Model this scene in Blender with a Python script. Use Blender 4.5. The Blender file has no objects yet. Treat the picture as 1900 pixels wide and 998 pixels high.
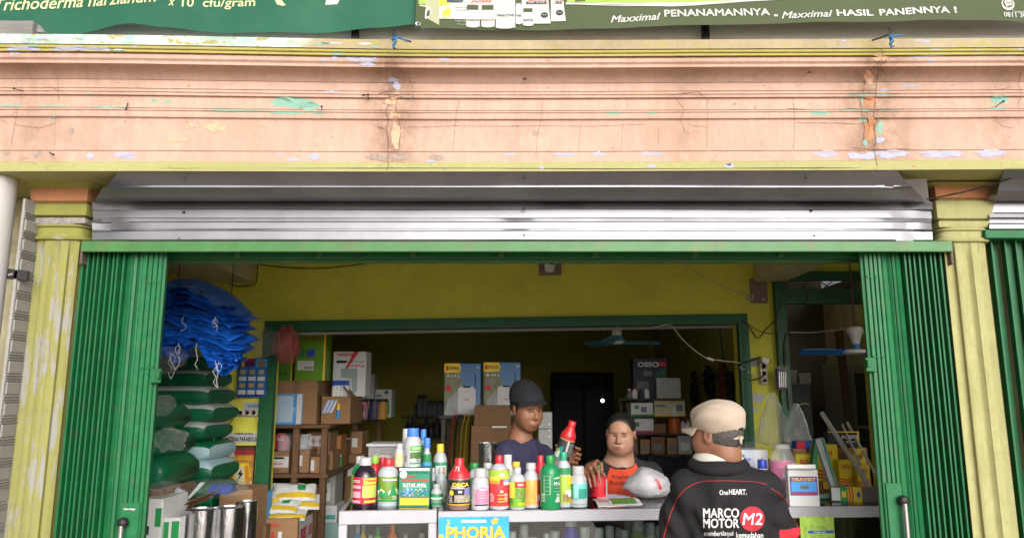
import bpy, bmesh, math, random
import numpy as np
from mathutils import Vector, Matrix, noise

# ------------------------------------------------------------------ camera, world, sun, exposure
S = bpy.context.scene
F_PX, TILT, CAM_H = 1370.0, math.radians(9.9), 1.6
cam_d = bpy.data.cameras.new('camera'); cam_d.sensor_width = 36.0; cam_d.lens = F_PX / 1900 * 36
cam_d.clip_start = 0.05; cam_d.clip_end = 2000
cam = bpy.data.objects.new('camera', cam_d); S.collection.objects.link(cam)
cam.location = (0, 0, CAM_H); cam.rotation_euler = (math.radians(90) + TILT, 0, 0)
S.camera = cam
SUN_EL, SUN_AZ = math.radians(20), math.radians(164)      # azimuth from +Y clockwise: the light comes from behind the camera
W = bpy.data.worlds.new('World'); S.world = W; W.use_nodes = True
wn, wl = W.node_tree.nodes, W.node_tree.links
wn.clear()
sky = wn.new('ShaderNodeTexSky'); sky.sky_type = 'NISHITA'; sky.sun_disc = False
sky.sun_elevation = SUN_EL; sky.sun_rotation = SUN_AZ
sky.air_density = 1.0; sky.dust_density = 6.0; sky.ozone_density = 1.0
hs = wn.new('ShaderNodeHueSaturation'); hs.inputs['Saturation'].default_value = 0.22   # hazy, overcast white sky
bg = wn.new('ShaderNodeBackground'); bg.inputs['Strength'].default_value = 0.10
wo = wn.new('ShaderNodeOutputWorld')
wl.new(sky.outputs[0], hs.inputs['Color']); wl.new(hs.outputs[0], bg.inputs['Color']); wl.new(bg.outputs[0], wo.inputs[0])
sun_d = bpy.data.lights.new('sun', 'SUN'); sun_d.energy = 1.5; sun_d.angle = math.radians(60); sun_d.color = (1, 0.96, 0.9)
sun = bpy.data.objects.new('sun', sun_d); S.collection.objects.link(sun)
_sd = Vector((math.sin(SUN_AZ) * math.cos(SUN_EL), math.cos(SUN_AZ) * math.cos(SUN_EL), math.sin(SUN_EL)))
sun.rotation_euler = (-_sd).to_track_quat('-Z', 'Y').to_euler()
S.view_settings.view_transform = 'Standard'; S.view_settings.look = 'None'
S.view_settings.gamma = 1; S.view_settings.use_curve_mapping = False
S.view_settings.exposure = 0.9
S.cycles.use_denoising = True
S.cycles.max_bounces = 10; S.cycles.diffuse_bounces = 6; S.cycles.transparent_max_bounces = 24
S.cycles.sample_clamp_indirect = 6

# ------------------------------------------------------------------ helpers
RND = random.Random(11)
ct, st = math.cos(TILT), math.sin(TILT)
def P(u, v, Y):
    """the point at depth Y that the photograph shows at pixel (u, v)"""
    a, b = (u - 950) / F_PX, (499 - v) / F_PX
    k = Y / (ct - b * st)
    return Vector((a * k, Y, CAM_H + k * (st + b * ct)))
def PZ(v, Y): return P(950, v, Y).z
def PX(u, v, Y): return P(u, v, Y).x
def PXZ(u, Y, z):
    zc = Y * ct + (z - CAM_H) * st
    return (u - 950) / F_PX * zc

def srgb(r, g, b):
    f = lambda c: (c / 255 / 12.92) if c / 255 <= 0.04045 else ((c / 255 + 0.055) / 1.055) ** 2.4
    return (f(r), f(g), f(b))

_mats = {}
def M(name, col=(.5, .5, .5), rough=.6, metal=0.0, var=.12, vs=9.0, bump=0.0, bs=70.0, dirt=None, coat=0.0, alpha=1.0,
      trans=0.0, spec=.5, sub=0.0, emit=None, ior=1.45, stretch=None, aniso=0.0):
    if name in _mats: return _mats[name]
    m = bpy.data.materials.new(name); m.use_nodes = True
    n, l = m.node_tree.nodes, m.node_tree.links
    p = n['Principled BSDF']
    p.inputs['Roughness'].default_value = rough; p.inputs['Metallic'].default_value = metal
    p.inputs['Specular IOR Level'].default_value = spec; p.inputs['IOR'].default_value = ior
    p.inputs['Coat Weight'].default_value = coat; p.inputs['Alpha'].default_value = alpha
    p.inputs['Transmission Weight'].default_value = trans
    if sub: p.inputs['Subsurface Weight'].default_value = sub; p.inputs['Subsurface Radius'].default_value = (.012, .005, .003)
    if emit:
        p.inputs['Emission Color'].default_value = (*emit[0], 1); p.inputs['Emission Strength'].default_value = emit[1]
    tc = n.new('ShaderNodeTexCoord'); src = tc.outputs['Object']
    if stretch:
        mp = n.new('ShaderNodeMapping'); mp.inputs['Scale'].default_value = stretch; l.new(src, mp.inputs[0]); src = mp.outputs[0]
    if var or dirt:
        nz = n.new('ShaderNodeTexNoise'); nz.inputs['Scale'].default_value = vs; nz.inputs['Detail'].default_value = 6; nz.inputs['Roughness'].default_value = .65
        l.new(src, nz.inputs['Vector'])
        mr = n.new('ShaderNodeMapRange'); mr.inputs[1].default_value = .25; mr.inputs[2].default_value = .75
        mr.inputs[3].default_value = 1 - var; mr.inputs[4].default_value = 1 + var
        l.new(nz.outputs[0], mr.inputs[0])
        mx = n.new('ShaderNodeMix'); mx.data_type = 'RGBA'; mx.blend_type = 'MULTIPLY'; mx.inputs[0].default_value = 1
        mx.inputs[6].default_value = (*col, 1); l.new(mr.outputs[0], mx.inputs[7]); out = mx.outputs[2]
        if dirt:
            dc, amt, ds = dirt
            n2 = n.new('ShaderNodeTexNoise'); n2.inputs['Scale'].default_value = ds; n2.inputs['Detail'].default_value = 8; n2.inputs['Roughness'].default_value = .7
            l.new(src, n2.inputs['Vector'])
            r2 = n.new('ShaderNodeMapRange'); r2.inputs[1].default_value = .52; r2.inputs[2].default_value = .72; r2.inputs[4].default_value = amt
            l.new(n2.outputs[0], r2.inputs[0])
            m2 = n.new('ShaderNodeMix'); m2.data_type = 'RGBA'; l.new(r2.outputs[0], m2.inputs[0]); l.new(out, m2.inputs[6]); m2.inputs[7].default_value = (*dc, 1)
            out = m2.outputs[2]
        l.new(out, p.inputs['Base Color'])
    else: p.inputs['Base Color'].default_value = (*col, 1)
    if bump:
        nb = n.new('ShaderNodeTexNoise'); nb.inputs['Scale'].default_value = bs; nb.inputs['Detail'].default_value = 5
        l.new(src, nb.inputs['Vector'])
        bp = n.new('ShaderNodeBump'); bp.inputs['Strength'].default_value = bump; bp.inputs['Distance'].default_value = .01
        l.new(nb.outputs[0], bp.inputs['Height']); l.new(bp.outputs[0], p.inputs['Normal'])
    _mats[name] = m
    return m

class G:
    """collects faces; build() links them as one mesh object"""
    def __init__(s): s.v, s.f, s.m = [], [], []
    def add(s, vs, fs, mi=0):
        o = len(s.v); s.v += [tuple(p) for p in vs]; s.f += [tuple(i + o for i in q) for q in fs]; s.m += [mi] * len(fs); return s
    def box(s, lo, hi, c=0.0, mi=0):
        x0, y0, z0 = lo; x1, y1, z1 = hi
        c = min(c, (x1 - x0) * .45, (y1 - y0) * .45, (z1 - z0) * .45)
        if c <= 0:
            return s.add([(x, y, z) for z in (z0, z1) for y in (y0, y1) for x in (x0, x1)],
                         [(0, 2, 3, 1), (4, 5, 7, 6), (0, 1, 5, 4), (2, 6, 7, 3), (0, 4, 6, 2), (1, 3, 7, 5)], mi)
        vs, ix = [], {}
        for i in (0, 1):
            for j in (0, 1):
                for k in (0, 1):
                    X, Y, Z = (x0, x1)[i], (y0, y1)[j], (z0, z1)[k]
                    dx, dy, dz = (c, -c)[i], (c, -c)[j], (c, -c)[k]
                    for a, p in enumerate(((X, Y + dy, Z + dz), (X + dx, Y, Z + dz), (X + dx, Y + dy, Z))):
                        ix[i, j, k, a] = len(vs); vs.append(p)
        I = ix
        fs = []
        for i in (0, 1):
            q = [I[i, 0, 0, 0], I[i, 1, 0, 0], I[i, 1, 1, 0], I[i, 0, 1, 0]]; fs.append(q[::-1] if i == 0 else q)
            q = [I[0, i, 0, 1], I[1, i, 0, 1], I[1, i, 1, 1], I[0, i, 1, 1]]; fs.append(q if i == 0 else q[::-1])
            q = [I[0, 0, i, 2], I[1, 0, i, 2], I[1, 1, i, 2], I[0, 1, i, 2]]; fs.append(q[::-1] if i == 0 else q)
        for a in (0, 1):
            for b in (0, 1):
                fs.append([I[a, b, 0, 0], I[a, b, 1, 0], I[a, b, 1, 1], I[a, b, 0, 1]])
                fs.append([I[a, 0, b, 0], I[a, 1, b, 0], I[a, 1, b, 2], I[a, 0, b, 2]])
                fs.append([I[0, a, b, 1], I[1, a, b, 1], I[1, a, b, 2], I[0, a, b, 2]])
                for k in (0, 1): fs.append([I[a, b, k, 0], I[a, b, k, 1], I[a, b, k, 2]])
        return s.add(vs, fs, mi)
    def lathe(s, prof, n=20, c=(0, 0, 0), mi=0, cap=True, fn=None, ang=(0, 2 * math.pi)):
        full = abs(ang[1] - ang[0] - 2 * math.pi) < 1e-6
        m = n if full else n + 1
        vs = []
        for r, z in prof:
            for i in range(m):
                a = ang[0] + (ang[1] - ang[0]) * i / n
                k = r * (fn(a, z) if fn else 1)
                vs.append((c[0] + k * math.sin(a), c[1] - k * math.cos(a), c[2] + z))
        fs = []
        for j in range(len(prof) - 1):
            for i in range(n):
                i2 = (i + 1) % m if full else i + 1
                fs.append((j * m + i, j * m + i2, (j + 1) * m + i2, (j + 1) * m + i))
        if cap and full:
            fs.append(tuple(range(m))[::-1]); fs.append(tuple((len(prof) - 1) * m + i for i in range(m)))
        return s.add(vs, fs, mi)
    def tube(s, pts, r, n=8, mi=0, cap=True):
        pts = [Vector(p) for p in pts]; N = len(pts)
        rs = r if isinstance(r, (list, tuple)) else [r] * N
        vs = []; up = None
        for i, p in enumerate(pts):
            t = (pts[min(i + 1, N - 1)] - pts[max(i - 1, 0)])
            if t.length < 1e-9: t = Vector((0, 0, 1))
            t.normalize()
            if up is None: up = t.orthogonal().normalized()
            else:
                up = up - t * up.dot(t)
                up = up.normalized() if up.length > 1e-6 else t.orthogonal().normalized()
            b = t.cross(up)
            for k in range(n):
                a = 2 * math.pi * k / n
                vs.append(p + (up * math.cos(a) + b * math.sin(a)) * rs[i])
        fs = [(i * n + k, i * n + (k + 1) % n, (i + 1) * n + (k + 1) % n, (i + 1) * n + k) for i in range(N - 1) for k in range(n)]
        if cap: fs += [tuple(range(n))[::-1], tuple((N - 1) * n + k for k in range(n))]
        return s.add(vs, fs, mi)
    def grid(s, nu, nv, fn, mi=0):
        vs = [fn(i / (nu - 1), j / (nv - 1)) for j in range(nv) for i in range(nu)]
        fs = [(j * nu + i, j * nu + i + 1, (j + 1) * nu + i + 1, (j + 1) * nu + i) for j in range(nv - 1) for i in range(nu - 1)]
        return s.add(vs, fs, mi)
    def slab(s, nu, nv, fn, th):
        """a closed sheet: front fn(a,b), back moved by vector th"""
        th = Vector(th)
        A = [Vector(fn(i / (nu - 1), j / (nv - 1))) for j in range(nv) for i in range(nu)]
        n = len(A)
        fs = []
        for j in range(nv - 1):
            for i in range(nu - 1):
                q = (j * nu + i, j * nu + i + 1, (j + 1) * nu + i + 1, (j + 1) * nu + i)
                fs.append(q); fs.append(tuple(k + n for k in q[::-1]))
        rim = [i for i in range(nu)] + [j * nu + nu - 1 for j in range(1, nv)] + [(nv - 1) * nu + i for i in range(nu - 2, -1, -1)] + [j * nu for j in range(nv - 2, 0, -1)]
        for a, b in zip(rim, rim[1:] + rim[:1]): fs.append((b, a, a + n, b + n))
        return s.add(A + [p + th for p in A], fs)
    def extrude(s, poly, d, mi=0):
        """closed polygon (3D points) pushed by vector d"""
        d = Vector(d); n = len(poly)
        vs = [Vector(p) for p in poly] + [Vector(p) + d for p in poly]
        fs = [tuple(range(n)), tuple(range(2 * n - 1, n - 1, -1))] + [((i + 1) % n, i, n + i, n + (i + 1) % n) for i in range(n)]
        return s.add(vs, fs, mi)
    def sphere(s, c, r, n=12, m=8, sc=(1, 1, 1), mi=0):
        prof = [(r * math.sin(math.pi * j / m) if 0 < j < m else 1e-4, -r * math.cos(math.pi * j / m)) for j in range(m + 1)]
        o = len(s.v); s.lathe(prof, n, (0, 0, 0), mi)
        for i in range(o, len(s.v)):
            x, y, z = s.v[i]; s.v[i] = (c[0] + x * sc[0], c[1] + y * sc[1], c[2] + z * sc[2])
        return s
    def build(s, name, mats, parent=None, loc=None, rot=None, smooth=None, fix=True):
        me = bpy.data.meshes.new(name); me.from_pydata(s.v, [], s.f)
        for m in (mats if isinstance(mats, (list, tuple)) else [mats]): me.materials.append(m)
        if any(s.m): me.polygons.foreach_set('material_index', s.m)
        if fix:
            bm = bmesh.new(); bm.from_mesh(me); bmesh.ops.recalc_face_normals(bm, faces=bm.faces); bm.to_mesh(me); bm.free()
        if smooth is not None:
            me.shade_smooth(); me.set_sharp_from_angle(angle=math.radians(smooth))
        me.update()
        return link(name, me, parent, loc, rot)

def link(name, data, parent=None, loc=None, rot=None):
    o = bpy.data.objects.new(name, data); S.collection.objects.link(o)
    if parent: o.parent = parent
    if loc is not None: o.location = loc
    if rot is not None: o.rotation_euler = rot
    return o
def tag(o, label, cat=None, group=None, kind=None):
    o['label'] = label
    if cat: o['category'] = cat
    if group: o['group'] = group
    if kind: o['kind'] = kind
    return o
def thing(name, label, cat, loc=(0, 0, 0), rot=(0, 0, 0), group=None):
    return tag(link(name, None, None, loc, rot), label, cat, group)
def structure(o): o['kind'] = 'structure'; return o
def world_child(o, parent):
    """parents o, built in world coordinates, under a moved thing"""
    o.parent = parent; o.matrix_parent_inverse = parent.matrix_basis.inverted()
    return o

def text(s, size, mat, parent, loc=(0, 0, 0), rot=(math.pi / 2, 0, 0), bold=0.0, shear=0.0, wrap=None, fit=None, align='CENTER', name='lettering', fn=None, space=1.0, thick=0.0):
    """flat printed lettering; local x right, y up; wrap = radius of the bottle it is printed round; fit = (width, height)"""
    c = bpy.data.curves.new('t', 'FONT'); c.body = s; c.size = size; c.align_x = align; c.align_y = 'CENTER'
    soft = bold > 0 and 'M' in s.upper()          # this letter breaks when its outline is fattened: thicken it by offset copies instead
    c.offset = 0 if soft else bold * size; c.shear = shear; c.resolution_u = 3; c.space_character = space; c.extrude = thick
    o = bpy.data.objects.new('t', c)
    me = bpy.data.meshes.new_from_object(o)
    bpy.data.objects.remove(o); bpy.data.curves.remove(c)
    co = np.zeros(len(me.vertices) * 3); me.vertices.foreach_get('co', co); co = co.reshape(-1, 3)
    if len(co) == 0: return None
    if fit:
        lo, hi = co.min(0), co.max(0)
        for k in (0, 1):
            if fit[k] and hi[k] > lo[k]: co[:, k] = ((co[:, k] - lo[k]) / (hi[k] - lo[k]) - .5) * fit[k]
    if soft:
        b_ = bmesh.new(); b_.from_mesh(me); n0 = len(co); d_ = bold * size * .8; kz = 0.0
        if fit and fit[0]: d_ = min(d_, fit[0] / max(3, len(s)) * .06)
        sh_ = [(0, 0), (d_, 0), (-d_, 0), (0, d_), (0, -d_)]
        fcs = [[v.index for v in f.verts] for f in b_.faces]; b_.free()
        co = np.concatenate([co + np.array([dx, dy, i * .00012]) for i, (dx, dy) in enumerate(sh_)])
        me = bpy.data.meshes.new(name); me.from_pydata([tuple(p) for p in co], [], [[i + n0 * k for i in f] for k in range(5) for f in fcs])
    if wrap:
        bm = bmesh.new()
        a = co[:, 0] / wrap
        z = co[:, 2].copy()
        co = np.stack([np.sin(a) * (wrap + z), -np.cos(a) * (wrap + z), co[:, 1]], 1)
        rot = (0, 0, rot[2] if len(rot) == 3 else 0)
        bm.free()
    if fn: co = np.array([fn(*p) for p in co])
    me.vertices.foreach_set('co', co.ravel().astype(np.float32)); me.update()
    me.materials.clear(); me.materials.append(mat)
    me.name = name
    return link(name, me, parent, loc, rot)

def smoothstep(a, b, x):
    t = max(0, min(1, (x - a) / (b - a))); return t * t * (3 - 2 * t)
def nz(x, y=0, z=0): return noise.noise(Vector((x, y, z)))
def blob(rng, cx, cz, rx, rz, n=22, rag=.35):
    ph = rng.random() * 50
    return [(cx + rx * math.cos(a) * k, cz + rz * math.sin(a) * k) for a in [2 * math.pi * i / n for i in range(n)]
            for k in [1 + rag * nz(math.cos(a) * 1.7 + ph, math.sin(a) * 1.7) + rag * .6 * nz(math.cos(a) * 5 + ph, math.sin(a) * 5, 3)]]

# ------------------------------------------------------------------ shared materials
PEACH = srgb(226, 148, 108)
m_green = M('gate_green', (.007, .112, .036), .5, var=.22, vs=14, dirt=((.06, .07, .04), .6, 26), spec=.35)
m_green_lt = M('gate_green_light', (.012, .132, .046), .5, var=.22, vs=16, dirt=((.09, .10, .06), .6, 28), spec=.35)
m_rail = M('rail_green', (.043, .160, .043), .45, var=.2, vs=12, dirt=((.16, .10, .05), .5, 9))
m_frame = M('frame_green', (.012, .115, .04), .45, var=.25, vs=20, dirt=((.01, .04, .02), .5, 14))
m_yellow = M('wall_yellow', (.79, .77, .10), .85, var=.12, vs=3, bump=.25, bs=50, dirt=((.58, .54, .14), .45, 7))
m_steel = M('bright_steel', (.75, .75, .76), .25, 1, var=.1)
m_black = M('black_rubber', (.012, .012, .014), .5)
m_dark = M('dark_plastic', (.02, .02, .022), .45)
m_white = M('white_plastic', (.78, .78, .77), .35, var=.05)
m_ink = M('ink_black', (.015, .015, .02), .6, var=0)
m_inkw = M('ink_white', (.70, .70, .70), .5, var=0)
m_inkr = M('ink_red', (.55, .02, .03), .5, var=0)
m_inky = M('ink_yellow', (.85, .55, .03), .5, var=0)
m_inkg = M('ink_green', (.02, .25, .07), .5, var=0)
m_inkb = M('ink_blue', (.02, .08, .45), .5, var=0)
m_inklb = M('ink_light_blue', (.06, .30, .70), .5, var=0)
m_card = M('cardboard', (.30, .17, .085), .85, var=.12, vs=6, bump=.1, bs=40, stretch=(1, 1, 6))
m_card_dk = M('cardboard_dark', (.20, .11, .055), .85, var=.15, vs=6, bump=.1, bs=40)
m_wood = M('old_wood', (.16, .085, .045), .8, var=.35, vs=7, bump=.3, bs=30, stretch=(6, 6, .7))
m_wood_h = M('old_wood_board', (.15, .08, .042), .8, var=.35, vs=7, bump=.3, bs=30, stretch=(.7, 6, 6))
m_clear = M('clear_film', (.85, .88, .9), .18, var=.1, alpha=.22, spec=.8)
m_paper = M('white_paper', (.62, .63, .64), .7, var=.06)
# ------------------------------------------------------------------ the setting
YB = 5.6            # back wall of the shop room
ZF = 0.12           # shop floor
def paving_mat():
    m = bpy.data.materials.new('paving'); m.use_nodes = True; n, l = m.node_tree.nodes, m.node_tree.links; p = n['Principled BSDF']
    tc = n.new('ShaderNodeTexCoord'); br = n.new('ShaderNodeTexBrick'); l.new(tc.outputs['Object'], br.inputs[0])
    br.inputs['Color1'].default_value = (.40, .33, .27, 1); br.inputs['Color2'].default_value = (.46, .34, .26, 1); br.inputs['Mortar'].default_value = (.10, .085, .07, 1)
    br.inputs['Scale'].default_value = 1; br.inputs['Brick Width'].default_value = .21; br.inputs['Row Height'].default_value = .105; br.inputs['Mortar Size'].default_value = .007
    nzz = n.new('ShaderNodeTexNoise'); nzz.inputs['Scale'].default_value = 1.3; nzz.inputs['Detail'].default_value = 8; l.new(tc.outputs['Object'], nzz.inputs[0])
    mr = n.new('ShaderNodeMapRange'); mr.inputs[3].default_value = .6; mr.inputs[4].default_value = 1.4; l.new(nzz.outputs[0], mr.inputs[0])
    mx = n.new('ShaderNodeMix'); mx.data_type = 'RGBA'; mx.blend_type = 'MULTIPLY'; mx.inputs[0].default_value = 1
    l.new(br.outputs[0], mx.inputs[6]); l.new(mr.outputs[0], mx.inputs[7]); l.new(mx.outputs[2], p.inputs['Base Color'])
    bp = n.new('ShaderNodeBump'); bp.inputs['Strength'].default_value = .6; bp.inputs['Distance'].default_value = .01; bp.invert = True
    l.new(br.outputs['Fac'], bp.inputs['Height']); l.new(bp.outputs[0], p.inputs['Normal']); p.inputs['Roughness'].default_value = .85
    return m
g = G(); g.add([(-400, -800, 0), (400, -800, 0), (400, 300, 0), (-400, 300, 0)], [(0, 1, 2, 3)])
tag(structure(g.build('ground', paving_mat())), 'brick paving of the forecourt in front of the shop')
m_tile = M('floor_tile', (.50, .48, .44), .35, var=.15, vs=2)
g = G(); g.box((-3.0, 3.25, .004), (3.3, 10.2, ZF), .01)
tag(structure(g.build('shop_floor', m_tile)), 'raised tiled floor of the shop')
m_ceil = M('ceiling_plaster', (.76, .74, .62), .9, var=.15, vs=3)
ZC = 2.66
g = G(); g.box((-3.0, 3.42, ZC), (3.3, YB + .16, ZC + .12)); structure(g.build('ceiling', m_ceil))
m_side = M('side_wall', (.56, .52, .34), .9, var=.25, vs=4, bump=.3, dirt=((.2, .18, .14), .7, 5))
g = G(); g.box((-2.95, 3.45, ZF), (-2.8, YB, ZC)); structure(g.build('wall_left', m_side))
g = G(); g.box((3.05, 3.45, ZF), (3.2, 10.05, ZC)); structure(g.build('wall_right', m_side))
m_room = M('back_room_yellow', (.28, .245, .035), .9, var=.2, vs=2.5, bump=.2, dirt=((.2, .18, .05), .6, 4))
g = G(); g.box((-3.0, 10.0, ZF), (3.3, 10.15, 3.0)); structure(g.build('wall_far', m_room))
g = G(); g.box((-2.5, YB + .16, ZF), (-2.35, 10.0, 3.0)); structure(g.build('wall_back_room_left', m_room))
g = G(); g.box((1.93, YB + .16, ZF), (2.03, 9.99, 3.0)); structure(g.build('wall_back_room_right', m_room))
g = G(); g.box((-3.0, YB + .165, 3.0), (3.3, 10.15, 3.1)); structure(g.build('ceiling_back_room', m_ceil))

# yellow partition with the wide opening and the doorway (corner points taken from the photo)
oL, oR = PX(508, 640, YB), PX(1372, 640, YB)            # opening edges
oTL, oTR = PZ(606, YB), PZ(592, YB)
dL, dR, dT = PX(1447, 600, YB), 2.72, PZ(514, YB)       # doorway
zc = ZC + .1
g = G()
def wallpiece(pts): g.extrude([(x, YB, z) for x, z in pts], (0, .15, 0))
wallpiece([(-2.9, ZF), (oL, ZF), (oL, zc), (-2.9, zc)])
wallpiece([(oL, oTL), (oR, oTR), (oR, zc), (oL, zc)])
wallpiece([(oR, ZF), (dL, ZF), (dL, zc), (oR, zc)])
wallpiece([(dL, dT), (dR, dT), (dR, zc), (dL, zc)])
wallpiece([(dR, ZF), (3.05, ZF), (3.05, zc), (dR, zc)])
tag(structure(g.build('wall_partition', m_yellow)), 'yellow painted partition wall with wide opening and doorway')
# concrete beams under the ceiling
m_beam = M('beam_plaster', (.52, .48, .28), .9, var=.15, vs=4, bump=.2)
for u0, u1, nm in ((410, 476, 0), (1397, 1475, 1)):
    if nm == 0: x0, x1 = PX(402, 520, YB) - .2, PX(474, 520, YB)
    else: x0, x1 = PX(1398, 520, YB), PX(1398, 520, YB) + .24
    g = G(); g.box((x0, 3.46, PZ(524, YB)), (x1, YB - .002, ZC - .002), .012)
    structure(g.build('ceiling_beam', m_beam))

# green frame of the wide opening
def bar(p, q, w, d, y0):
    """flat bar from p to q (x,z) in the plane y0, width w, depth d towards the viewer"""
    a, b = Vector((p[0], 0, p[1])), Vector((q[0], 0, q[1])); t = (b - a).normalized(); nrm = Vector((-t.z, 0, t.x)) * (w / 2)
    return [(x.x, y0, x.z) for x in (a - nrm, b - nrm, b + nrm, a + nrm)], (0, -d, 0)
fr = thing('opening_frame', 'long green painted timber frame around the wide dark opening', 'door frame', ((oL + oR) / 2, YB, ZF))
for nm, p, q, w, d in (('head_member', (oL - .06, oTL + .0), (oR + .055, oTR + .0), .075, .05),
                       ('jamb', (oL - .015, ZF), (oL - .015, oTL - .04), .10, .06), ('jamb', (oR + .02, ZF), (oR + .02, oTR - .04), .075, .06)):
    g = G(); g.extrude(*bar(p, q, w, d, YB - .002)); world_child(g.build(nm, m_frame), fr)
g = G(); g.extrude(*bar((oL + .03, oTL - .052), (oR - .03, oTR - .052), .02, .02, YB + .06)); world_child(g.build('inner_strip', M('grey_strip', (.3, .3, .27), .7)), fr)
# beaded moulding on the right jamb
for i in range(60):
    z = ZF + .5 + i * .026
    if z > oTR - .08: break
    g = G(); g.box((oR + .0, YB - .072, z), (oR + .026, YB - .063, z + .016), .004); world_child(g.build('bead', m_frame), fr)
# doorway on the right
dr = thing('door_frame', 'green door frame with glazed transom at the right of the room', 'door frame', ((dL + dR) / 2, YB, ZF))
tr0, tr1 = PZ(540, YB), PZ(568, YB)
for nm, p, q, w, d in (('head_member', (dL - .04, dT + .0), (dR + .03, dT + .0), .07, .05),
                       ('transom', (dL + .03, (PZ(537, YB) + PZ(555, YB)) / 2), (dR - .03, (PZ(537, YB) + PZ(555, YB)) / 2), .072, .04),
                       ('transom', (dL + .03, PZ(559, YB)), (dR - .03, PZ(559, YB)), .05, .055),
                       ('jamb', (dL - .005, ZF), (dL - .005, dT - .037), .075, .06), ('jamb', (dR, ZF), (dR, dT - .037), .07, .06),
                       ('stop', (dL + .05, ZF), (dL + .05, PZ(564, YB)), .03, .03)):
    g = G(); g.extrude(*bar(p, q, w, d, YB - .002 + (.05 if nm == 'stop' else 0))); world_child(g.build(nm, m_frame), dr)
g = G(); g.box((dL + .03, YB + .05, PZ(538, YB)), (dR - .03, YB + .056, dT - .03)); world_child(g.build('pane', M('transom_glass', (.1, .13, .12), .08, alpha=.45, var=.2)), dr)
g = G()
for i in range(7):
    x = dL + .07 + i * .09
    g.tube([(x, YB + .02, PZ(538, YB)), (x + .09 * (1 if i % 2 else -1), YB + .02, dT - .03)], .004, 5)
world_child(g.build('grille', M('rust_iron', (.06, .04, .03), .7)), dr)

# ------------------------------------------------------------------ moulded concrete beam
XB = 4.2
def beam_warp(x, z, zb):
    """the beam is not quite straight: it grows a little taller to the left and climbs a little to the right"""
    return z + (.028 * smoothstep(0, 2.4, -x) * (z - zb) / .5 if x < 0 else .010 * smoothstep(0, 2.4, x)) + .003 * nz(x * .9, 3)
BP = [  # (v in the photo at u=950, depth, material)  0 cap 1 yellow 2 peach 3 lime
    (75, 2.80, 0), (92, 2.80, 0), (92.6, 2.815, 1), (94, 2.808, 1), (97, 2.806, 1), (99, 2.81, 1), (100, 2.822, 1), (101.5, 2.815, 1), (105, 2.815, 1), (106, 2.835, 1),
    (107.5, 2.84, 2), (110, 2.828, 2), (116, 2.83, 2), (121, 2.845, 2), (122, 2.838, 2), (126, 2.838, 2), (127, 2.858, 2), (132, 2.885, 2), (138, 2.915, 2), (146, 2.945, 2), (154.5, 2.965, 2),
    (155.3, 2.972, 2), (156, 2.966, 2), (170, 2.966, 2), (170.8, 2.974, 2), (172, 2.966, 2), (176, 2.967, 2), (177, 2.976, 2), (178.4, 2.968, 2), (182, 2.97, 2), (183.6, 2.988, 2), (205, 2.99, 2), (206, 2.998, 2),
    (206.8, 2.984, 2), (209, 2.98, 2), (210, 2.988, 2), (216, 2.986, 2), (221, 2.99, 2), (223.5, 3.006, 2), (225, 3.008, 2), (281, 3.01, 2), (282, 3.018, 2), (283.4, 3.004, 2), (286, 3.004, 2), (301, 3.003, 2), (301.8, 2.993, 3), (318, 2.993, 3)]
BP = [(v, 3.01 - (3.01 - Y) * .62, m_) for v, Y, m_ in BP]
prof = [(Y, PZ(v, Y)) for v, Y, _ in BP]
ZBB = prof[-1][1]; ZBT = prof[0][1]
def beam_at(u, v):
    """surface point of the beam at a photo pixel"""
    for (v0, Y0, _), (v1, Y1, _) in zip(BP, BP[1:]):
        if v0 <= v <= v1:
            k = (v - v0) / max(1e-6, v1 - v0); Y = Y0 + (Y1 - Y0) * k
            p = P(u, v, Y); z = PZ(v0, Y0) + (PZ(v1, Y1) - PZ(v0, Y0)) * k
            return Vector((p.x, Y, beam_warp(p.x, z, ZBB)))
    return P(u, v, 3.0)
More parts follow.
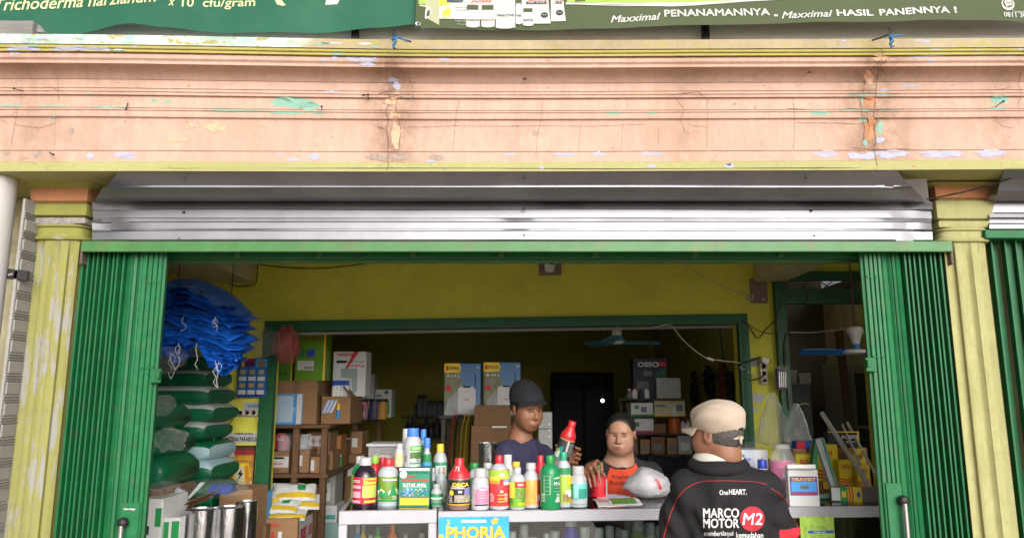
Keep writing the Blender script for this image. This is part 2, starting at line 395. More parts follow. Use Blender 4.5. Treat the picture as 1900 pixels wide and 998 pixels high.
def aged_paint(name, col, under, thr, dirtc, dirt_amt, vs=5.0, xmix=None, speck=.5, fsc=(.45, 1, 1), stains=()):
    m = bpy.data.materials.new(name); m.use_nodes = True; n, l = m.node_tree.nodes, m.node_tree.links; p = n['Principled BSDF']
    p.inputs['Roughness'].default_value = .8; p.inputs['Specular IOR Level'].default_value = .25
    tc = n.new('ShaderNodeTexCoord'); O = tc.outputs['Object']
    def noi(s, d=8, r=.65, sc=None):
        t = n.new('ShaderNodeTexNoise'); t.inputs['Scale'].default_value = s; t.inputs['Detail'].default_value = d; t.inputs['Roughness'].default_value = r
        if sc:
            mp = n.new('ShaderNodeMapping'); mp.inputs['Scale'].default_value = sc; l.new(O, mp.inputs[0]); l.new(mp.outputs[0], t.inputs[0])
        else: l.new(O, t.inputs[0])
        return t.outputs[0]
    def ramp(src, a, b, lo=0., hi=1.):
        r = n.new('ShaderNodeMapRange'); r.inputs[1].default_value = a; r.inputs[2].default_value = b; r.inputs[3].default_value = lo; r.inputs[4].default_value = hi
        l.new(src, r.inputs[0]); return r.outputs[0]
    def mix(f, a, b, bt='MIX'):
        x = n.new('ShaderNodeMix'); x.data_type = 'RGBA'; x.blend_type = bt
        if isinstance(f, float): x.inputs[0].default_value = f
        else: l.new(f, x.inputs[0])
        for i, c in ((6, a), (7, b)):
            if isinstance(c, tuple): x.inputs[i].default_value = (*c, 1)
            else: l.new(c, x.inputs[i])
        return x.outputs[2]
    c = mix(ramp(noi(1.6), .35, .65), tuple(k * .93 for k in col), (min(1, col[0] * 1.06), col[1] * 1.07, col[2] * 1.12))
    c = mix(ramp(noi(26, 6, .8, (1, 1, .25)), .38, .72, .0, .48), c, dirtc)                                  # rain streaks
    c = mix(ramp(noi(7, 10, .8), .42, .66, .0, .5), c, tuple(k * .80 for k in col))                         # blotches
    if xmix:
        sx = n.new('ShaderNodeSeparateXYZ'); l.new(O, sx.inputs[0])
        w = n.new('ShaderNodeMath'); w.operation = 'ADD'; l.new(sx.outputs[0], w.inputs[0])
        w2 = n.new('ShaderNodeMath'); w2.operation = 'MULTIPLY'; l.new(noi(3.5, 6), w2.inputs[0]); w2.inputs[1].default_value = 1.2; l.new(w2.outputs[0], w.inputs[1])
        c = mix(ramp(w.outputs[0], xmix[1] + .5, xmix[1] + .75), mix(ramp(noi(18, 6, .8, (.5, 1, 1)), .42, .6), xmix[0], (.62, .62, .60)), c)
    c = mix(ramp(noi(vs * 1.7, 8, .75, fsc), thr, thr + .015), c, under)                             # flaked spots
    c = mix(ramp(noi(3.1, 10, .8), .5, .78, 0, dirt_amt), c, dirtc)
    c = mix(ramp(noi(70, 3, .9), .66, .71, 0, speck), c, (.10, .06, .045))                                       # mould specks
    for x0_, wd_, am_ in stains:                                                                             # rusty grime that runs down beside the big cracks
        sx_ = n.new('ShaderNodeSeparateXYZ'); l.new(O, sx_.inputs[0]); a1 = n.new('ShaderNodeMath'); a1.operation = 'SUBTRACT'; l.new(sx_.outputs[0], a1.inputs[0]); a1.inputs[1].default_value = x0_
        a2 = n.new('ShaderNodeMath'); a2.operation = 'ABSOLUTE'; l.new(a1.outputs[0], a2.inputs[0]); f1 = ramp(a2.outputs[0], 0, wd_, 1, 0); f2 = ramp(noi(11, 9, .75), .36, .62)
        a3 = n.new('ShaderNodeMath'); a3.operation = 'MULTIPLY'; l.new(f1, a3.inputs[0]); l.new(f2, a3.inputs[1]); a4 = n.new('ShaderNodeMath'); a4.operation = 'MULTIPLY'; l.new(a3.outputs[0], a4.inputs[0]); a4.inputs[1].default_value = am_
        c = mix(a4.outputs[0], c, (.20, .12, .075))
    vo = n.new('ShaderNodeTexVoronoi'); vo.feature = 'DISTANCE_TO_EDGE'; vo.inputs['Scale'].default_value = 2.6
    ds = n.new('ShaderNodeTexNoise'); ds.inputs['Scale'].default_value = 5; ds.inputs['Detail'].default_value = 7; l.new(O, ds.inputs[0])
    am = n.new('ShaderNodeVectorMath'); am.operation = 'MULTIPLY_ADD'; l.new(ds.outputs['Color'], am.inputs[0]); am.inputs[1].default_value = (.35, .35, .35); l.new(O, am.inputs[2]); l.new(am.outputs[0], vo.inputs[0])
    k1 = ramp(vo.outputs[0], 0, .007, 1, 0); k2 = ramp(noi(1.9, 4), .47, .60); mm_ = n.new('ShaderNodeMath'); mm_.operation = 'MULTIPLY'; l.new(k1, mm_.inputs[0]); l.new(k2, mm_.inputs[1])
    m4 = n.new('ShaderNodeMath'); m4.operation = 'MULTIPLY'; l.new(mm_.outputs[0], m4.inputs[0]); m4.inputs[1].default_value = .35
    c = mix(m4.outputs[0], c, (.16, .09, .06))                                                              # hairline cracks
    l.new(c, p.inputs['Base Color'])
    bp = n.new('ShaderNodeBump'); bp.inputs['Strength'].default_value = .35; bp.inputs['Distance'].default_value = .006
    l.new(noi(45, 8), bp.inputs['Height']); l.new(bp.outputs[0], p.inputs['Normal'])
    return m
m_peach = aged_paint('peach_paint', (.535, .352, .268), (.42, .43, .52), .715, (.33, .22, .16), .8, speck=.8, stains=((PX(732, 200, 3), .16, .95), (PX(1622, 200, 3), .22, 1.0), (PX(1270, 200, 3), .14, .4), (PX(1860, 200, 3), .12, .45), (PX(60, 200, 3), .18, .45)))
m_cap = aged_paint('cap_paint', (.40, .33, .20), (.34, .31, .11), .55, (.24, .19, .13), .85, 9, xmix=((.30, .46, .40), -.95), stains=((PX(740, 85, 2.9), .15, .7), (PX(1630, 85, 2.9), .2, .7), (PX(1100, 85, 2.9), .5, .4)))
m_yband = aged_paint('yellow_band_paint', (.37, .325, .09), (.40, .38, .33), .66, (.32, .27, .09), .7, 9)
m_lime = aged_paint('lime_paint', (.36, .352, .145), (.36, .36, .40), .735, (.36, .33, .16), .5, 6)
bmr = thing('moulded_beam', 'long peach painted concrete beam with cracked mouldings above the shop front', 'beam', (0, 3.0, ZBB))
NX = 61
groups = {}
for i in range(len(BP) - 1):
    groups.setdefault(BP[i + 1][2], []).append(i)
for mi, nm in ((0, 'cap_band'), (1, 'yellow_moulding'), (2, 'fascia'), (3, 'bottom_band')):
    idx = groups[mi]; i0, i1 = idx[0], idx[-1] + 1
    pts = prof[i0:i1 + 1]
    if mi == 0: pts = [(3.3, ZBT - .02)] + pts
    if mi == 3: pts = pts + [(3.42, ZBB + .004)]
    g = G(); g.grid(NX, len(pts), lambda a, b: (lambda x, k: (x, pts[k][0] + .0025 * nz(x * 1.3, k * .05, 5), beam_warp(x, pts[k][1], ZBB)))(-XB + 2 * XB * a, round(b * (len(pts) - 1))))
    world_child(g.build(nm, (m_cap, m_yband, m_peach, m_lime)[mi], smooth=28), bmr)
# back of the beam (light stays out of the room)
g = G(); g.box((-XB, 3.30, ZBB + .02), (XB, 3.42, ZBT - .03)); world_child(g.build('core', m_side), bmr)
# cracks: their shadow lines drawn as thin dark ribbons along the mouldings
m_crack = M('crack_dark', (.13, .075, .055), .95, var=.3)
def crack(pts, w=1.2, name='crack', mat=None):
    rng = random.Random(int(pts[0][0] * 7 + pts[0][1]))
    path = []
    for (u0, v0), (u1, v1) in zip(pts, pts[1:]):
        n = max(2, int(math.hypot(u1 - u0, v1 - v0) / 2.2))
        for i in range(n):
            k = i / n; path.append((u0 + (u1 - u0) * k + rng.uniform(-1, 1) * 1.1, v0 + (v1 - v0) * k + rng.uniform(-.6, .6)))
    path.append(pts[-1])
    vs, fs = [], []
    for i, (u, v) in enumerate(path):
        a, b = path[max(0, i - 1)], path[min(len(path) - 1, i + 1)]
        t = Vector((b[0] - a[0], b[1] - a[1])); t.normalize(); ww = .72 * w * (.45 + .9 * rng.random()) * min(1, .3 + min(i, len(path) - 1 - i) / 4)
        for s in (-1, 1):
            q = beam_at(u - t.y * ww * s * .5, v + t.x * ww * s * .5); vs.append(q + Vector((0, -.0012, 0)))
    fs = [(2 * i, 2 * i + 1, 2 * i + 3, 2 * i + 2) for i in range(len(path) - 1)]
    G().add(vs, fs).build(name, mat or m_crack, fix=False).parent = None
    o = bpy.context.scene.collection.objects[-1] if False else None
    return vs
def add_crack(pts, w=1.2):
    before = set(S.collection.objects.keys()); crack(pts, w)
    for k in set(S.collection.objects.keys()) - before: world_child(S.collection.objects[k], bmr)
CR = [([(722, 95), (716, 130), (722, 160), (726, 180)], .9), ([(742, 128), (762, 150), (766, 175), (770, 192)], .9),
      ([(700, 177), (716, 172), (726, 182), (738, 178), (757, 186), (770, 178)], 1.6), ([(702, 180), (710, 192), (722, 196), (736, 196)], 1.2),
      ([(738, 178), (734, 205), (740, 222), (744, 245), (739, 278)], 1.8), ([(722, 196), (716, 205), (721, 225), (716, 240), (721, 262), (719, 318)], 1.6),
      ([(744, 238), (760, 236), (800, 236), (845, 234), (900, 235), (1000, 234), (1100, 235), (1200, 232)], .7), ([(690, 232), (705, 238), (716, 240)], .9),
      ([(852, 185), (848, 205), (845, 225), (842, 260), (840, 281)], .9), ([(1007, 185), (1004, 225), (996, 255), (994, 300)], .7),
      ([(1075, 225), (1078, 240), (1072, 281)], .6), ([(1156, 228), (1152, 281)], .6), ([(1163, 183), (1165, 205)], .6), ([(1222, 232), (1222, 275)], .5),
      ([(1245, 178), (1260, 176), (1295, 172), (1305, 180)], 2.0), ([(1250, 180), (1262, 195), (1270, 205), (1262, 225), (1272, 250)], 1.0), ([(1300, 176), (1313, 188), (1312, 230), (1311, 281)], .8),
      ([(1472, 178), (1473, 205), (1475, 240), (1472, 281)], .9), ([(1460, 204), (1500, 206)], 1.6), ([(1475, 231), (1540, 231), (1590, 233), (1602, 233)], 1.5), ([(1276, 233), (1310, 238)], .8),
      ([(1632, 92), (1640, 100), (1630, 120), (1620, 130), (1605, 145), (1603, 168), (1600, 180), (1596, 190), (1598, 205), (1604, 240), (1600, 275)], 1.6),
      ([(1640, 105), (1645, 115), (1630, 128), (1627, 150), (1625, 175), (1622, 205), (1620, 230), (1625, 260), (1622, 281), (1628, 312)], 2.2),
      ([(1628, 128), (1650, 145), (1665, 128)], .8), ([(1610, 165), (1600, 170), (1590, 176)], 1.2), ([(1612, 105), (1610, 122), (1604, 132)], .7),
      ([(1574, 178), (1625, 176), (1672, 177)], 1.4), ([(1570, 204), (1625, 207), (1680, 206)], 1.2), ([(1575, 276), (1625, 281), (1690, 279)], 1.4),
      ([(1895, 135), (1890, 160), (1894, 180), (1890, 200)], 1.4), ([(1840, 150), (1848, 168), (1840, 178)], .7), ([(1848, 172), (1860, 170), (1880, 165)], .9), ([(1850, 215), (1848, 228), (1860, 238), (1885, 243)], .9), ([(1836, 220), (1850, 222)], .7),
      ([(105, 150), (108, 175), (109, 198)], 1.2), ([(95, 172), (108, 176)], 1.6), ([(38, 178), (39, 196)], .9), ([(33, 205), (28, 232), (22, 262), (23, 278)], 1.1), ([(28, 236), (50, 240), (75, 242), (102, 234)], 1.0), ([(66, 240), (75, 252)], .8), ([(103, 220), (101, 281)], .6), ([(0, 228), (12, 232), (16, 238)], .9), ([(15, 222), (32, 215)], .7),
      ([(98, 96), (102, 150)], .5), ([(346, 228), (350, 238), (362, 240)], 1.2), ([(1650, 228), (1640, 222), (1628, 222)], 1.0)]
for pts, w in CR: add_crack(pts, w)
# flaked paint showing older coats
m_mint = M('old_mint_paint', (.20, .37, .29), .85, var=.12, vs=30); m_lav = M('old_lavender_paint', (.35, .36, .47), .85, var=.12, vs=30)
m_rust = M('rusty_plaster', (.42, .19, .095), .95, var=.45, vs=45, bump=.6, bs=90); m_orange = M('bare_orange_patch', (.58, .35, .23), .9, var=.15, vs=30)
m_stain = M('grime_patch', (.30, .24, .20), .95, var=.3, vs=60)
rng = random.Random(3)
def flake(u, v, ru, rv, mat, n=20, rag=.5):
    ring = blob(rng, u, v, ru, rv, n, rag)
    lims = [k for k, _, _ in BP]
    pts = [beam_at(a, min(317, max(76, b))) + Vector((0, -.0008, 0)) for a, b in ring]; c = beam_at(u, v) + Vector((0, -.0008, 0))
    o = G().add(pts + [c], [(i, (i + 1) % n, n) for i in range(n)]).build('peeled_patch', mat, fix=False); world_child(o, bmr)
FL = [(545, 194, 42, 10, m_mint), (575, 200, 22, 7, m_mint), (166, 184, 4, 3, m_mint), (285, 192, 5, 3, m_mint), (308, 193, 5, 3, m_mint), (98, 222, 5, 5, m_mint), (440, 209, 60, 2.2, m_mint), (530, 211, 35, 3, m_mint), (590, 211, 12, 2.5, m_mint), (100, 204, 30, 2, m_mint), (200, 205, 30, 1.8, m_mint), (20, 203, 20, 2, m_mint),
      (40, 102, 30, 5, m_lav), (25, 108, 10, 5, m_lav), (120, 103, 32, 5, m_lav), (165, 102, 22, 5, m_lav), (190, 102, 16, 4, m_lav), (222, 104, 8, 3, m_lav), (672, 112, 28, 5, m_lav), (682, 122, 14, 4, m_lav), (825, 112, 10, 3, m_lav), (620, 110, 8, 5, m_lav), (600, 114, 6, 3, m_lav),
      (728, 150, 10, 4, m_lav), (736, 160, 7, 7, m_lav), (615, 172, 14, 2, m_lav), (1690, 162, 16, 2, m_lav), (1730, 109, 40, 4, m_lav), (1840, 108, 40, 4, m_lav), (1728, 116, 8, 3, m_lav), (1640, 170, 10, 2, m_lav),
      (167, 292, 7, 5, m_lav), (230, 289, 18, 4, m_lav), (240, 294, 14, 3, m_lav), (583, 291, 10, 6, m_lav), (545, 297, 10, 3, m_lav), (520, 287, 10, 1.5, m_lav), (945, 287, 10, 2.5, m_lav), (1045, 287, 20, 3, m_lav), (1110, 287, 12, 5, m_lav), (1210, 286, 20, 4, m_lav), (1440, 287, 6, 6, m_lav), (1535, 287, 18, 6, m_lav), (1510, 286, 6, 3, m_lav), (1600, 290, 30, 8, m_lav), (1655, 288, 30, 7, m_lav), (1750, 288, 40, 6, m_lav), (1840, 288, 30, 6, m_lav), (800, 300, 12, 1.5, m_lav), (1210, 310, 9, 3, m_lav), (1352, 310, 9, 4, m_lav), (1005, 312, 5, 3, m_lav),
      (1522, 212, 20, 3.5, m_mint), (1652, 208, 16, 2.2, m_mint), (1590, 208, 28, 2, m_mint), (1600, 179, 26, 1.5, m_mint), (1640, 178, 14, 1.5, m_mint), (1855, 188, 18, 10, m_mint), (1850, 205, 20, 2, m_mint), (1140, 211, 14, 2, m_mint), (1210, 212, 8, 2, m_mint),
      (400, 240, 22, 10, m_orange), (352, 238, 8, 5, m_orange), (330, 262, 24, 3, m_orange), (728, 190, 14, 9, m_orange), (732, 215, 10, 10, m_orange), (735, 250, 9, 22, m_orange),
      (1614, 190, 11, 12, m_rust), (1614, 245, 9, 24, m_rust), (1612, 148, 8, 14, m_orange), (1634, 110, 16, 8, m_orange), (1632, 240, 6, 12, m_mint), (1606, 268, 6, 5, m_mint), (1600, 186, 5, 7, m_mint), (1634, 262, 8, 5, m_lav), (1606, 225, 12, 4, m_mint),
      (993, 248, 6, 4, m_stain), (744, 291, 18, 6, m_stain), (700, 292, 20, 6, m_stain), (132, 248, 6, 6, m_stain), (70, 288, 10, 5, m_stain), (12, 287, 6, 5, m_stain), (762, 186, 6, 4, m_stain), (1352, 306, 5, 3, m_stain), (810, 292, 14, 5, m_stain)]
for f in FL: flake(*f)
for k in range(46):
    flake(rng.uniform(10, 1890), rng.choice([rng.uniform(228, 240), rng.uniform(160, 168), rng.uniform(110, 118), rng.uniform(185, 204), rng.uniform(305, 316), rng.uniform(245, 278)]), rng.uniform(1, 3), rng.uniform(.8, 2), rng.choice([m_stain, m_rust, m_stain]), 9)
for k in range(26): flake(rng.uniform(10, 720), rng.choice([84, 88, 96, 103]) + rng.uniform(-2, 2), rng.uniform(3, 16), rng.uniform(1, 2.2), rng.choice([m_lav, m_mint, m_mint, m_paper]), 14)
for k in range(10): flake(rng.uniform(1560, 1900), rng.choice([80, 92, 96]) + rng.uniform(-2, 2), rng.uniform(3, 16), rng.uniform(1, 2), m_lav, 14)
# nails driven into the beam
m_nail = M('rusty_nail', (.06, .045, .05), .6, .6)
for (u0, v0, u1, v1) in ((42, 176, 26, 165), (90, 284, 99, 287), (1848, 202, 1862, 188), (728, 78, 731, 53), (236, 196, 234, 203), (597, 205, 597, 198), (683, 186, 683, 176), (683, 176, 674, 177), (1500, 137, 1503, 134), (977, 146, 972, 147)):
    a = beam_at(u0, v0); b = P(u1, v1, a.y - .05)
    g = G(); g.tube([a + Vector((0, .004, 0)), a * .1 + b * .9, b], .0022, 6); g.sphere(b, .005, 8, 5)
    world_child(g.build('nail', m_nail), bmr)

# ------------------------------------------------------------------ columns
def flute(a, z, n=16, d=.075):
    return 1 - d * max(0, math.cos(a * n)) ** .6 if True else 1
def col_xy(a, r):
    """rounded square plan with n facets"""
    p = 5.0
    k = 1 / ((abs(math.cos(a)) ** p + abs(math.sin(a)) ** p) ** (1 / p))
    return r * k
def column(name, label, u, v_ref, Yc, rsh, zs, broken, mats):
    cx = PX(u, v_ref, Yc - rsh); o = thing(name, label, 'column', (cx, Yc, 0))
    n = 96
    def ring(r, z, fl, p=5.0):
        out = []
        for i in range(n):
            a = 2 * math.pi * i / n
            k = 1 / ((abs(math.cos(a)) ** p + abs(math.sin(a)) ** p) ** (1 / p)) * r
            x, y = k * math.sin(a), -k * math.cos(a)
            if fl:   # flutes measured along the face
                s = (x if abs(y) >= abs(x) else y) / r
                w = .5 + .5 * math.cos(s * math.pi * 3.0)
                q = 1 - .19 * fl * smoothstep(.35, .75, w) * (1 if abs(s) < .98 else 0)
                x, y = x * q, y * q
            out.append((x, y, z))
        return out
    def loft(rings, nm, mat):
        vs = [p for r in rings for p in r]
        fs = [(j * n + i, j * n + (i + 1) % n, (j + 1) * n + (i + 1) % n, (j + 1) * n + i) for j in range(len(rings) - 1) for i in range(n)]
        fs += [tuple(range(n))[::-1], tuple((len(rings) - 1) * n + i for i in range(n))]
        return G().add(vs, fs).build(nm, mat, o, smooth=40)
    z = {k: PZ(v, Yc - rsh) for k, v in zs.items()}
    b = rsh
    # plinth and shaft
    loft([ring(b * 1.5, 0.004, 0), ring(b * 1.5, .22, 0), ring(b * 1.32, .26, 0), ring(b * 1.2, .30, 0), ring(b * 1.10, .32, 0)], 'plinth', mats[0])
    sh = []
    zt = z['neck']
    for k in range(15):
        t = k / 14; zz = .32 + (zt - .32) * t
        fl = smoothstep(0, .02, t) * (1 if zt - zz > .07 else 0)
        sh.append(ring(b * (1.06 - .06 * t), zz, fl))
    sh.insert(-1, ring(b, zt - .045, .75)); sh.insert(-2, ring(b, zt - .07, 1)); sh = sorted(sh, key=lambda r: r[0][2])
    loft(sh, 'shaft', mats[1])
    # necking rings
    loft([ring(b * 1.0, zt, 0), ring(b * 1.12, zt + .004, 0), ring(b * 1.15, zt + .012, 0), ring(b * 1.10, zt + .02, 0), ring(b * 1.04, zt + .022, 0), ring(b * 1.05, z['echin'] - .012, 0), ring(b * 1.14, z['echin'] - .006, 0), ring(b * 1.14, z['echin'], 0)], 'necking', mats[2])
    loft([ring(b * 1.14, z['echin'], 0), ring(b * 1.17, z['echin'] + .006, 0, 40), ring(b * 1.17, z['slab0'], 0, 40), ring(b * 1.06, z['slab0'] + .004, 0, 40)], 'lower_block', mats[3])
    loft([ring(b * 1.07, z['slab0'] + .004, 0, 40), ring(b * 1.22, z['slab0'] + .012, 0, 40), ring(b * 1.23, z['slab1'], 0, 40), ring(b * 1.08, z['slab1'] + .012, 0, 40)], 'abacus', mats[4])
    loft([ring(b * 1.07, z['slab1'] + .012, 0, 40), ring(b * 1.16, z['slab1'] + .02, 0, 40), ring(b * 1.22, z['flare'], 0, 40)], 'neck_block', mats[5])
    top = ZBB + .002
    loft([ring(b * 1.22, z['flare'], 0, 40), ring(b * 1.30, z['flare'] + (top - z['flare']) * .25, 0, 40), ring(b * 1.40, z['flare'] + (top - z['flare']) * .5, 0, 40), ring(b * 1.42, z['flare'] + (top - z['flare']) * .55, 0, 40), ring(b * 1.56, z['flare'] + (top - z['flare']) * .85, 0, 40), ring(b * 1.6, top, 0, 40)], 'flare', mats[6])
    return o
m_lemon = aged_paint('lemon_paint', (.25, .245, .055), (.36, .35, .32), .62, (.16, .16, .08), .8, 7, speck=.75)
m_lemon_worn = aged_paint('lemon_paint_worn', (.265, .255, .07), (.27, .265, .25), .545, (.20, .20, .12), .75, 11, speck=.8, fsc=(1, 1, .18))
m_lemon2 = aged_paint('lemon_paint_clean', (.31, .30, .125), (.5, .48, .38), .72, (.48, .45, .25), .4, 5, speck=.6)
m_orn = aged_paint('orange_paint', (.46, .20, .09), (.4, .3, .2), .72, (.25, .15, .09), .6, 7)
m_olive = aged_paint('olive_paint', (.36, .34, .08), (.45, .25, .12), .66, (.25, .22, .1), .6, 5)
m_conc = M('bare_concrete', (.27, .25, .23), .95, var=.3, vs=25, bump=.8, bs=60)
column('fluted_column', 'worn yellow fluted column at the left with broken grey capital', 108, 420, 3.33, .110,
       {'neck': 446, 'echin': 418, 'slab0': 406, 'slab1': 382, 'flare': 352}, True, [m_lemon_worn, m_lemon_worn, m_lemon, m_conc, m_lemon, m_orn, m_olive])
column('fluted_column', 'clean pale yellow fluted column at the right with orange capital band', 1789, 420, 3.33, .106,
       {'neck': 450, 'echin': 425, 'slab0': 412, 'slab1': 376, 'flare': 348}, False, [m_lemon2, m_lemon2, m_lemon2, m_lemon2, m_lemon2, m_orn, m_olive])

# ------------------------------------------------------------------ galvanised sheets
def metal_mat():
    m = M('galvanised_sheet', (.25, .25, .27), .5, 1.0, var=.15, vs=4, bump=.35, bs=2.2)
    return m
m_zinc = metal_mat()
def sheet(name, label, uL, uR, upper, crumple=True):
    """ribbed sheet; list of (v, depth); ends are pinched in where it was bent round the columns"""
    root = thing(name, label, 'metal sheet', (0, 3.2, PZ(upper[-1][0], upper[-1][1])))
    n = 90
    zs = [(PZ(v, Y), Y, v) for v, Y in upper]
    def fn(a, b):
        k = round(b * (len(zs) - 1)); z, Y, v = zs[k]
        l, r = uL(v) if callable(uL) else uL, uR(v) if callable(uR) else uR
        x0, x1 = PX(l, v, Y), PX(r, v, Y); x = x0 + (x1 - x0) * a
        e = min(x - x0, x1 - x)
        d = .0016 * nz(x * 1.4, k * .35, 1) + .0006 * nz(x * 6, k * .5, 2)
        if crumple:
            ph = smoothstep(.22 - .05 * math.sin(k * 2.1), .0, e)
            d += ph * (.03 * nz(k * 1.9, x * 9, 7) + .012)
            c = math.exp(-((x - .02) / .05) ** 2); d -= c * .002 * math.sin(k * 2.3)
        return (x, Y + d, z + .003 * nz(x * 1.1, k, 9))
    g = G(); g.slab(n, len(zs), fn, (0, .0015, .0))
    world_child(g.build('sheet', m_zinc, smooth=24), root)
    return root
UP = [(312, 2.997), (320, 3.012), (344, 3.055), (345, 3.050), (347.5, 3.050), (349, 3.058), (366, 3.10), (371, 3.15), (374, 3.198)]
LO = [(373, 3.212), (375, 3.206), (388, 3.196), (390, 3.203), (404, 3.201), (405, 3.197), (411, 3.194), (412.5, 3.199), (424, 3.197), (425, 3.194), (427.5, 3.193), (429, 3.196), (444, 3.192), (447, 3.197)]
sheet('galvanised_sheet', 'upper galvanised sheet tucked under the beam, its left end cut slanting', lambda v: 168 + max(0, (374 - v)) * .86, lambda v: 1720 - max(0, (374 - v)) * .95, UP)
sheet('galvanised_sheet', 'lower shiny galvanised sheet resting on the green head rail', 168, 1733, LO)
def uL2(v): return 1832 + (430 - v) * .06
sheet('galvanised_sheet', 'ribbed galvanised sheet over the neighbouring gate beyond the right column', lambda v: 1862 - (v - 317) * .28, 2100, [(312, 2.997), (330, 3.06), (332, 3.08), (350, 3.12), (353, 3.11), (372, 3.16), (374, 3.2), (395, 3.2)], False)
sheet('galvanised_sheet', 'narrow bright sheet strip above the neighbouring green gate', 1836, 2100, [(396, 3.19), (403, 3.185), (405, 3.205), (414, 3.205), (416, 3.192), (424, 3.19)], False)
# small grey cover plate at the right end
g = G(); g.slab(6, 6, lambda a, b: P(1672 + 46 * a + b * 6, 318 + 56 * b, 3.12 + .08 * b + .004 * math.sin(a * 5)), (0, .0015, 0))
tag(g.build('cover_plate', M('dull_zinc', (.42, .43, .44), .45, .9), smooth=30), 'dull grey metal plate beside the right column under the beam', 'metal plate')
# screws in the sheets
for u, v, Y in ((343, 330, 3.022), (972, 329, 3.022), (1497, 329, 3.022), (341, 394, 3.2), (972, 388, 3.18), (1505, 391, 3.2), (333, 443, 3.198), (972, 437, 3.198), (1510, 438, 3.198)):
    p = P(u, v, Y); g = G(); g.lathe([(.006, 0), (.006, .003), (.004, .006), (.001, .007)], 10); o = g.build('screw', m_nail, None, p, (math.pi / 2, 0, 0))
    sh = [q for q in S.objects if q.name.startswith('galvanised_sheet') and q.get('category')][0 if v < 372 else 1]
    world_child(o, sh)

# ------------------------------------------------------------------ head rail
rl = thing('gate_head_rail', 'long pale green steel head rail across the shop opening', 'rail', (0, 3.24, PZ(468, 3.22)))
def railbox(nm, u0, u1, v0, v1, Y0, Y1, mat, c=.003):
    z1, z0 = PZ(v0, Y0), PZ(v1, Y0); vm = (v0 + v1) / 2
    g = G(); g.box((PX(u0, vm, Y0), Y0, z0), (PX(u1, vm, Y0), Y1, z1), c); return world_child(g.build(nm, mat), rl)
railbox('fascia_plate', 150, 1768, 447, 467, 3.20, 3.214, m_rail)
railbox('top_flange', 152, 1766, 448, 450, 3.216, 3.40, m_rail, .001)
railbox('track', 300, 1600, 462, 478, 3.33, 3.35, m_green_lt)
railbox('lower_track', 306, 1597, 477, 487, 3.385, 3.42, m_rail)
for u in (592, 766, 930, 1105, 1290, 440, 1450): railbox('roller_bracket', u - 5, u + 5, 466, 476, 3.31, 3.328, m_rail, .002)
for u in (150, 1766): railbox('end_bracket', u - 2, u + 3, 452, 490, 3.216, 3.30, M('rust_plate', (.10, .075, .055), .8, var=.4, vs=30))
# neighbour rail at right
g = G(); g.box((PX(1828, 432, 3.2), 3.20, PZ(442, 3.2)), (PX(2150, 432, 3.2), 3.34, PZ(426, 3.2)), .003)
tag(g.build('gate_head_rail', m_green), 'green steel head rail over the neighbouring gate at right', 'rail')

# ------------------------------------------------------------------ folding gates
def folding_gate(label, us, mat, ztop_v, sgn=1, n=9, pitch=9.6):
    """stacked pressed channels: a narrow bright nose, a deep flank and a set back web; every slat is a part"""
    zt, zb = PZ(ztop_v, 3.3), ZF + .01
    x0 = PX(us, 470, 3.25); p = pitch * 3.25 / F_PX
    root = thing('folding_gate', label, 'gate', (x0 + sgn * n * p / 2, 3.32, ZF), group='green folding shop gates')
    rr = random.Random(int(us))
    for i in range(n):
        x = x0 + sgn * i * p + rr.uniform(-.002, .002); nw = .0075 + rr.uniform(-.001, .001); yf = 3.25 + rr.uniform(-.006, .006); yb = yf + .042 + rr.uniform(-.01, .012); t = .0016; tilt = rr.uniform(-.004, .004)
        pts = [(x, yf), (x + sgn * nw, yf), (x + sgn * (nw + .002), yb), (x + sgn * (p * .98), yb - .006), (x + sgn * (p * .98), yb - .006 + t), (x + sgn * (nw + .002 - t), yb + t), (x + sgn * (nw - t), yf + t), (x, yf + t)]
        g = G(); g.extrude([(a, b, zb) for a, b in pts], (tilt * 0, 0, zt - zb))
        world_child(g.build('slat', mat), root)
    return root
def gate_extras(root, side):
    pass
# left gate: stacked folds at the column, then the opened plates and the lock stile
gateL = folding_gate('left green folding gate stacked against the worn yellow column', 154, m_green, 458, 1, 9, 9.4)
GZ = lambda v: PZ(v, 3.26)
def plates(root, segs, zt_v=462):
    zt, zb = PZ(zt_v, 3.3), ZF + .01
    for nm, u0, y0, u1, y1, mt in segs:
        a, b = Vector((PX(u0, 470, y0), y0, 0)), Vector((PX(u1, 470, y1), y1, 0)); d = (b - a); L = d.length; d.normalize(); n = Vector((d.y, -d.x, 0))
        if n.y > 0: n = -n
        a2, b2 = a + d * .0012, b - d * .0012
        pl = [a2, a2 + n * .004 + d * .002, b2 + n * .004 - d * .002, b2, b2 - n * .012, a2 - n * .012]
        g = G(); g.extrude([(p.x, p.y, zb) for p in pl], (0, 0, zt - zb)); world_child(g.build(nm, mt), root)
plates(gateL, [('plate', 239, 3.275, 249, 3.262, m_green), ('plate', 249.5, 3.262, 258, 3.27, m_green), ('plate', 258, 3.28, 266, 3.262, m_green_lt),
               ('stile_strip', 267, 3.262, 276.5, 3.262, m_green_lt), ('stile_strip', 277, 3.262, 286, 3.262, m_green_lt), ('stile_strip', 286.5, 3.262, 295.5, 3.262, m_green_lt), ('stile_strip', 296, 3.262, 304, 3.262, m_green_lt), ('edge_channel', 305, 3.268, 309, 3.30, m_green)])
gateR = folding_gate('right green folding gate stacked against the clean yellow column', 1764, m_green, 458, -1, 10, 9.6)
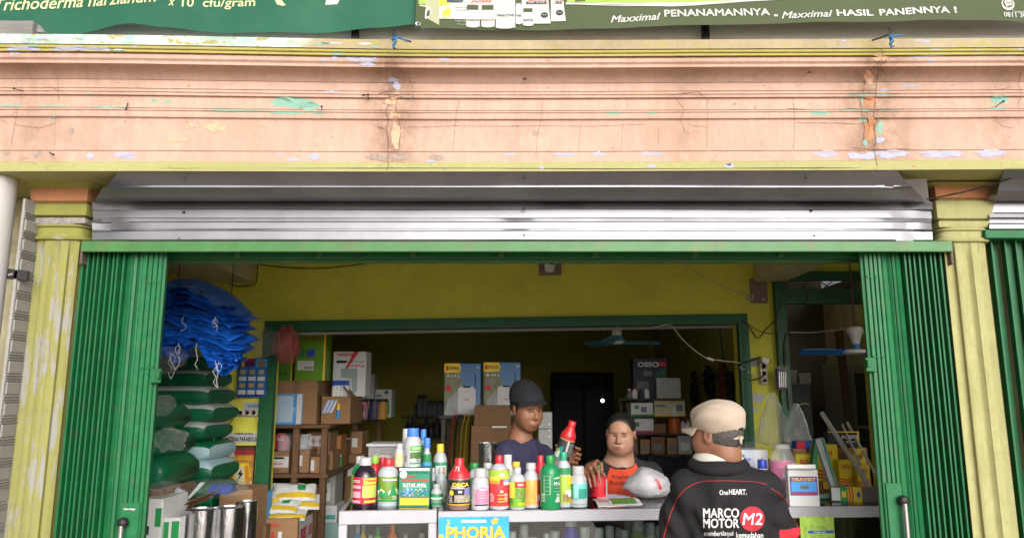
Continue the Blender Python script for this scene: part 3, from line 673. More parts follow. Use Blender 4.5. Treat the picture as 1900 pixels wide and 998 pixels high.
plates(gateR, [('plate', 1668, 3.275, 1660, 3.262, m_green), ('plate', 1659.5, 3.262, 1652, 3.268, m_green), ('plate', 1651.5, 3.262, 1643, 3.275, m_green), ('plate', 1643, 3.275, 1634, 3.265, m_green_lt),
               ('stile_strip', 1633.5, 3.262, 1626, 3.262, m_green_lt), ('stile_strip', 1625.5, 3.262, 1618, 3.262, m_green_lt), ('stile_strip', 1617.5, 3.262, 1610, 3.262, m_green_lt), ('stile_strip', 1609.5, 3.262, 1601, 3.262, m_green_lt), ('edge_channel', 1600, 3.268, 1597, 3.30, m_green)])
gateN = folding_gate('neighbouring green folding gate beyond the right column', 1842, m_green, 436, 1, 9, 22)
def gate_bits(root, sx, uh, vh, uplate, urv, vrv, ul, vl):
    Y = 3.262
    # lock plate with the pull handle
    x0, x1 = sorted((PX(uplate[0], 970, Y), PX(uplate[1], 970, Y)))
    g = G(); g.box((x0, Y - .012, .70), (x1, Y - .006, PZ(uplate[2], Y)), .002); world_child(g.build('lock_plate', m_green_lt), root)
    p = P(uh, vh, Y - .012); q = Vector((p.x, p.y, p.z - .17))
    for c in (p, q):
        g = G(); pr = [(.012, 0), (.014, .006), (.021, .010), (.023, .018), (.021, .028), (.012, .036), (.001, .037)]; g.lathe(pr, 16)
        world_child(g.build('handle_knob', m_black, None, c, (math.pi / 2, 0, 0), smooth=40), root)
    g = G(); g.tube([p + Vector((0, -.028, -.01)), q + Vector((0, -.028, .01))], .011, 12); world_child(g.build('grip', m_steel, smooth=40), root)
    for v in vrv:
        for u in urv:
            c = P(u + (v - 530) * -.086 * sx, v, Y - .004); g = G(); g.lathe([(.007, 0), (.006, .003), (.003, .005)], 10)
            world_child(g.build('rivet', m_green_lt, None, c, (math.pi / 2, 0, 0)), root)
    c = P(ul, vl, Y - .02); g = G()
    g.box((c.x - .024, c.y, c.z - .03), (c.x + .024, c.y + .012, c.z + .03), .002); g.box((c.x - .006 + sx * .02, c.y - .02, c.z - .012), (c.x + .006 + sx * .02, c.y, c.z + .02), .002)
    world_child(g.build('latch', m_green), root)
gate_bits(gateL, 1, 232, 968, (224, 259, 931), (275, 284, 293), (524, 682), 288, 697)
gate_bits(gateR, -1, 1672, 927, (1647, 1676, 895), (1610, 1617, 1626), (513, 662), 1617, 676)
text('bansap', .022, m_inkw, gateL, P(240, 944, 3.246) - gateL.location, bold=.01, shear=.3, fit=(.05, .012))
# blob pull on far-left neighbour
# ------------------------------------------------------------------ above the beam
m_roof = M('white_corrugated', (.78, .79, .80), .5, .0, var=.1, stretch=(1, 1, 8))
def corr(a, b):
    x = -4.5 + 9 * a; return (x, 3.265 + .008 * math.sin(b * 2 * math.pi * 9), 2.9 + 1.3 * b)
g = G(); g.slab(4, 73, corr, (0, .002, 0))
tag(g.build('corrugated_panel', m_roof, smooth=50), 'white corrugated metal panel behind the banners above the beam', 'panel')
m_post = M('black_post', (.015, .014, .014), .6)
for u, lb in ((659, 'black steel post behind the green banner'), (1309, 'black steel post behind the olive banner')):
    x = PX(u, 60, 3.22); g = G(); g.box((x - .017, 3.21, ZBT - .019), (x + .017, 3.235, 4.1), .003); tag(g.build('steel_post', m_post), lb, 'post')
g = G(); g.box((-4.5, 3.28, 3.95), (4.5, 3.36, 4.02), .004); tag(g.build('roof_purlin', m_post), 'dark purlin high above the banners', 'purlin')
m_gboard = M('weathered_wood', (.20, .19, .18), .9, var=.35, vs=9, bump=.4, bs=40, stretch=(.5, 8, 8))
wb = thing('wooden_board', 'weathered grey wooden board lying on the beam at far left', 'board', (PX(20, 50, 2.9), 2.92, ZBT - .015))
x0, x1 = PX(-90, 50, 2.9), PX(60, 50, 2.9)
g = G(); g.box((x0, 2.9, beam_warp(x1, ZBT, ZBB) - .002), (x1, 2.96, PZ(38, 2.9)), .004); world_child(g.build('plank', m_gboard), wb)
g = G(); g.extrude([P(68, 61, 2.93), P(84, 61, 2.93), P(72, 46, 2.93), P(68, 45, 2.93)], (0, .02, 0)); world_child(g.build('wedge', m_gboard), wb)

# banners
def drape(u0, u1, vb, Y, ztop, seed, wave=.02):
    """surface function of a hanging banner: a across, b from bottom (0) to top (1)"""
    x0, x1 = PX(u0, 50, Y), PX(u1, 50, Y)
    def fn(x, b):
        u = 950 + x * F_PX / (Y * ct + 1.6 * st)
        zb = PZ(vb(u), Y)
        z = zb + (ztop - zb) * b
        y = Y + wave * (1 - b * .5) * (nz(x * 2.3, seed) + .5 * nz(x * 5.1, seed, z * 1.5)) + .05 * b - .012 * math.exp(-b * 9) * nz(x * 3, seed + 4)
        return Vector((x, y, z))
    return x0, x1, fn
def banner(name, label, u0, u1, vb, Y, ztop, seed, mat, nu=90):
    x0, x1, fn = drape(u0, u1, vb, Y, ztop, seed)
    root = thing(name, label, 'banner', ((x0 + x1) / 2, Y, PZ(vb((u0 + u1) / 2), Y)))
    g = G(); g.slab(nu, 22, lambda a, b: fn(x0 + (x1 - x0) * a, b), (0, .0012, 0))
    world_child(g.build('cloth', mat, smooth=60), root)
    return root, fn
def on_banner(root, fn, s, size, mat, u, v, Y, bold=0., shear=0., align='LEFT', fit=None, off=.003, rotz=0.0, zr=None):
    p = P(u, v, Y)
    def place(x, y, z):
        X = p.x + x * math.cos(rotz) - y * math.sin(rotz); Z = p.z + x * math.sin(rotz) + y * math.cos(rotz)
        lo, hi = fn(X, 0), fn(X, 1); b = (Z - lo.z) / (hi.z - lo.z); q = fn(X, b)
        return (q.x, q.y - off - z, Z)
    o = text(s, size, mat, None, (0, 0, 0), (0, 0, 0), bold, shear, align=align, fit=fit, fn=place)
    world_child(o, root); return o
def print_shape(root, fn, pts, mat, Y, off=.002, name='print'):
    """flat printed shape given by photo pixels, laid on the cloth; fan around its centre"""
    n = len(pts); cu, cv = sum(p[0] for p in pts) / n, sum(p[1] for p in pts) / n
    dense = []
    for (a, b) in zip(pts, pts[1:] + pts[:1]):
        k = max(1, int(math.hypot(b[0] - a[0], b[1] - a[1]) / 6))
        dense += [(a[0] + (b[0] - a[0]) * i / k, a[1] + (b[1] - a[1]) * i / k) for i in range(k)]
    def at(u, v):
        p = P(u, v, Y); lo, hi = fn(p.x, 0), fn(p.x, 1); b = (p.z - lo.z) / (hi.z - lo.z); q = fn(p.x, b); return (q.x, q.y - off, p.z)
    N = len(dense); rings = 4
    vs = [at(cu + (u - cu) * r / rings, cv + (v - cv) * r / rings) for r in range(1, rings + 1) for u, v in dense] + [at(cu, cv)]
    fs = [(i, (i + 1) % N, rings * N) for i in range(N)] + [((r) * N + i, (r) * N + (i + 1) % N, (r + 1) * N + (i + 1) % N, (r + 1) * N + i) for r in range(rings - 1) for i in range(N)]
    o = G().add(vs, fs).build(name, mat, fix=False); world_child(o, root); return o
def interp(pts):
    def f(u):
        for (a, va), (b, vb) in zip(pts, pts[1:]):
            if u <= b: return va + (vb - va) * smoothstep(0, 1, (u - a) / (b - a)) if u >= a else va
        return pts[-1][1]
    return f
m_bgreen = M('banner_green', (.005, .086, .044), .7, var=.15, vs=4, dirt=((.03, .12, .07), .5, 3))
m_bolive = M('banner_olive', (.048, .066, .022), .7, var=.12, vs=4)
m_bcream = M('banner_cream', (.51, .51, .28), .55, var=.05); m_bgrey = M('banner_white', (.44, .44, .42), .55, var=.08)
m_blime = M('banner_lime', (.26, .38, .06), .55, var=.08)
gb, gf = banner('green_banner', 'sagging green plastic banner with cream lettering at top left', -120, 772, interp([(-120, 70), (60, 62), (130, 63), (240, 44), (300, 50), (430, 63), (560, 62), (700, 52), (772, 46)]), 3.16, 4.0, 2, m_bgreen)
on_banner(gb, gf, 'Trichoderma harzianum', .09, m_bcream, 140, 2, 3.16, .016, .2, align='CENTER', fit=(.74, None), rotz=.07)
on_banner(gb, gf, 'x', .09, m_bcream, 317, 4, 3.16, .014, .2, align='CENTER', fit=(.03, .03)); on_banner(gb, gf, '10', .09, m_bcream, 347, 3, 3.16, .014, 0, align='CENTER', fit=(.055, .045))
on_banner(gb, gf, '8', .055, m_bcream, 365, -9, 3.16, .012, 0, align='CENTER', fit=(.018, .026))
on_banner(gb, gf, 'cfu/gram', .09, m_bcream, 424, 6, 3.16, .014, 0, align='CENTER', fit=(.245, .058))
print_shape(gb, gf, [(513, -12), (522, 0), (527, 7), (531, 10), (524, 12), (514, 9), (509, -2)], m_bcream, 3.16)
print_shape(gb, gf, [(606, -10), (632, -10), (625, 6), (602, 8)], m_bgrey, 3.16)
ob, of = banner('olive_banner', 'olive green banner with white slogan and printed product packs', 770, 2040, interp([(770, 53), (1000, 57), (1300, 47), (1500, 42), (1700, 40), (1900, 38), (2040, 38)]), 3.12, 4.0, 6, m_bolive)
YO = 3.12
def curve_v(u): return 14 - 6 * math.sin((u - 1050) / 850 * math.pi) if u > 1050 else 14
print_shape(ob, of, [(1050, 9), (1250, 11.5), (1290, 10), (1380, 2), (1470, -3), (1470, -7), (1380, -2), (1290, 5), (1250, 7), (1050, 5)], m_bgrey, YO, .003)
print_shape(ob, of, [(1052, 5), (1250, 7), (1290, 5), (1380, -2), (1470, -7), (1470, -60), (1052, -60)], m_blime, YO)
print_shape(ob, of, [(778, 7), (790, 9), (790, 12), (778, 10)], m_bgrey, YO); print_shape(ob, of, [(776, -20), (790, -20), (790, 7), (776, 6)], m_blime, YO)
t = 'Maxximal', 'PENANAMANNYA', '- ', 'Maxximal', 'HASIL PANENNYA !'
on_banner(ob, of, 'Maxximal', .062, m_bgrey, 0, 0, YO, .004, .3, fit=None) if False else None
for s_, u0, u1, v0, v1, sh, bd in (('Maxximal', 1133, 1226, 44, 28, .35, .02), ('PENANAMANNYA', 1233, 1429, 39, 14, 0, .03), ('-', 1437, 1444, 27, 25, 0, .03), ('Maxximal', 1451, 1544, 33, 18, .35, .02), ('HASIL', 1552, 1621, 28, 18, 0, .03), ('PANENNYA', 1632, 1760, 30, 15, 0, .03), ('!', 1768, 1774, 26, 14, 0, .03)):
    a, b = P(u0, (v0 + v1) / 2, YO), P(u1, (v0 + v1) / 2, YO); c = P((u0 + u1) / 2, (v0 + v1) / 2, YO)
    slope = {1133: .10, 1233: .04, 1437: 0, 1451: .02}.get(u0, .03)
    on_banner(ob, of, s_, .062, m_bgrey, (u0 + u1) / 2, {1133: 33, 1233: 23, 1437: 26, 1451: 27, 1552: 24, 1632: 22, 1768: 20}[u0], YO, bd, sh, align='CENTER', fit=(b.x - a.x, None if s_ == '-' else .034), rotz=slope * .6)
# printed packs
W1, GR = m_bgrey, M('print_grey', (.38, .38, .36), .6, var=.1)
print_shape(ob, of, [(788, -20), (815, -20), (815, 48), (790, 33)], M('print_tan', (.33, .34, .20), .6), YO)
print_shape(ob, of, [(815, -20), (945, -20), (945, 36), (815, 36)], W1, YO, .003)
print_shape(ob, of, [(815, -20), (850, -20), (833, 8), (815, 12)], m_inky, YO, .004)
print_shape(ob, of, [(828, 5), (832, -12), (865, -12), (858, 4)], M('print_navy', (.02, .05, .07), .6), YO, .005)
on_banner(ob, of, 'JOSSS', .05, m_inkr, 893, 1, YO, .015, .3, align='CENTER', fit=(.10, .028), off=.006)
on_banner(ob, of, 'THRIZ', .03, W1, 846, -2, YO, .01, .2, align='CENTER', fit=(.05, .014), off=.007)
for k in range(3): print_shape(ob, of, [(822 + k * 5, 36), (820 + k * 5, 26 - k * 3), (825 + k * 5, 16 - k * 2), (827 + k * 5, 26 - k * 2)], m_inky, YO, .005)
print_shape(ob, of, [(788, 34), (789, 20), (793, 14), (799, 15), (801, 24), (796, 34), (790, 37)], W1, YO, .004); print_shape(ob, of, [(791, 32), (793, 20), (798, 19), (797, 30)], m_bolive, YO, .005)
for k, (s_, uu, vv, ww) in enumerate((('Fitoplus nutrisi untuk padi', 858, 14, 26), ('kualitas hasil panen', 858, 19, 22), ('Tanaman subur', 855, 40, 22), ('Hasil panen', 858, 46, 20))):
    on_banner(ob, of, s_, .012, m_ink if k < 2 else W1, uu, vv, YO, .01, 0, align='CENTER', fit=(ww * .0024, .006), off=.005)
def jarprint(u0, u1, v0, v1, cap, nm, col):
    w = u1 - u0; h = v1 - v0
    print_shape(ob, of, [(u0, v1 - 2), (u0, v0 + h * .33), (u0 + w * .15, v0 + h * .22), (u1 - w * .15, v0 + h * .22), (u1, v0 + h * .33), (u1, v1 - 2), (u1 - w * .3, v1), (u0 + w * .3, v1)], W1, YO, .006)
    if cap: print_shape(ob, of, [(u0 + w * .05, v0 + h * .2), (u0 + w * .05, v0), (u1 - w * .1, v0), (u1 - w * .1, v0 + h * .2)], m_bolive, YO, .007)
    on_banner(ob, of, nm, .02, col, (u0 + u1) / 2, v0 + h * .68, YO, .015, .1, align='CENTER', fit=(w * .0022, .011), off=.008)
jarprint(865, 890, 9, 52, True, 'FLUSUS DF', m_ink); jarprint(893, 918, 9, 52, True, 'Phospho WP', m_inkr)
jarprint(920, 956, -25, 55, False, 'TRIACTIVE', m_ink); jarprint(957, 968, -5, 47, False, 'VE', m_ink); jarprint(970, 990, 16, 50, True, 'KANTIN', m_ink)
for u0, u1, v1 in ((968, 1022, 45), (1022, 1050, 41)):
    print_shape(ob, of, [(u0, -20), (u1 - 6, -20), (u1 - 3, 20), (u1, v1), (u0, v1)], W1, YO, .0045)
    print_shape(ob, of, [(u0 + 8, 8), (u0 + 8, 3), (u1 - 6, 3), (u1 - 9, 6), (u1 - 6, 8)], m_ink, YO, .0055)
    print_shape(ob, of, [(u1 - 12 + 7 * math.cos(a), v1 - 16 + 5.5 * math.sin(a)) for a in [k * .63 for k in range(10)]], m_ink, YO, .0055)
    on_banner(ob, of, '500 gr', .012, W1, u1 - 12, v1 - 16, YO, .01, 0, align='CENTER', fit=(.02, .006), off=.0075)
    on_banner(ob, of, 'ADINIT-B' if u0 < 1000 else 'IT-B', .03, m_inkr, (u0 + u1) / 2 + 2, -1, YO, .02, 0, align='CENTER', fit=((u1 - u0) * .0016, .016), off=.007)
    on_banner(ob, of, 'NPK 16-8-8' if u0 < 1000 else '26-0-0', .02, W1, (u0 + u1) / 2, 5.5, YO, .015, 0, align='CENTER', fit=((u1 - u0) * .0014, .008), off=.008)
ring = [(1873 + 13 * math.cos(a), 6 + 12 * math.sin(a)) for a in [k * .35 for k in range(18)]]
print_shape(ob, of, ring, W1, YO, .003); print_shape(ob, of, [(1873 + 10 * math.cos(a), 4 + 9 * math.sin(a)) for a in [k * .35 for k in range(18)]], m_bolive, YO, .004)
print_shape(ob, of, [(1865, 3), (1868, -2), (1878, -2), (1882, 3), (1880, 8), (1875, 9), (1870, 12), (1868, 8)], W1, YO, .005)
for k in range(3): print_shape(ob, of, [(1869 + 4 * k, 3), (1871 + 4 * k, 2), (1872 + 4 * k, 4), (1870 + 4 * k, 5)], m_bolive, YO, .0065)
on_banner(ob, of, 'Customer', .02, W1, 1880, 20, YO, .0, 0, align='LEFT', off=.004); on_banner(ob, of, '0811 305', .034, W1, 1863, 27, YO, .02, 0, align='LEFT', off=.004)
# grommet
c = P(776, 47, YO); g = G(); g.lathe([(.009, 0), (.012, .001), (.009, .003), (.006, .002)], 14, cap=False); world_child(g.build('grommet', m_steel, None, c + Vector((0, -.01, 0)), (math.pi / 2, 0, 0)), ob)
# knots of blue twine with wire tails
m_twine = M('blue_twine', (.03, .16, .34), .7)
for (u, v, lb) in ((732, 75, 'knot of blue twine and black wire on the beam beside the green banner'), (1652, 72, 'knot of blue twine and black wire on the beam below the olive banner')):
    c = P(u, v, 2.79); k = thing('twine_knot', lb, 'twine', c)
    r2 = random.Random(u)
    g = G()
    g.tube([c + Vector((.0 + .012 * math.cos(t * 1.9) * (1 - t / 30), -.004 + .008 * math.sin(t * 2.3), .01 - .003 * t + .012 * math.sin(t * 1.3))) for t in range(16)], .003, 6)
    g.tube([c + Vector((.0, -.006, 0)), c + Vector((.02, -.004, .012)), c + Vector((.05, -.0, .016 if u > 1000 else -.006))], .004, 6)
    world_child(g.build('twine', m_twine, smooth=60), k)
    g = G(); s_ = -1 if u > 1000 else 1
    g.tube([c + Vector((-.002, 0, .0)), c + Vector((.006 * -s_, .0, .03)), c + Vector((.0, .01, .052))], .0028, 6); g.tube([c + Vector((0, 0, .02)), c + Vector((.03 * s_, .005, .008)), c + Vector((.065 * s_, .02, .002))], .0035, 6)
    world_child(g.build('wire', m_black, smooth=60), k)

# ------------------------------------------------------------------ far left: neighbour's pale pipe and embossed shutter
x = PX(8, 600, 3.1); pp = thing('white_pipe', 'thick off-white downpipe at the left edge of the picture', 'pipe', (PX(-34, 320, 3.02), 3.1, 0))
g = G(); g.lathe([(.088, .002), (.088, ZBB + .0)], 28); g.build('pipe', M('pipe_white', (.50, .485, .475), .5, var=.08, vs=2, dirt=((.45, .42, .40), .4, 5)), pp, smooth=40)
g = G(); g.lathe([(.096, .9), (.096, 1.0)], 28); g.build('collar', M('pipe_white'), pp, smooth=40)
m_emb = M('embossed_grey', (.27, .26, .25), .6, var=.12, vs=3, dirt=((.2, .19, .18), .5, 9))
es = thing('embossed_panel_wall', 'grey embossed metal panel wall between the pipe and left column', 'wall', (-2.2, 3.5, 0))
xw = PX(30, 600, 3.16); z = .03
g = G(); g.box((xw - .012, 3.13, .004), (xw, 4.0, 2.46)); world_child(g.build('backing', m_emb), es)
while z < 2.36:
    h = .088
    for j in range(7):
        g = G(); g.box((-.003, 0, 0), (.005, .092, h - .034), .004); q = g.build('embossed_tile', m_emb); q.location = (xw, 3.14 + j * .1, z); world_child(q, es)
    for k in range(3):
        zz_ = z + h - .033 + k * .011
        g = G(); g.extrude([(xw - .002, 3.132, zz_), (xw + .007, 3.132, zz_ + .003), (xw - .002, 3.132, zz_ + .008)], (0, .85, 0)); world_child(g.build('rib', m_emb), es)
    z += h
c = P(40, 512, 3.17); g = G(); g.box((-.04, 0, -.022), (.05, .02, .022), .003); o = g.build('lock_box', m_dark, None, (c.x, c.y - .04, c.z), (0, .12, 0)); world_child(o, es)
g = G(); g.tube([(0, -.012, .0), (-.02, -.014, -.004)], .005, 8); o = g.build('bolt', m_steel, None, (c.x + .0, c.y - .04, c.z)); world_child(o, es)
g = G(); g.box((-4.4, 3.45, 0.004), (xw - .06, 3.6, ZBB), 0); tag(g.build('neighbour_wall', m_side), 'shaded wall of the neighbouring shop behind the pipe', 'wall')
g = G(); g.box((2.9, 3.5, .004), (4.4, 3.6, ZBB), 0); tag(g.build('neighbour_wall', m_side), 'dark wall behind the neighbouring gate at the right edge', 'wall')
# loose wire across the right capital
g = G(); a, b = P(1718, 370, 3.17), P(1905, 321, 3.05); n = 14
g.tube([a.lerp(b, i / n) + Vector((0, 0, -.012 * math.sin(math.pi * i / n))) for i in range(n + 1)], .003, 6); g.tube([a.lerp(b, i / n) + Vector((0, -.004, -.012 * math.sin(math.pi * i / n) + .003 * math.sin(i * 2.2))) for i in range(n + 1)], .002, 5)
tag(g.build('loose_cable', m_black), 'dark cable slanting across the capital of the right column', 'cable')
# ------------------------------------------------------------------ goods: cartons and printed faces
DIM = {}
def carton(name, label, u0, v0, u1, v1, Y, d, mat, cat='box', zb=None, rz=0.0, c=.004, group=None, tape=None, zt=None, tilt=0.0):
    vm = (v0 + v1) / 2; z1 = PZ(v0, Y) if zt is None else zt; z0 = PZ(v1, Y) if zb is None else zb
    x0, x1 = PX(u0, vm, Y), PX(u1, vm, Y); w, h = x1 - x0, z1 - z0
    g = G(); g.box((-w / 2, 0, 0), (w / 2, d, h), c)
    o = tag(g.build(name, mat, None, ((x0 + x1) / 2, Y, z0), (tilt, 0, rz)), label, cat, group)
    DIM[o.name] = (w, h, d)
    if tape:
        g = G(); g.box((-.022, -.0012, h * .72), (.022, d * .5, h + .0012)); g.build('tape', tape, o)
    return o
def panel(o, x0, x1, z0, z1, mat, off=.0015, name='printed_panel', pts=None):
    w, h, d = DIM[o.name]
    q = pts or [(x0, z0), (x1, z0), (x1, z1), (x0, z1)]
    g = G(); g.add([((x - .5) * w, -off, z * h) for x, z in q], [tuple(range(len(q)))])
    return g.build(name, mat, o, fix=False)
def ptext(o, s, cx, cz, fw, fh, mat, off=.003, bold=.02, shear=0.0, face='front'):
    w, h, d = DIM[o.name]
    return text(s, .1, mat, o, ((cx - .5) * w, -off, cz * h), (math.pi / 2, 0, 0), bold, shear, fit=(fw * w, fh * h))
def flaps(o, mat, angs=(2.2, 1.9)):
    """opened carton flaps along the left and right top edges"""
    w, h, d = DIM[o.name]
    for s_, a in zip((-1, 1), angs):
        g = G(); g.box((0, 0, -.002), (w * .45, d, .002)); r = g.build('flap', mat, o); r.location = (s_ * w / 2, 0, h); r.rotation_euler = (0, -a if s_ > 0 else math.pi + a, 0)
def board(name, x0, x1, y0, y1, z1, th, mat, parent):
    g = G(); g.box((x0, y0, z1 - th), (x1, y1, z1), .004); return world_child(g.build(name, mat), parent)
def post(x, y, z0, z1, w, mat, parent, name='post'):
    g = G(); g.box((x - w / 2, y - w / 2, z0), (x + w / 2, y + w / 2, z1), .004); return world_child(g.build(name, mat), parent)

# ---- rack along the left wall of the back room
YR = 6.0
zA, zB_, zC_ = PZ(787, YR), PZ(879, YR), PZ(960, YR)
xr = PX(604, 880, YR); xl = -2.33
rk = thing('wooden_rack', 'rough brown wooden rack with cartons along the left wall of the back room', 'rack', ((xl + xr) / 2, YR, ZF))
for z in (zA, zB_, zC_ - .42): board('shelf', xl, xr + .02, YR, 8.6, z, .03, m_wood_h, rk)
for x, y in ((PX(547, 830, YR), YR + .04), (xr - .03, YR + .05), (xr - .03, 7.2), (xr - .03, 8.5), (xl + .04, YR + .05)):
    post(x, y, ZF, zA - .031 if y > YR + .045 else zA - .031, .05, m_wood, rk)
# top of the rack
c1 = carton('brown_carton', 'opened brown carton under the green sprayer boxes on the rack', 512, 706, 588, 787, YR + .06, .5, m_card, zb=zA, tape=M('brown_tape', (.22, .13, .07), .3))
c2 = carton('brown_carton', 'half open brown carton right of the blue lid box on the rack', 596, 735, 650, 787, YR + .10, .45, m_card, zb=zA); flaps(c2, m_card, (.9, 2.3))
bl = carton('blue_white_box', 'glossy blue and white box standing open on the rack edge', 507, 730, 560, 786, YR + .01, .045, M('box_pale_blue', (.42, .55, .70), .3), zb=zA)
panel(bl, 0, .82, 0, .07, m_inklb); panel(bl, .70, .82, .07, 1, m_inklb); panel(bl, .82, .99, .03, .97, m_paper); panel(bl, .04, .68, .93, .99, m_inklb); ptext(bl, 'box', .75, .5, .06, .2, m_inkw)
g1 = carton('sprayer_box', 'green box with red lettering at the very left above the carton', 511, 640, 543, 706, YR + .2, .2, M('box_green', (.10, .26, .03), .4), zb=c1.location.z + DIM[c1.name][1])
panel(g1, .0, .9, .75, .95, m_inkr, name='red_panel'); panel(g1, .92, 1, 0, 1, m_inky); ptext(g1, 'SP-20', .45, .2, .5, .08, m_ink)
g2 = carton('sprayer_box', 'tall green sprayer box with yellow edge and white sticker', 548, 618, 604, 706, YR + .12, .2, M('box_green2', (.13, .30, .02), .4), zb=c1.location.z + DIM[c1.name][1])
ptext(g2, 'TOSATSU', .55, .89, .7, .07, m_inkr); panel(g2, .38, .64, .5, .66, m_inkb); panel(g2, .08, .62, .22, .42, m_paper); ptext(g2, '9900', .45, .27, .3, .05, m_ink); panel(g2, .93, 1, 0, 1, m_inky); panel(g2, .05, .3, .5, .66, m_inkg)
yb = carton('white_tool_box', 'tall white box with red lettering and grey machine picture, tilted', 617, 652, 679, 734, YR + .3, .18, m_paper, zb=c2.location.z + DIM[c2.name][1], rz=-.05, tilt=0)
ptext(yb, 'YAMAHA', .34, .93, .5, .07, m_inkr); panel(yb, 0, 0, 0, 0, m_inkr, pts=[(.62, 1), (.78, 1), (.42, .6), (.36, .6)]); ptext(yb, 'Power Sprayer', .68, .77, .55, .04, m_ink); ptext(yb, 'TM-767-26', .70, .68, .5, .06, m_inkr)
panel(yb, 0, 0, 0, 0, M('print_machine', (.3, .36, .36), .5), pts=[(.25, .62), (.75, .62), (.75, .12), (.62, .05), (.58, .4), (.25, .42)]); panel(yb, .1, .4, .74, .8, m_ink)
for k in range(4):
    x = PX(622 + k * 7, 700, YR + .2); zz = c2.location.z + DIM[c2.name][1]
    g = G(); g.lathe([(.022, 0), (.024, .01), (.024, .07), (.018, .09)], 14); o = tag(g.build('glue_bottle', m_white, None, (x, YR + .2, zz), smooth=40), 'small white bottle with dark blue cap, %s in the row before the white tool box' % ('first', 'second', 'third', 'last')[k], 'bottle', 'small bottles before the tool box')
    g = G(); g.lathe([(.02, .09), (.022, .095), (.022, .125), (.018, .13)], 14); g.build('cap', m_inkb, o, smooth=40)
# bundle of envelopes and a marker leaning in the half open carton
eb = thing('paper_bundle', 'bundle of folded blue-white papers stuck in the half open carton', 'papers', P(605, 765, YR + .09))
for k in range(6):
    a = P(596 + k * 3, 766, YR + .085 - k * .004); b = P(606 + k * 3.4, 742, YR + .085 - k * .004)
    g = G(); g.extrude([a, a + Vector((.02, 0, 0)), b + Vector((.02, 0, 0)), b], (0, .003, 0)); world_child(g.build('sheet', m_paper if k % 2 else M('paper_blue', (.2, .3, .6), .6)), eb)
mk_ = thing('glue_stick', 'small blue tube with yellow cap stuck at the carton edge', 'tube', P(627, 776, YR + .085)); c = P(627, 776, YR + .085)
g = G(); g.lathe([(.012, 0), (.015, .01), (.014, .07)], 12); g.build('tube_body', m_inklb, mk_, smooth=40); g = G(); g.lathe([(.013, .07), (.013, .09), (.011, .12)], 12); g.build('cap', m_inky, mk_, smooth=40)
# middle level
zM = zB_
def jar(name, label, u, Y, zb, r, h, lidmat, cat='jar', group=None, body=None):
    o = thing(name, label, cat, (PXZ(u, Y, zb), Y, zb), group=group)
    g = G(); g.lathe([(r * .8, 0), (r, .01), (r, h * .3), (r * .95, h * .35), (r, h * .4), (r, h * .75), (r * .75, h * .85), (r * .7, h * .88)], 20); g.build('glass_body', body or m_clear, o, smooth=50)
    g = G(); g.lathe([(r * .72, h * .86), (r * .75, h * .87), (r * .75, h), (r * .6, h * 1.02)], 20); g.build('lid', lidmat, o, smooth=50)
    return o
cA = carton('brown_carton', 'brown carton with white hazard label left of the rack post', 498, 836, 536, 879, YR + .08, .4, m_card, zb=zM)
panel(cA, .1, .98, .25, .75, m_paper); panel(cA, .15, .75, .63, .72, m_inkb); ptext(cA, 'BISI', .5, .42, .4, .1, m_inkr); panel(cA, .2, .6, .08, .16, m_card_dk)
cB = carton('brown_carton', 'narrow brown carton with hazard label just right of the rack post', 552, 834, 574, 879, YR + .10, .35, m_card, zb=zM); panel(cB, .02, .4, .3, .75, m_paper)
cC = carton('brown_carton', 'low brown carton with small hazard label in the front of the rack', 576, 847, 600, 879, YR + .06, .2, m_card, zb=zM); panel(cC, .02, .3, .15, .8, m_paper)
cD = carton('brown_carton', 'brown carton behind the low carton on the middle shelf', 579, 836, 617, 879, YR + .32, .3, m_card, zb=zM)
cE = carton('brown_carton', 'brown carton with two diamond hazard symbols on the stack', 572, 801, 612, 836, YR + .34, .28, m_card, zb=cD.location.z + DIM[cD.name][1])
panel(cE, .05, .75, .25, .8, m_paper)
for k in (.25, .55):
    panel(cE, 0, 0, 0, 0, m_inkr, .003, pts=[(k - .13, .5), (k, .3), (k + .13, .5), (k, .7)]); panel(cE, 0, 0, 0, 0, m_paper, .004, pts=[(k - .10, .5), (k, .35), (k + .10, .5), (k, .65)]); panel(cE, k - .03, k + .03, .43, .58, m_ink, .005)
rb = thing('red_lid_jar', 'clear jar with round red lid lying on its side on the carton', 'jar', (PXZ(522, YR + .12, zM + .2), YR + .12, cA.location.z + DIM[cA.name][1] + .07))
g = G(); g.lathe([(.01, -.02), (.06, -.015), (.07, 0), (.068, .02), (.03, .03)], 22); q = g.build('lid', M('lid_red', (.42, .05, .06), .5), rb, smooth=50); q.rotation_euler = (math.pi / 2, 0, 0); q.location = (0, -.0, .0)
g = G(); g.lathe([(.06, 0), (.066, .02), (.066, .16), (.05, .18)], 20); q = g.build('glass_body', m_clear, rb, smooth=50); q.rotation_euler = (-math.pi / 2, 0, 0); q.location = (0, .02, 0)
text('BISI', .03, m_inkw, rb, (0, -.034, .02), bold=.03)
for k, (u, zz) in enumerate(((527, 0), (560, 1), (568, 1))):
    jar('clear_jar', ('ribbed clear jar below the red lid', 'ribbed clear jar directly right of the rack post', 'ribbed clear jar beside the diamond hazard carton')[k], u, YR + .06 + .03 * k, (cA if zz == 0 else cB).location.z + DIM[(cA if zz == 0 else cB).name][1], .05, .12, m_clear, group='ribbed clear jars on the rack')
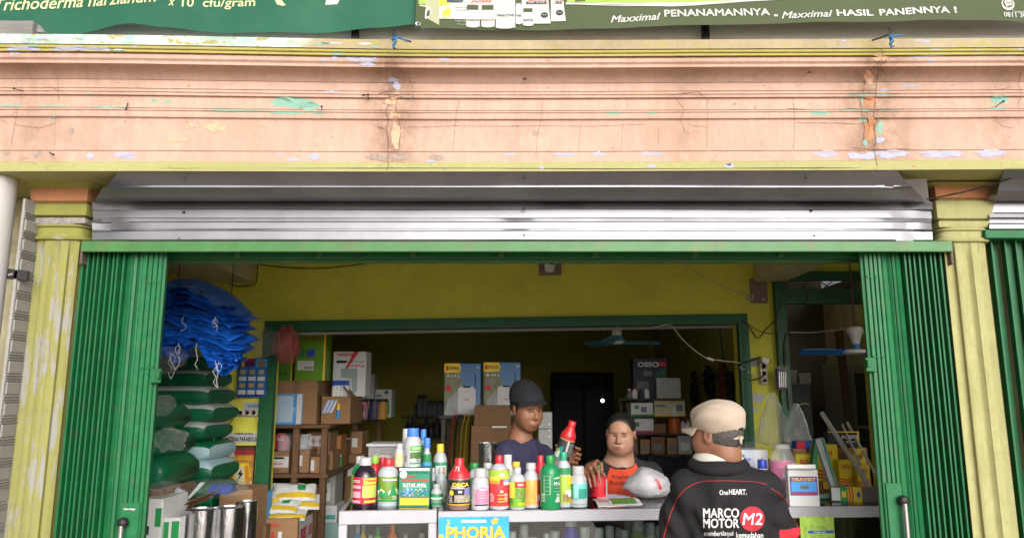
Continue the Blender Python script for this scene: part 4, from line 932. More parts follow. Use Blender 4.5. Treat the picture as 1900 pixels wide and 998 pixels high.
# receding part of the rack
cols = [m_card, M('box_orange_brown', (.35, .16, .05), .7), m_card_dk, M('box_white_green', (.5, .55, .5), .6), m_card, m_card_dk]
for k, (u0, v0, u1, v1, Y) in enumerate(((616, 806, 632, 872, 6.6), (628, 818, 642, 868, 6.85), (640, 812, 658, 864, 7.2), (652, 806, 672, 858, 7.6))):
    o = carton('slim_box', ('orange brown slim box', 'dark slim box', 'white slim box with blue print', 'brown slim box at the far end')[k] + ' on the receding middle shelf', u0, v0, u1, v1, Y, .22, (cols[1], m_card_dk, m_paper, m_card)[k], zb=zM)
    if k == 2: panel(o, .3, .6, .4, .9, m_inkb); panel(o, .3, .7, .1, .3, m_inkg)
for k, u in enumerate((634, 643, 651, 659)):
    Y = 6.9 + .2 * k; top = zM + .36
    g = G(); h = .10; g.lathe([(.03, 0), (.034, .01), (.034, .06), (.02, .08)], 14); o = tag(g.build('capped_bottle', m_white, None, (PXZ(u, Y, 1.4), Y, zA + 0.0), smooth=40), ('first', 'second', 'third', 'fourth')[k] + ' white bottle along the receding top shelf', 'bottle', 'white bottles on the receding shelf'); g = G(); g.lathe([(.024, .08), (.024, .11)], 14); g.build('cap', m_white, o, smooth=40)
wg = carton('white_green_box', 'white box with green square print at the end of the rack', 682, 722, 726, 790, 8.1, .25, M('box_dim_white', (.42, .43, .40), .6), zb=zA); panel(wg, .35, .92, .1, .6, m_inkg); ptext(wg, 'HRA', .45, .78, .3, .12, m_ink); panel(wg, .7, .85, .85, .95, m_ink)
pb = carton('grey_box', 'pale grey box behind the white tool box', 664, 694, 694, 735, 8.0, .2, M('box_grey', (.3, .3, .28), .6), zt=PZ(694, 8.0), zb=zA)
for k, (u, mt, lb) in enumerate(((673, M('pink_tub', (.45, .16, .24), .5), 'pink plastic canister near the end of the rack'), (694, M('tub_navy', (.05, .05, .11), .5), 'dark canister in the pink row'), (709, M('tub_mustard', (.35, .20, .03), .5), 'mustard canister at the right of the pink one'))):
    o = thing('canister', lb, 'canister', (PXZ(u, 7.4, zA), 7.4, zA)); g = G(); g.lathe([(.045, 0), (.05, .01), (.05, .15), (.046, .17)], 18); g.build('body', mt, o, smooth=40); g = G(); g.lathe([(.052, .17), (.052, .195), (.045, .2)], 18); g.build('lid', m_black, o, smooth=40)
o = thing('tin', 'short white tin left of the pink canister', 'tin', (PXZ(661, 7.1, zA), 7.1, zA)); g = G(); g.lathe([(.045, 0), (.045, .08)], 18); g.build('body', m_paper, o, smooth=40); g = G(); g.lathe([(.047, .08), (.047, .09)], 18); g.build('lid', m_steel, o, smooth=40)
bb = carton('blue_box', 'dark blue carton standing before the end of the rack', 658, 760, 680, 787, 7.7, .2, M('box_blue', (.02, .07, .22), .5), zb=zA)
# lower shelf: stacked teal-white cartons to the right of the rack post
for k, (v0, v1) in enumerate(((862, 935), (937, 968), (970, 998))):
    o = carton('pale_carton', ('grey white carton with label', 'white carton with teal print', 'pale teal carton')[k] + ' stacked beside the rack, %s' % ('top', 'middle', 'bottom')[k], 594 + 2 * k, v0, 622 + 3 * k, v1 + 1.2, YR + .45, .3, (M('box_greyish', (.35, .35, .32), .6), m_paper, M('box_teal', (.25, .42, .40), .6))[k], zb=None)
    if k == 0: panel(o, .05, .7, .1, .55, m_paper); panel(o, .1, .5, .3, .38, m_ink)
    if k == 1: panel(o, .2, .9, .2, .45, M('ink_teal', (.05, .35, .35), .5))
    if k == 2:
        st_ = carton('pale_carton', 'plain carton hidden lowest in the stack beside the rack', 598, 998, 632, 1100, YR + .45, .3, m_card_dk, zb=ZF, zt=o.location.z)
sg = carton('shop_sign', 'white cardboard sign with black capitals leaning in the rack', 496, 896, 565, 938, YR + .08, .006, m_paper, 'sign', zb=PZ(940, YR + .08)); ptext(sg, 'DI SINI JUAL', .47, .74, .9, .3, m_ink); ptext(sg, 'ANTENA MINI', .45, .32, .9, .22, m_ink)
# BISI 18 carton with seed packets
bz = carton('seed_carton', 'brown seed carton with red lettering below the yellow packets', 462, 962, 552, 1010, 5.1, .42, m_card, zb=PZ(1060, 5.1))
ptext(bz, 'BISI 18', .33, .68, .4, .14, m_inkr, bold=.04); ptext(bz, 'BENIH', .52, .88, .2, .07, m_inkr); panel(bz, .6, .68, .62, .76, m_paper)
w_, h_, d_ = DIM[bz.name]
g = G(); g.add([(w_ / 2 + .002, .03, h_ * .45), (w_ / 2 + .002, .36, h_ * .45), (w_ / 2 + .002, .36, h_ * .95), (w_ / 2 + .002, .03, h_ * .95)], [(0, 1, 2, 3)]); g.build('side_label', m_paper, bz, fix=False)
text('BISI 18', .1, m_inkr, bz, (w_ / 2 + .004, .2, h_ * .66), (math.pi / 2, 0, math.pi / 2), .04, fit=(.28, .08))
bz2 = carton('seed_carton', 'lower brown carton carrying the seed carton', 460, 1060, 556, 1100, 5.08, .44, m_card_dk, zb=ZF, zt=bz.location.z)
m_pw = M('packet_white', (.62, .63, .62), .3, var=.2, vs=20); m_py = M('packet_yellow', (.62, .42, .03), .35, var=.2)
def packet(label, c, L, Wd, ang, tilt, seed, mats=(m_pw, m_py), T=.022):
    o = thing('seed_packet', label, 'packet', c, (tilt, 0, ang), group='white and yellow seed packets')
    def fn(a, b):
        x, y = (a - .5) * L, (b - .5) * Wd; k = math.sin(math.pi * a) ** .5 * math.sin(math.pi * b) ** .5
        return Vector((x, y, T * k + .006 * nz(x * 25, y * 25, seed)))
    g = G(); g.grid(15, 9, fn); g.grid(15, 9, lambda a, b: Vector(((a - .5) * L, (b - .5) * Wd, -.2 * T * math.sin(math.pi * a) * math.sin(math.pi * b) - .0005 + .006 * nz((a - .5) * L * 25, (b - .5) * Wd * 25, seed))))
    g.build('pouch', mats[0], o, smooth=60)
    g = G(); g.grid(15, 4, lambda a, b: fn(a, .12 + b * .25) + Vector((0, 0, .0012))); g.build('yellow_stripe', mats[1], o, smooth=60)
    g = G(); g.grid(4, 5, lambda a, b: fn(.55 + a * .2, .5 + b * .35) + Vector((0, 0, .0012))); g.build('green_print', m_inkg, o, smooth=60)
    return o
zt_ = bz.location.z + h_
names = ('lowest yellow seed packet on the seed carton', 'second seed packet lying askew on the carton', 'third seed packet pointing left', 'wide seed packet in the middle of the pile', 'seed packet turned to the sign', 'topmost seed packet with its yellow edge up')
for k, (u, dz, a, yo) in enumerate(((530, .012, .12, .10), (500, .04, .2, .16), (515, .065, -.05, .13), (545, .075, .25, .22), (510, .105, .35, .2), (535, .14, .2, .24))):
    packet(names[k], (PXZ(u, 5.2, zt_), 5.1 + yo, zt_ + dz), .27, .17, a, .35 + .05 * k, k)
bn = carton('blue_carton', 'small blue carton with white letters behind the foil rolls', 466, 915, 487, 960, 5.0, .2, m_inklb, zb=PZ(975, 5.0)); ptext(bn, 'NI', .5, .7, .4, .2, m_inkb); panel(bn, .2, .8, .1, .35, M('print_brown', (.3, .14, .05), .6))
bn2 = carton('brown_carton', 'plain carton carrying the small blue carton', 462, 975, 490, 1100, 5.0, .2, m_card_dk, zb=ZF, zt=bn.location.z)

# ------------------------------------------------------------------ wall left of the opening: posters and sockets
YW = YB - .003
def poster(name, label, u0, v0, u1, v1, mat, cat='poster', Y=YW - .004, th=.003):
    o = carton(name, label, u0, v0, u1, v1, Y, th, mat, cat, c=0); return o
sb = poster('sachet_card', 'blue hanging card with six sachets on the yellow wall strip', 441, 664, 496, 737, M('card_blue', (.03, .07, .28), .4), 'display card', YW - .06, .006)
panel(sb, .02, .55, .72, .98, M('print_purple', (.10, .02, .12), .5)); panel(sb, .15, .5, .93, .99, m_inkr, .003); panel(sb, .12, .2, .78, .9, m_inky, .003); panel(sb, .58, .97, .74, .98, m_inklb, .002)
g = G(); g.lathe([(.03, 0), (.03, .002)], 16); q = g.build('seed_picture', M('print_seed', (.25, .16, .07), .6), sb, (DIM[sb.name][0] * .28, -.003, DIM[sb.name][1] * .86), (math.pi / 2, 0, 0))
for i in range(3):
    for j in range(2):
        w, h, d = DIM[sb.name]; g = G(); g.box((-.032, -.012, 0), (.032, -.002, .11), .004); q = g.build('sachet', M('sachet_blue', (.03, .16, .42), .3), sb, (w * (-.31 + .31 * i), 0, h * (.06 + .34 * j)))
        g = G(); g.box((-.028, -.0135, .006), (.028, -.0125, .036)); g.build('sachet_label', m_paper, q); g = G(); g.box((-.02, -.0135, .055), (.02, -.0125, .085)); g.build('sachet_picture', M('print_corn', (.45, .35, .15), .5), q)
st1 = poster('torn_sticker', 'torn pale sticker with blue script above the socket strip', 452, 746, 490, 759, M('sticker_pale', (.45, .52, .52), .5), 'sticker'); ptext(st1, 'Lanjaya', .5, .5, .6, .5, m_inkb, shear=.3)
st2 = poster('torn_sticker', 'torn white sticker with black capitals on the yellow strip', 414, 802, 480, 821, m_paper, 'sticker'); ptext(st2, 'ANTENA PARABOLA', .5, .36, .92, .45, m_ink, bold=.03); ptext(st2, 'MINI JUAL', .6, .86, .5, .25, m_ink)
def socket(label, u0, v0, u1, v1, vertical, n):
    o = carton('socket_strip', label, u0, v0, u1, v1, YW - .035, .033, M('socket_cream', (.62, .58, .46), .4), 'socket strip', c=.006); w, h, d = DIM[o.name]
    for k in range(n):
        c = (0, -.001, h * (k + .6) / (n + .2)) if vertical else (w * ((k + .6) / (n + .2) - .5), -.001, h / 2)
        g = G(); r = min(w, h) * .36; g.lathe([(r, 0), (r * .95, .002), (r * .8, .001), (r * .75, -.0)], 18, cap=True); q = g.build('outlet', M('socket_grey', (.5, .47, .4), .4), o, c, (math.pi / 2, 0, 0))
        for s_ in (-1, 1):
            g = G(); g.box((s_ * r * .35 - r * .1, -.0035, c[2] - r * .1), (s_ * r * .35 + r * .1, -.0025, c[2] + r * .1)); q2 = g.build('pin_hole', m_black, o, (c[0], 0, 0))
    return o
so1 = socket('cream socket strip with one plug on the yellow strip wall', 426, 759, 478, 772, False, 4)
c = P(434, 766, YW - .05); g = G(); g.lathe([(.018, 0), (.018, .02), (.01, .035)], 14); world_child(g.build('plug', m_white, None, c, (math.pi / 2, 0, 0)), so1)
def cable(label, pts, r=.003, mat=None, name='cable', sub=6):
    P0 = [Vector(p) for p in pts]; out = []
    for i in range(len(P0) - 1):
        a, b, c_, d = P0[max(i - 1, 0)], P0[i], P0[i + 1], P0[min(i + 2, len(P0) - 1)]
        for k in range(sub):
            t = k / sub; out.append(.5 * ((2 * b) + (c_ - a) * t + (2 * a - 5 * b + 4 * c_ - d) * t * t + (3 * b - a - 3 * c_ + d) * t ** 3))
    out.append(P0[-1]); g = G(); g.tube(out, r, 6); return tag(g.build(name, mat or m_black, smooth=60), label, 'cable')
cable('black cable looping down from the plug in the socket strip', [P(434, 768, YW - .085), P(432, 778, YW - .09), P(422, 788, YW - .06), P(412, 790, YW - .04), P(404, 778, YW - .03), P(402, 740, YW - .02), P(404, 690, YW - .015), P(408, 640, YW - .015)])
cable('grey cable hanging in front of the sacks with a white switch', [P(410, 660, 5.0), P(403, 740, 4.98), P(398, 800, 4.97), P(395, 850, 4.96), P(393, 880, 4.96)], .004, M('cable_grey', (.12, .11, .10), .6))
o = thing('inline_switch', 'white inline switch on the hanging cable near the sacks', 'switch', P(394, 864, 4.93)); g = G(); g.box((-.012, -.012, -.02), (.022, .01, .02), .005); g.build('housing', m_white, o); g = G(); g.tube([(-.012, 0, -.005), (-.03, 0, -.015)], .01, 8); g.build('black_plug', m_black, o)
pz = poster('seed_poster', 'corn seed poster with flaming cobs and red title', 417, 826, 473, 907, m_ink)
panel(pz, .05, .95, .03, .97, M('poster_fire', (.50, .24, .04), .4, var=.7, vs=9)); panel(pz, .05, .95, .78, .97, M('poster_dark', (.12, .04, .03), .4), .003); panel(pz, .08, .92, .05, .2, M('poster_pale', (.50, .52, .40), .4, var=.4), .003)
ptext(pz, 'BISI 220', .60, .84, .7, .11, m_inkr, .005, .04); ptext(pz, 'TEKNOLOGI UNGGUL', .5, .7, .75, .05, m_inky, .005)
panel(pz, 0, 0, 0, 0, m_inky, .0045, pts=[(.28, .6), (.78, .6), (.9, .3), (.75, .12), (.25, .12), (.14, .3)]); panel(pz, 0, 0, 0, 0, M('poster_glow', (.7, .68, .45), .4), .005, pts=[(.38, .55), (.62, .55), (.7, .15), (.32, .15)])
for s_ in (-1, 1):
    panel(pz, 0, 0, 0, 0, M('print_cob', (.62, .25, .03), .4, var=.3, vs=60), .006, pts=[(.5 + s_ * x, z) for x, z in ((.16, .5), (.22, .57), (.30, .5), (.36, .2), (.34, .12), (.24, .12))])
panel(pz, 0, 0, 0, 0, m_ink, .007, pts=[(.60, .48), (.45, .34), (.53, .32), (.40, .15), (.64, .36), (.56, .38)])
panel(pz, .14, .30, .74, .84, m_paper, .0055)

# ------------------------------------------------------------------ blue tarpaulins hanging at the left
m_tarp = M('tarp_blue', (.012, .13, .60), .30, var=.15, vs=8, bump=.15, bs=30, spec=.6)
m_string = M('white_string', (.62, .62, .64), .8)
TP = [(300, 512, 365, 516, 428, 552, 16), (302, 531, 375, 534, 450, 578, 17), (300, 548, 372, 556, 470, 588, 17), (306, 566, 385, 575, 462, 604, 18), (302, 583, 378, 590, 464, 622, 18),
      (300, 600, 330, 606, 372, 628, 22), (368, 606, 415, 622, 462, 640, 17), (380, 628, 420, 642, 458, 652, 15), (297, 614, 318, 628, 345, 650, 20), (388, 644, 415, 658, 445, 664, 15)]
tl = ('topmost blue tarp fold', 'second blue tarp from the top', 'third blue tarp with the pointed corner', 'fourth blue tarp in the bundle', 'fifth blue tarp in the bundle', 'thick blue tarp fold on the left of the bundle', 'sixth blue tarp on the right side', 'seventh blue tarp on the right side', 'lowest left blue tarp beside the gate', 'lowest blue tarp at the bundle bottom')
for k, (ul, vl_, um, vm_, ur, vr_, th) in enumerate(TP):
    Yt = 4.2 + .012 * (k % 3) - (.05 if k in (5, 8) else 0)
    rj = random.Random(k * 3 + 1); A, B, C = P(ul, vl_, Yt), P(um, vm_, Yt), P(ur - rj.uniform(0, 22), vr_ + rj.uniform(-6, 6), Yt)
    def ctr(t): return A * (1 - t) ** 2 + (B * 2 - (A + C) * .5) * 2 * t * (1 - t) + C * t * t
    o = thing('folded_tarp', tl[k] + ' hanging by the left gate', 'tarp', B, group='blue folded tarps hanging at left')
    drop = (40 if k < 5 else 34) * Yt / F_PX
    for ly in range(3):
        def fn(t, b, ly=ly):
            c = ctr(t); w = .35 + .65 * min(1, 4 * t + .3, 4 * (1 - t) + .3)
            y = .14 * (1 - b) ** 1.6 - .05 * b + .030 * nz(t * 3.2 + k, b * 1.2, k * 2.1) * (.3 + b) + .014 * abs(nz(t * 9 + b * 3, b * 2.2, k + 5)) - .012 * ly * b + .05 * ly * (1 - b)
            z = -drop * w * (b ** .85) * (1 + .22 * nz(t * 4, k * 3.3) + .10 * nz(t * 15, k, ly)) * (1 - .13 * ly) + .05 * (1 - b) * 0
            return (c.x + .03 * b * (t - .3) + .012 * nz(b * 4, k, t * 3), c.y + y - .012 * (k % 3), c.z + z + .006 * nz(t * 10, b * 3, k))
        g = G(); g.slab(44, 12, fn, (0, .004, 0)); world_child(g.build('fold', m_tarp, smooth=35), o)
    r2 = random.Random(k * 5)
    # a folded edge line along the front
    for q_ in range(2):
        if k in (2, 5, 8, 9):
            u0 = ul + (ur - ul) * r2.uniform(.1, .95); v0 = vl_ + (vr_ - vl_) * .6 + th * .9
            pts = [P(u0 + r2.uniform(-5, 5) * (i > 0), v0 + i * 9 * (1.1 if k > 4 else .6), Yt - .12) for i in range(6)]
            g = G(); g.tube(pts, .0014, 5); world_child(g.build('string', m_string, smooth=60), o)
            if q_ == 0:
                c = P(u0, v0 + 12, Yt - .122); g = G(); g.tube([c + Vector((.014 * math.cos(i), -.003, .022 * math.sin(i))) for i in [x_ * .5 for x_ in range(13)]], .0012, 5); world_child(g.build('string', m_string, smooth=60), o)
x_, zz_ = PX(385, 560, 4.3), ZC
for u in (330, 430):
    g = G(); g.tube([(PX(u, 540, 4.32), 4.32, ZC - .001), (PX(u, 540, 4.32), 4.32, PZ(515 + (u - 330) * .3, 4.32))], .003, 6)
    tag(g.build('hanging_rope', m_black), 'black rope holding the tarp bundle, %s one' % ('left' if u < 400 else 'right'), 'rope')

# ------------------------------------------------------------------ stack of fertiliser sacks
m_sg = M('sack_green', (.004, .115, .045), .4, var=.2, vs=9, bump=.4, bs=26); m_sw = M('sack_white', (.42, .47, .46), .4, var=.12, vs=8, bump=.4, bs=26); m_sb = M('sack_paleblue', (.34, .50, .54), .4, var=.12, vs=8, bump=.4, bs=26)
def sack(label, x0, x1, y0, y1, z0, z1, top, bot, seed, split=0.2):
    o = thing('fertiliser_sack', label, 'sack', ((x0 + x1) / 2, (y0 + y1) / 2, z0), group='stacked fertiliser sacks')
    L, Wd, H = x1 - x0, y1 - y0, z1 - z0
    n, m = 30, 24; g = G(); vs = []
    for i in range(n):
        t = i / (n - 1); x = (t - .5) * L; e = max(.3, 1 - abs(2 * t - 1) ** 16) ** .5
        for j in range(m):
            a = 2 * math.pi * j / m
            cy, sz = math.cos(a), math.sin(a)
            y = math.copysign(abs(cy) ** .5, cy) * Wd / 2 * (.92 + .08 * e); z = math.copysign(abs(sz) ** .62, sz) * H / 2 * 1.2 * e
            w = 1 + .035 * nz(x * 9, a * 1.2, seed) + .02 * nz(x * 30, a * 3, seed)
            vs.append((x, y * w, H / 2 + z * w))
    for i in range(n - 1):
        for j in range(m):
            a = 2 * math.pi * (j + .5) / m
            g.f.append((i * m + j, i * m + (j + 1) % m, (i + 1) * m + (j + 1) % m, (i + 1) * m + j)); g.m.append(0 if math.sin(a) > split else 1)
    g.v = vs; g.f += [tuple(range(m)), tuple((n - 1) * m + j for j in range(m))]; g.m += [1, 1]
    g.build('bag', [top, bot], o, smooth=60)
    g = G(); g.tube([(-L / 2 + .03, -Wd / 2 * .9, H * .5), (0, -Wd / 2 * .97 - .004, H * .5), (L / 2 - .03, -Wd / 2 * .9, H * .5)], .0015, 4); g.build('seam', m_sw, o)
    return o
SK = [(899, 857, 'pb', 'g'), (856, 821, 'g', 'pb'), (819, 783, 'w', 'g'), (783, 750, 'w', 'g'), (750, 716, 'w', 'g'), (716, 684, 'w', 'g'), (684, 655, 'w', 'g')]
zz = ZF; mm = {'g': m_sg, 'w': m_sw, 'pb': m_sb}; Ysk = 4.75
zlow = PZ(899, Ysk)
nlow = 5; hh = (zlow - ZF) / nlow
lab_low = ('floor', 'second', 'third', 'fourth', 'fifth')
for k in range(nlow): sack('plain green sack at %s level under the visible stack' % lab_low[k], -2.75, PX(440, 900, Ysk + .42), Ysk, Ysk + .5, ZF + k * hh, ZF + (k + 1) * hh, m_sg, m_sg, k + 20)
for k, (v1, v0, a, b) in enumerate(SK):
    sack(('green sack with pale blue top, lowest visible in the stack', 'green sack with pale blue underside', 'green and white striped sack below the grey cable switch', 'green and white sack in mid stack', 'green and white sack above mid stack', 'second highest green and white sack', 'topmost green and white sack under the tarps')[k], -2.72 + .03 * (k % 2), PX(436 - 6 * (k % 3), (v0 + v1) / 2, Ysk + .42), Ysk + .03 * (k % 2), Ysk + .5, PZ(v1, Ysk), PZ(v0, Ysk), mm[a], mm[b], k)
for k, (v1, v0) in enumerate(((905, 850), (850, 800), (798, 752))):
    sack(('front green sack end tied at the gate edge, low', 'front green sack end at the gate edge, middle', 'front green sack end at the gate edge, upper')[k], -2.4, PX(322 - 8 * k, (v0 + v1) / 2, 4.2), 4.05, 4.55, PZ(v1, 4.1), PZ(v0, 4.1), m_sg, m_sg, k + 40, .6)
sup = thing('pallet_stand', 'low stand carrying the front sacks behind the gate', 'stand', (-2.0, 4.3, ZF)); g = G(); g.box((-2.4, 4.08, ZF), (PX(318, 950, 4.2), 4.5, PZ(905, 4.1) - .002), .01); world_child(g.build('block', m_wood), sup)
# clear plastic bags
def pbag(name, label, c, rx, ry, rz_, seed, knot=.0, mat=None, amp=.17):
    o = thing(name, label, 'plastic bag', c)
    def fn(a, b):
        th, ph = a * 2 * math.pi, b * math.pi; d = Vector((math.sin(ph) * math.cos(th), math.sin(ph) * math.sin(th), -math.cos(ph)))
        k = 1 + amp * nz(d.x * 2.3 + seed, d.y * 2.3, d.z * 2.3) + amp * .9 * abs(nz(d.x * 4, d.y * 4 + seed, d.z * 1.5)) + amp * .5 * nz(d.x * 15, d.y * 15, d.z * 15 + seed)
        q = Vector((d.x * rx * k, d.y * ry * k, d.z * rz_ * k))
        if knot: t = max(0, d.z - .2) / .8; q.x *= 1 - .85 * t; q.y *= 1 - .85 * t; q.z += knot * t ** 2
        return q
    g = G(); g.grid(34, 20, fn); g.build('film', mat or m_clear, o, fix=False); return o
m_film2 = M('cloudy_film', (.42, .42, .41), .2, var=.3, vs=9, alpha=.09, spec=.9)
pbag('clear_bag', 'crumpled clear bag hanging beside the tarps', P(490, 635, 5.2), .12, .10, .10, 3, mat=m_film2)
pbag('snack_bag', 'bag with red and blue packets hanging at the opening corner', P(532, 640, 5.35), .09, .08, .13, 8, mat=M('film_red', (.35, .08, .08), .3, var=.6, vs=7, alpha=.55))
pbag('tied_bag', 'tied clear bag of bottles at the gate edge', P(302, 745, 3.9), .06, .06, .07, 12, knot=-.05, mat=m_film2)
pbag('tied_bag', 'clouded plastic wrap bulging over the front sacks', P(312, 815, 3.95), .08, .06, .05, 17, mat=m_film2, amp=.45)
pbag('tied_bag', 'shiny plastic tail on the lowest front sack', P(305, 905, 3.95), .08, .06, .035, 21, mat=m_film2)
pbag('tied_bag', 'grey plastic bag under the tarps by the gate', P(315, 665, 4.1), .09, .06, .06, 25, mat=m_film2)
pbag('covering_film', 'clear film over the blue bundle in front of the sacks', P(395, 905, 4.45), .20, .10, .05, 29, mat=m_film2)
g = G(); g.grid(12, 8, lambda a, b: Vector((PX(385 + 42 * a, 912, 4.42), 4.42 + .12 * b, PZ(916, 4.42) + .05 * math.sin(math.pi * b) + .01 * nz(a * 6, b * 6)))); 
tag(g.build('blue_bundle', M('bundle_blue', (.02, .06, .28), .4, bump=.4), smooth=60), 'dark blue plastic bundle under clear film before the sacks', 'bundle')
# opened carton, foil rolls and herbicide cartons at the lower left
co = carton('brown_carton', 'brown carton behind the silver foil rolls', 405, 908, 466, 990, 4.75, .3, m_card, zb=ZF)
g = G(); g.extrude([P(322, 948, 4.2), P(352, 930, 4.2), P(412, 905, 4.45), P(380, 930, 4.4)], (0, .004, .004)); tag(g.build('carton_flap', m_card_dk), 'bent cardboard sheet leaning behind the foil rolls', 'cardboard')
g = G(); g.extrude([P(334, 938, 4.35), P(345, 932, 4.35), P(380, 895, 4.35), P(372, 894, 4.35)], (0, .03, 0)); o = tag(g.build('green_sack_edge', m_sw), 'white and green packet standing on edge behind the flap', 'packet'); g = G(); g.extrude([P(340, 934, 4.345), P(348, 930, 4.345), P(378, 903, 4.345), P(370, 912, 4.345)], (0, .002, 0)); world_child(g.build('green_print', m_inkg), o)
m_foil = M('silver_foil', (.62, .62, .64), .22, 1, var=.1, bump=.9, bs=16, stretch=(1, 1, .25)); m_foil_d = M('foil_dark_core', (.05, .05, .05), .5)
def roll(label, u, v, Y, r, ztop=None):
    z = PZ(v, Y); o = thing('foil_roll', label, 'foil roll', (PXZ(u, Y, z), Y + r, ZF), group='silver foil mulch rolls'); H = z - ZF
    def fn(a, b):
        t = a * 2 * math.pi; k = r * (1 + .04 * nz(math.cos(t) * 3, math.sin(t) * 3, b * 3 + u) + .02 * nz(math.cos(t) * 9, math.sin(t) * 9, b * 2))
        return Vector((k * math.sin(t), -k * math.cos(t), H * b))
    g = G(); g.grid(49, 12, fn); g.build('film_wrap', m_foil, o, smooth=70)
    g = G(); g.lathe([(r * .97, H - .006), (r * .4, H - .004), (r * .3, H - .03)], 24, cap=False); g.build('roll_end', m_foil, o); g = G(); g.lathe([(r * .3, H - .05), (r * .3, H - .001)], 16); g.build('core', m_foil_d, o)
    return o
roll('large silver foil roll nearest the left gate', 362, 948, 4.05, .085); roll('large silver foil roll in the middle of the three', 415, 944, 4.12, .082); roll('narrow silver foil roll at the right of the three', 452, 932, 4.35, .06)
roll('silver foil roll standing behind the counter by the man in blue', 904, 822, 5.15, .062)
m_hc = M('box_white_gloss', (.60, .61, .60), .35, var=.06)
hc1 = carton('herbicide_carton', 'white and green carton with round logo beside the gate', 256, 925, 300, 1000, 3.95, .3, m_hc, zb=PZ(1040, 3.95)); panel(hc1, .72, .98, .55, .85, m_inkg); panel(hc1, .0, .25, 0, .9, M('print_mustard', (.40, .25, .04), .5)); panel(hc1, .3, .5, .42, .56, m_ink); ptext(hc1, 'dual', .55, .25, .3, .1, m_ink)
hc2 = carton('herbicide_carton', 'lower white and green carton before the foil rolls', 300, 960, 333, 1000, 3.98, .07, m_hc, zb=PZ(1040, 3.95)); panel(hc2, .05, .4, .4, .9, m_inkg); panel(hc2, .55, .98, .5, .92, m_inkg)
pbag('grey_bag', 'grey blue plastic bag behind the white green carton', P(325, 930, 4.25), .07, .05, .07, 33, mat=M('bag_greyblue', (.33, .37, .42), .35, var=.1), amp=.12)
stb = thing('low_bench', 'low bench carrying the white green cartons', 'bench', (PX(290, 1000, 4.0), 4.0, ZF)); g = G(); zt2 = PZ(1040, 3.95); g.box((PX(250, 1000, 3.95), 3.92, ZF), (PX(322, 1000, 4.0), 4.04, zt2 - .001), .008); world_child(g.build('bench_top', m_wood), stb)

# more stock on the racks
ORD = ('first', 'second', 'third', 'fourth', 'fifth', 'sixth', 'seventh', 'eighth')
m_tins = [M('tin_red', (.30, .04, .03), .4), M('tin_white', (.5, .5, .48), .4), M('tin_blue', (.03, .08, .25), .4), M('tin_green', (.04, .18, .06), .4)]
for k, u in enumerate((611, 619, 627, 636)):
    Y = 6.45 + .1 * k; o = thing('small_tin', ORD[k] + ' small tin in the row on the middle shelf behind the diamond carton', 'tin', (PXZ(u, Y, zB_), Y - .12, zB_), group='small tins on the middle shelf')
    g = G(); g.lathe([(.03, 0), (.03, .09)], 16); g.build('body', m_tins[k % 4], o, smooth=40); g = G(); g.lathe([(.031, .09), (.031, .102)], 16); g.build('lid', m_steel, o, smooth=40)
for k, (u0, v0, u1, mt) in enumerate(((514, 905, 540, m_card_dk), (542, 915, 562, M('box_greyish', (.35, .35, .32), .6)), (564, 900, 588, m_card))):
    o = carton('low_carton', ('dark carton', 'grey carton', 'tall brown carton')[k] + ' behind the leaning white sign in the rack', u0, v0, u1, 1000, YR + .3, .3, mt, zb=zC_ - .42); panel(o, .2, .8, .5, .7, m_paper)
for k, (u0, v0, u1, v1, Y, mt) in enumerate(((640, 842, 676, 900, 7.0, m_card_dk), (678, 850, 712, 900, 7.3, m_card), (714, 838, 744, 900, 7.6, M('box_greyish')), (650, 800, 672, 842, 7.05, m_card))):
    zb_ = ZF if k < 3 else PZ(842, 7.0)
    o = carton('floor_carton', ('dark carton standing on the floor beyond the rack', 'brown carton on the floor behind the plastic tub', 'grey carton on the floor near the far shelf', 'small carton stacked on the dark floor carton')[k], u0, v0, u1, v1, Y, .3, mt, zb=zb_, zt=PZ(v0, Y)); panel(o, .15, .6, .8 if k < 3 else .3, .9 if k < 3 else .7, m_paper)

m_sp = [M('pack_a', (.45, .42, .36), .5), M('pack_b', (.30, .10, .06), .5), M('pack_c', (.08, .20, .28), .5), M('pack_d', (.12, .26, .08), .5), M('pack_e', (.45, .33, .06), .5)]
rp_ = random.Random(21)
for k in range(8):
    Y = 6.35 + .14 * k; u = 622 + 7.5 * k; h = rp_.uniform(.10, .2); w = rp_.uniform(.02, .05); g = G(); g.box((-w / 2, 0, 0), (w / 2, .12, h), .003)
    o = tag(g.build('thin_packet', m_sp[k % 5], None, (PXZ(u, Y, zA), Y - .05, zA + .0), (0, rp_.uniform(-.02, .02), rp_.uniform(-.3, .3))), ORD[k] + ' thin packet from the front along the receding top shelf', 'packet', 'thin packets on the rack'); g = G(); g.box((-w * .35, -.0015, h * .3), (w * .35, -.0005, h * .7)); g.build('packet_label', m_paper, o)
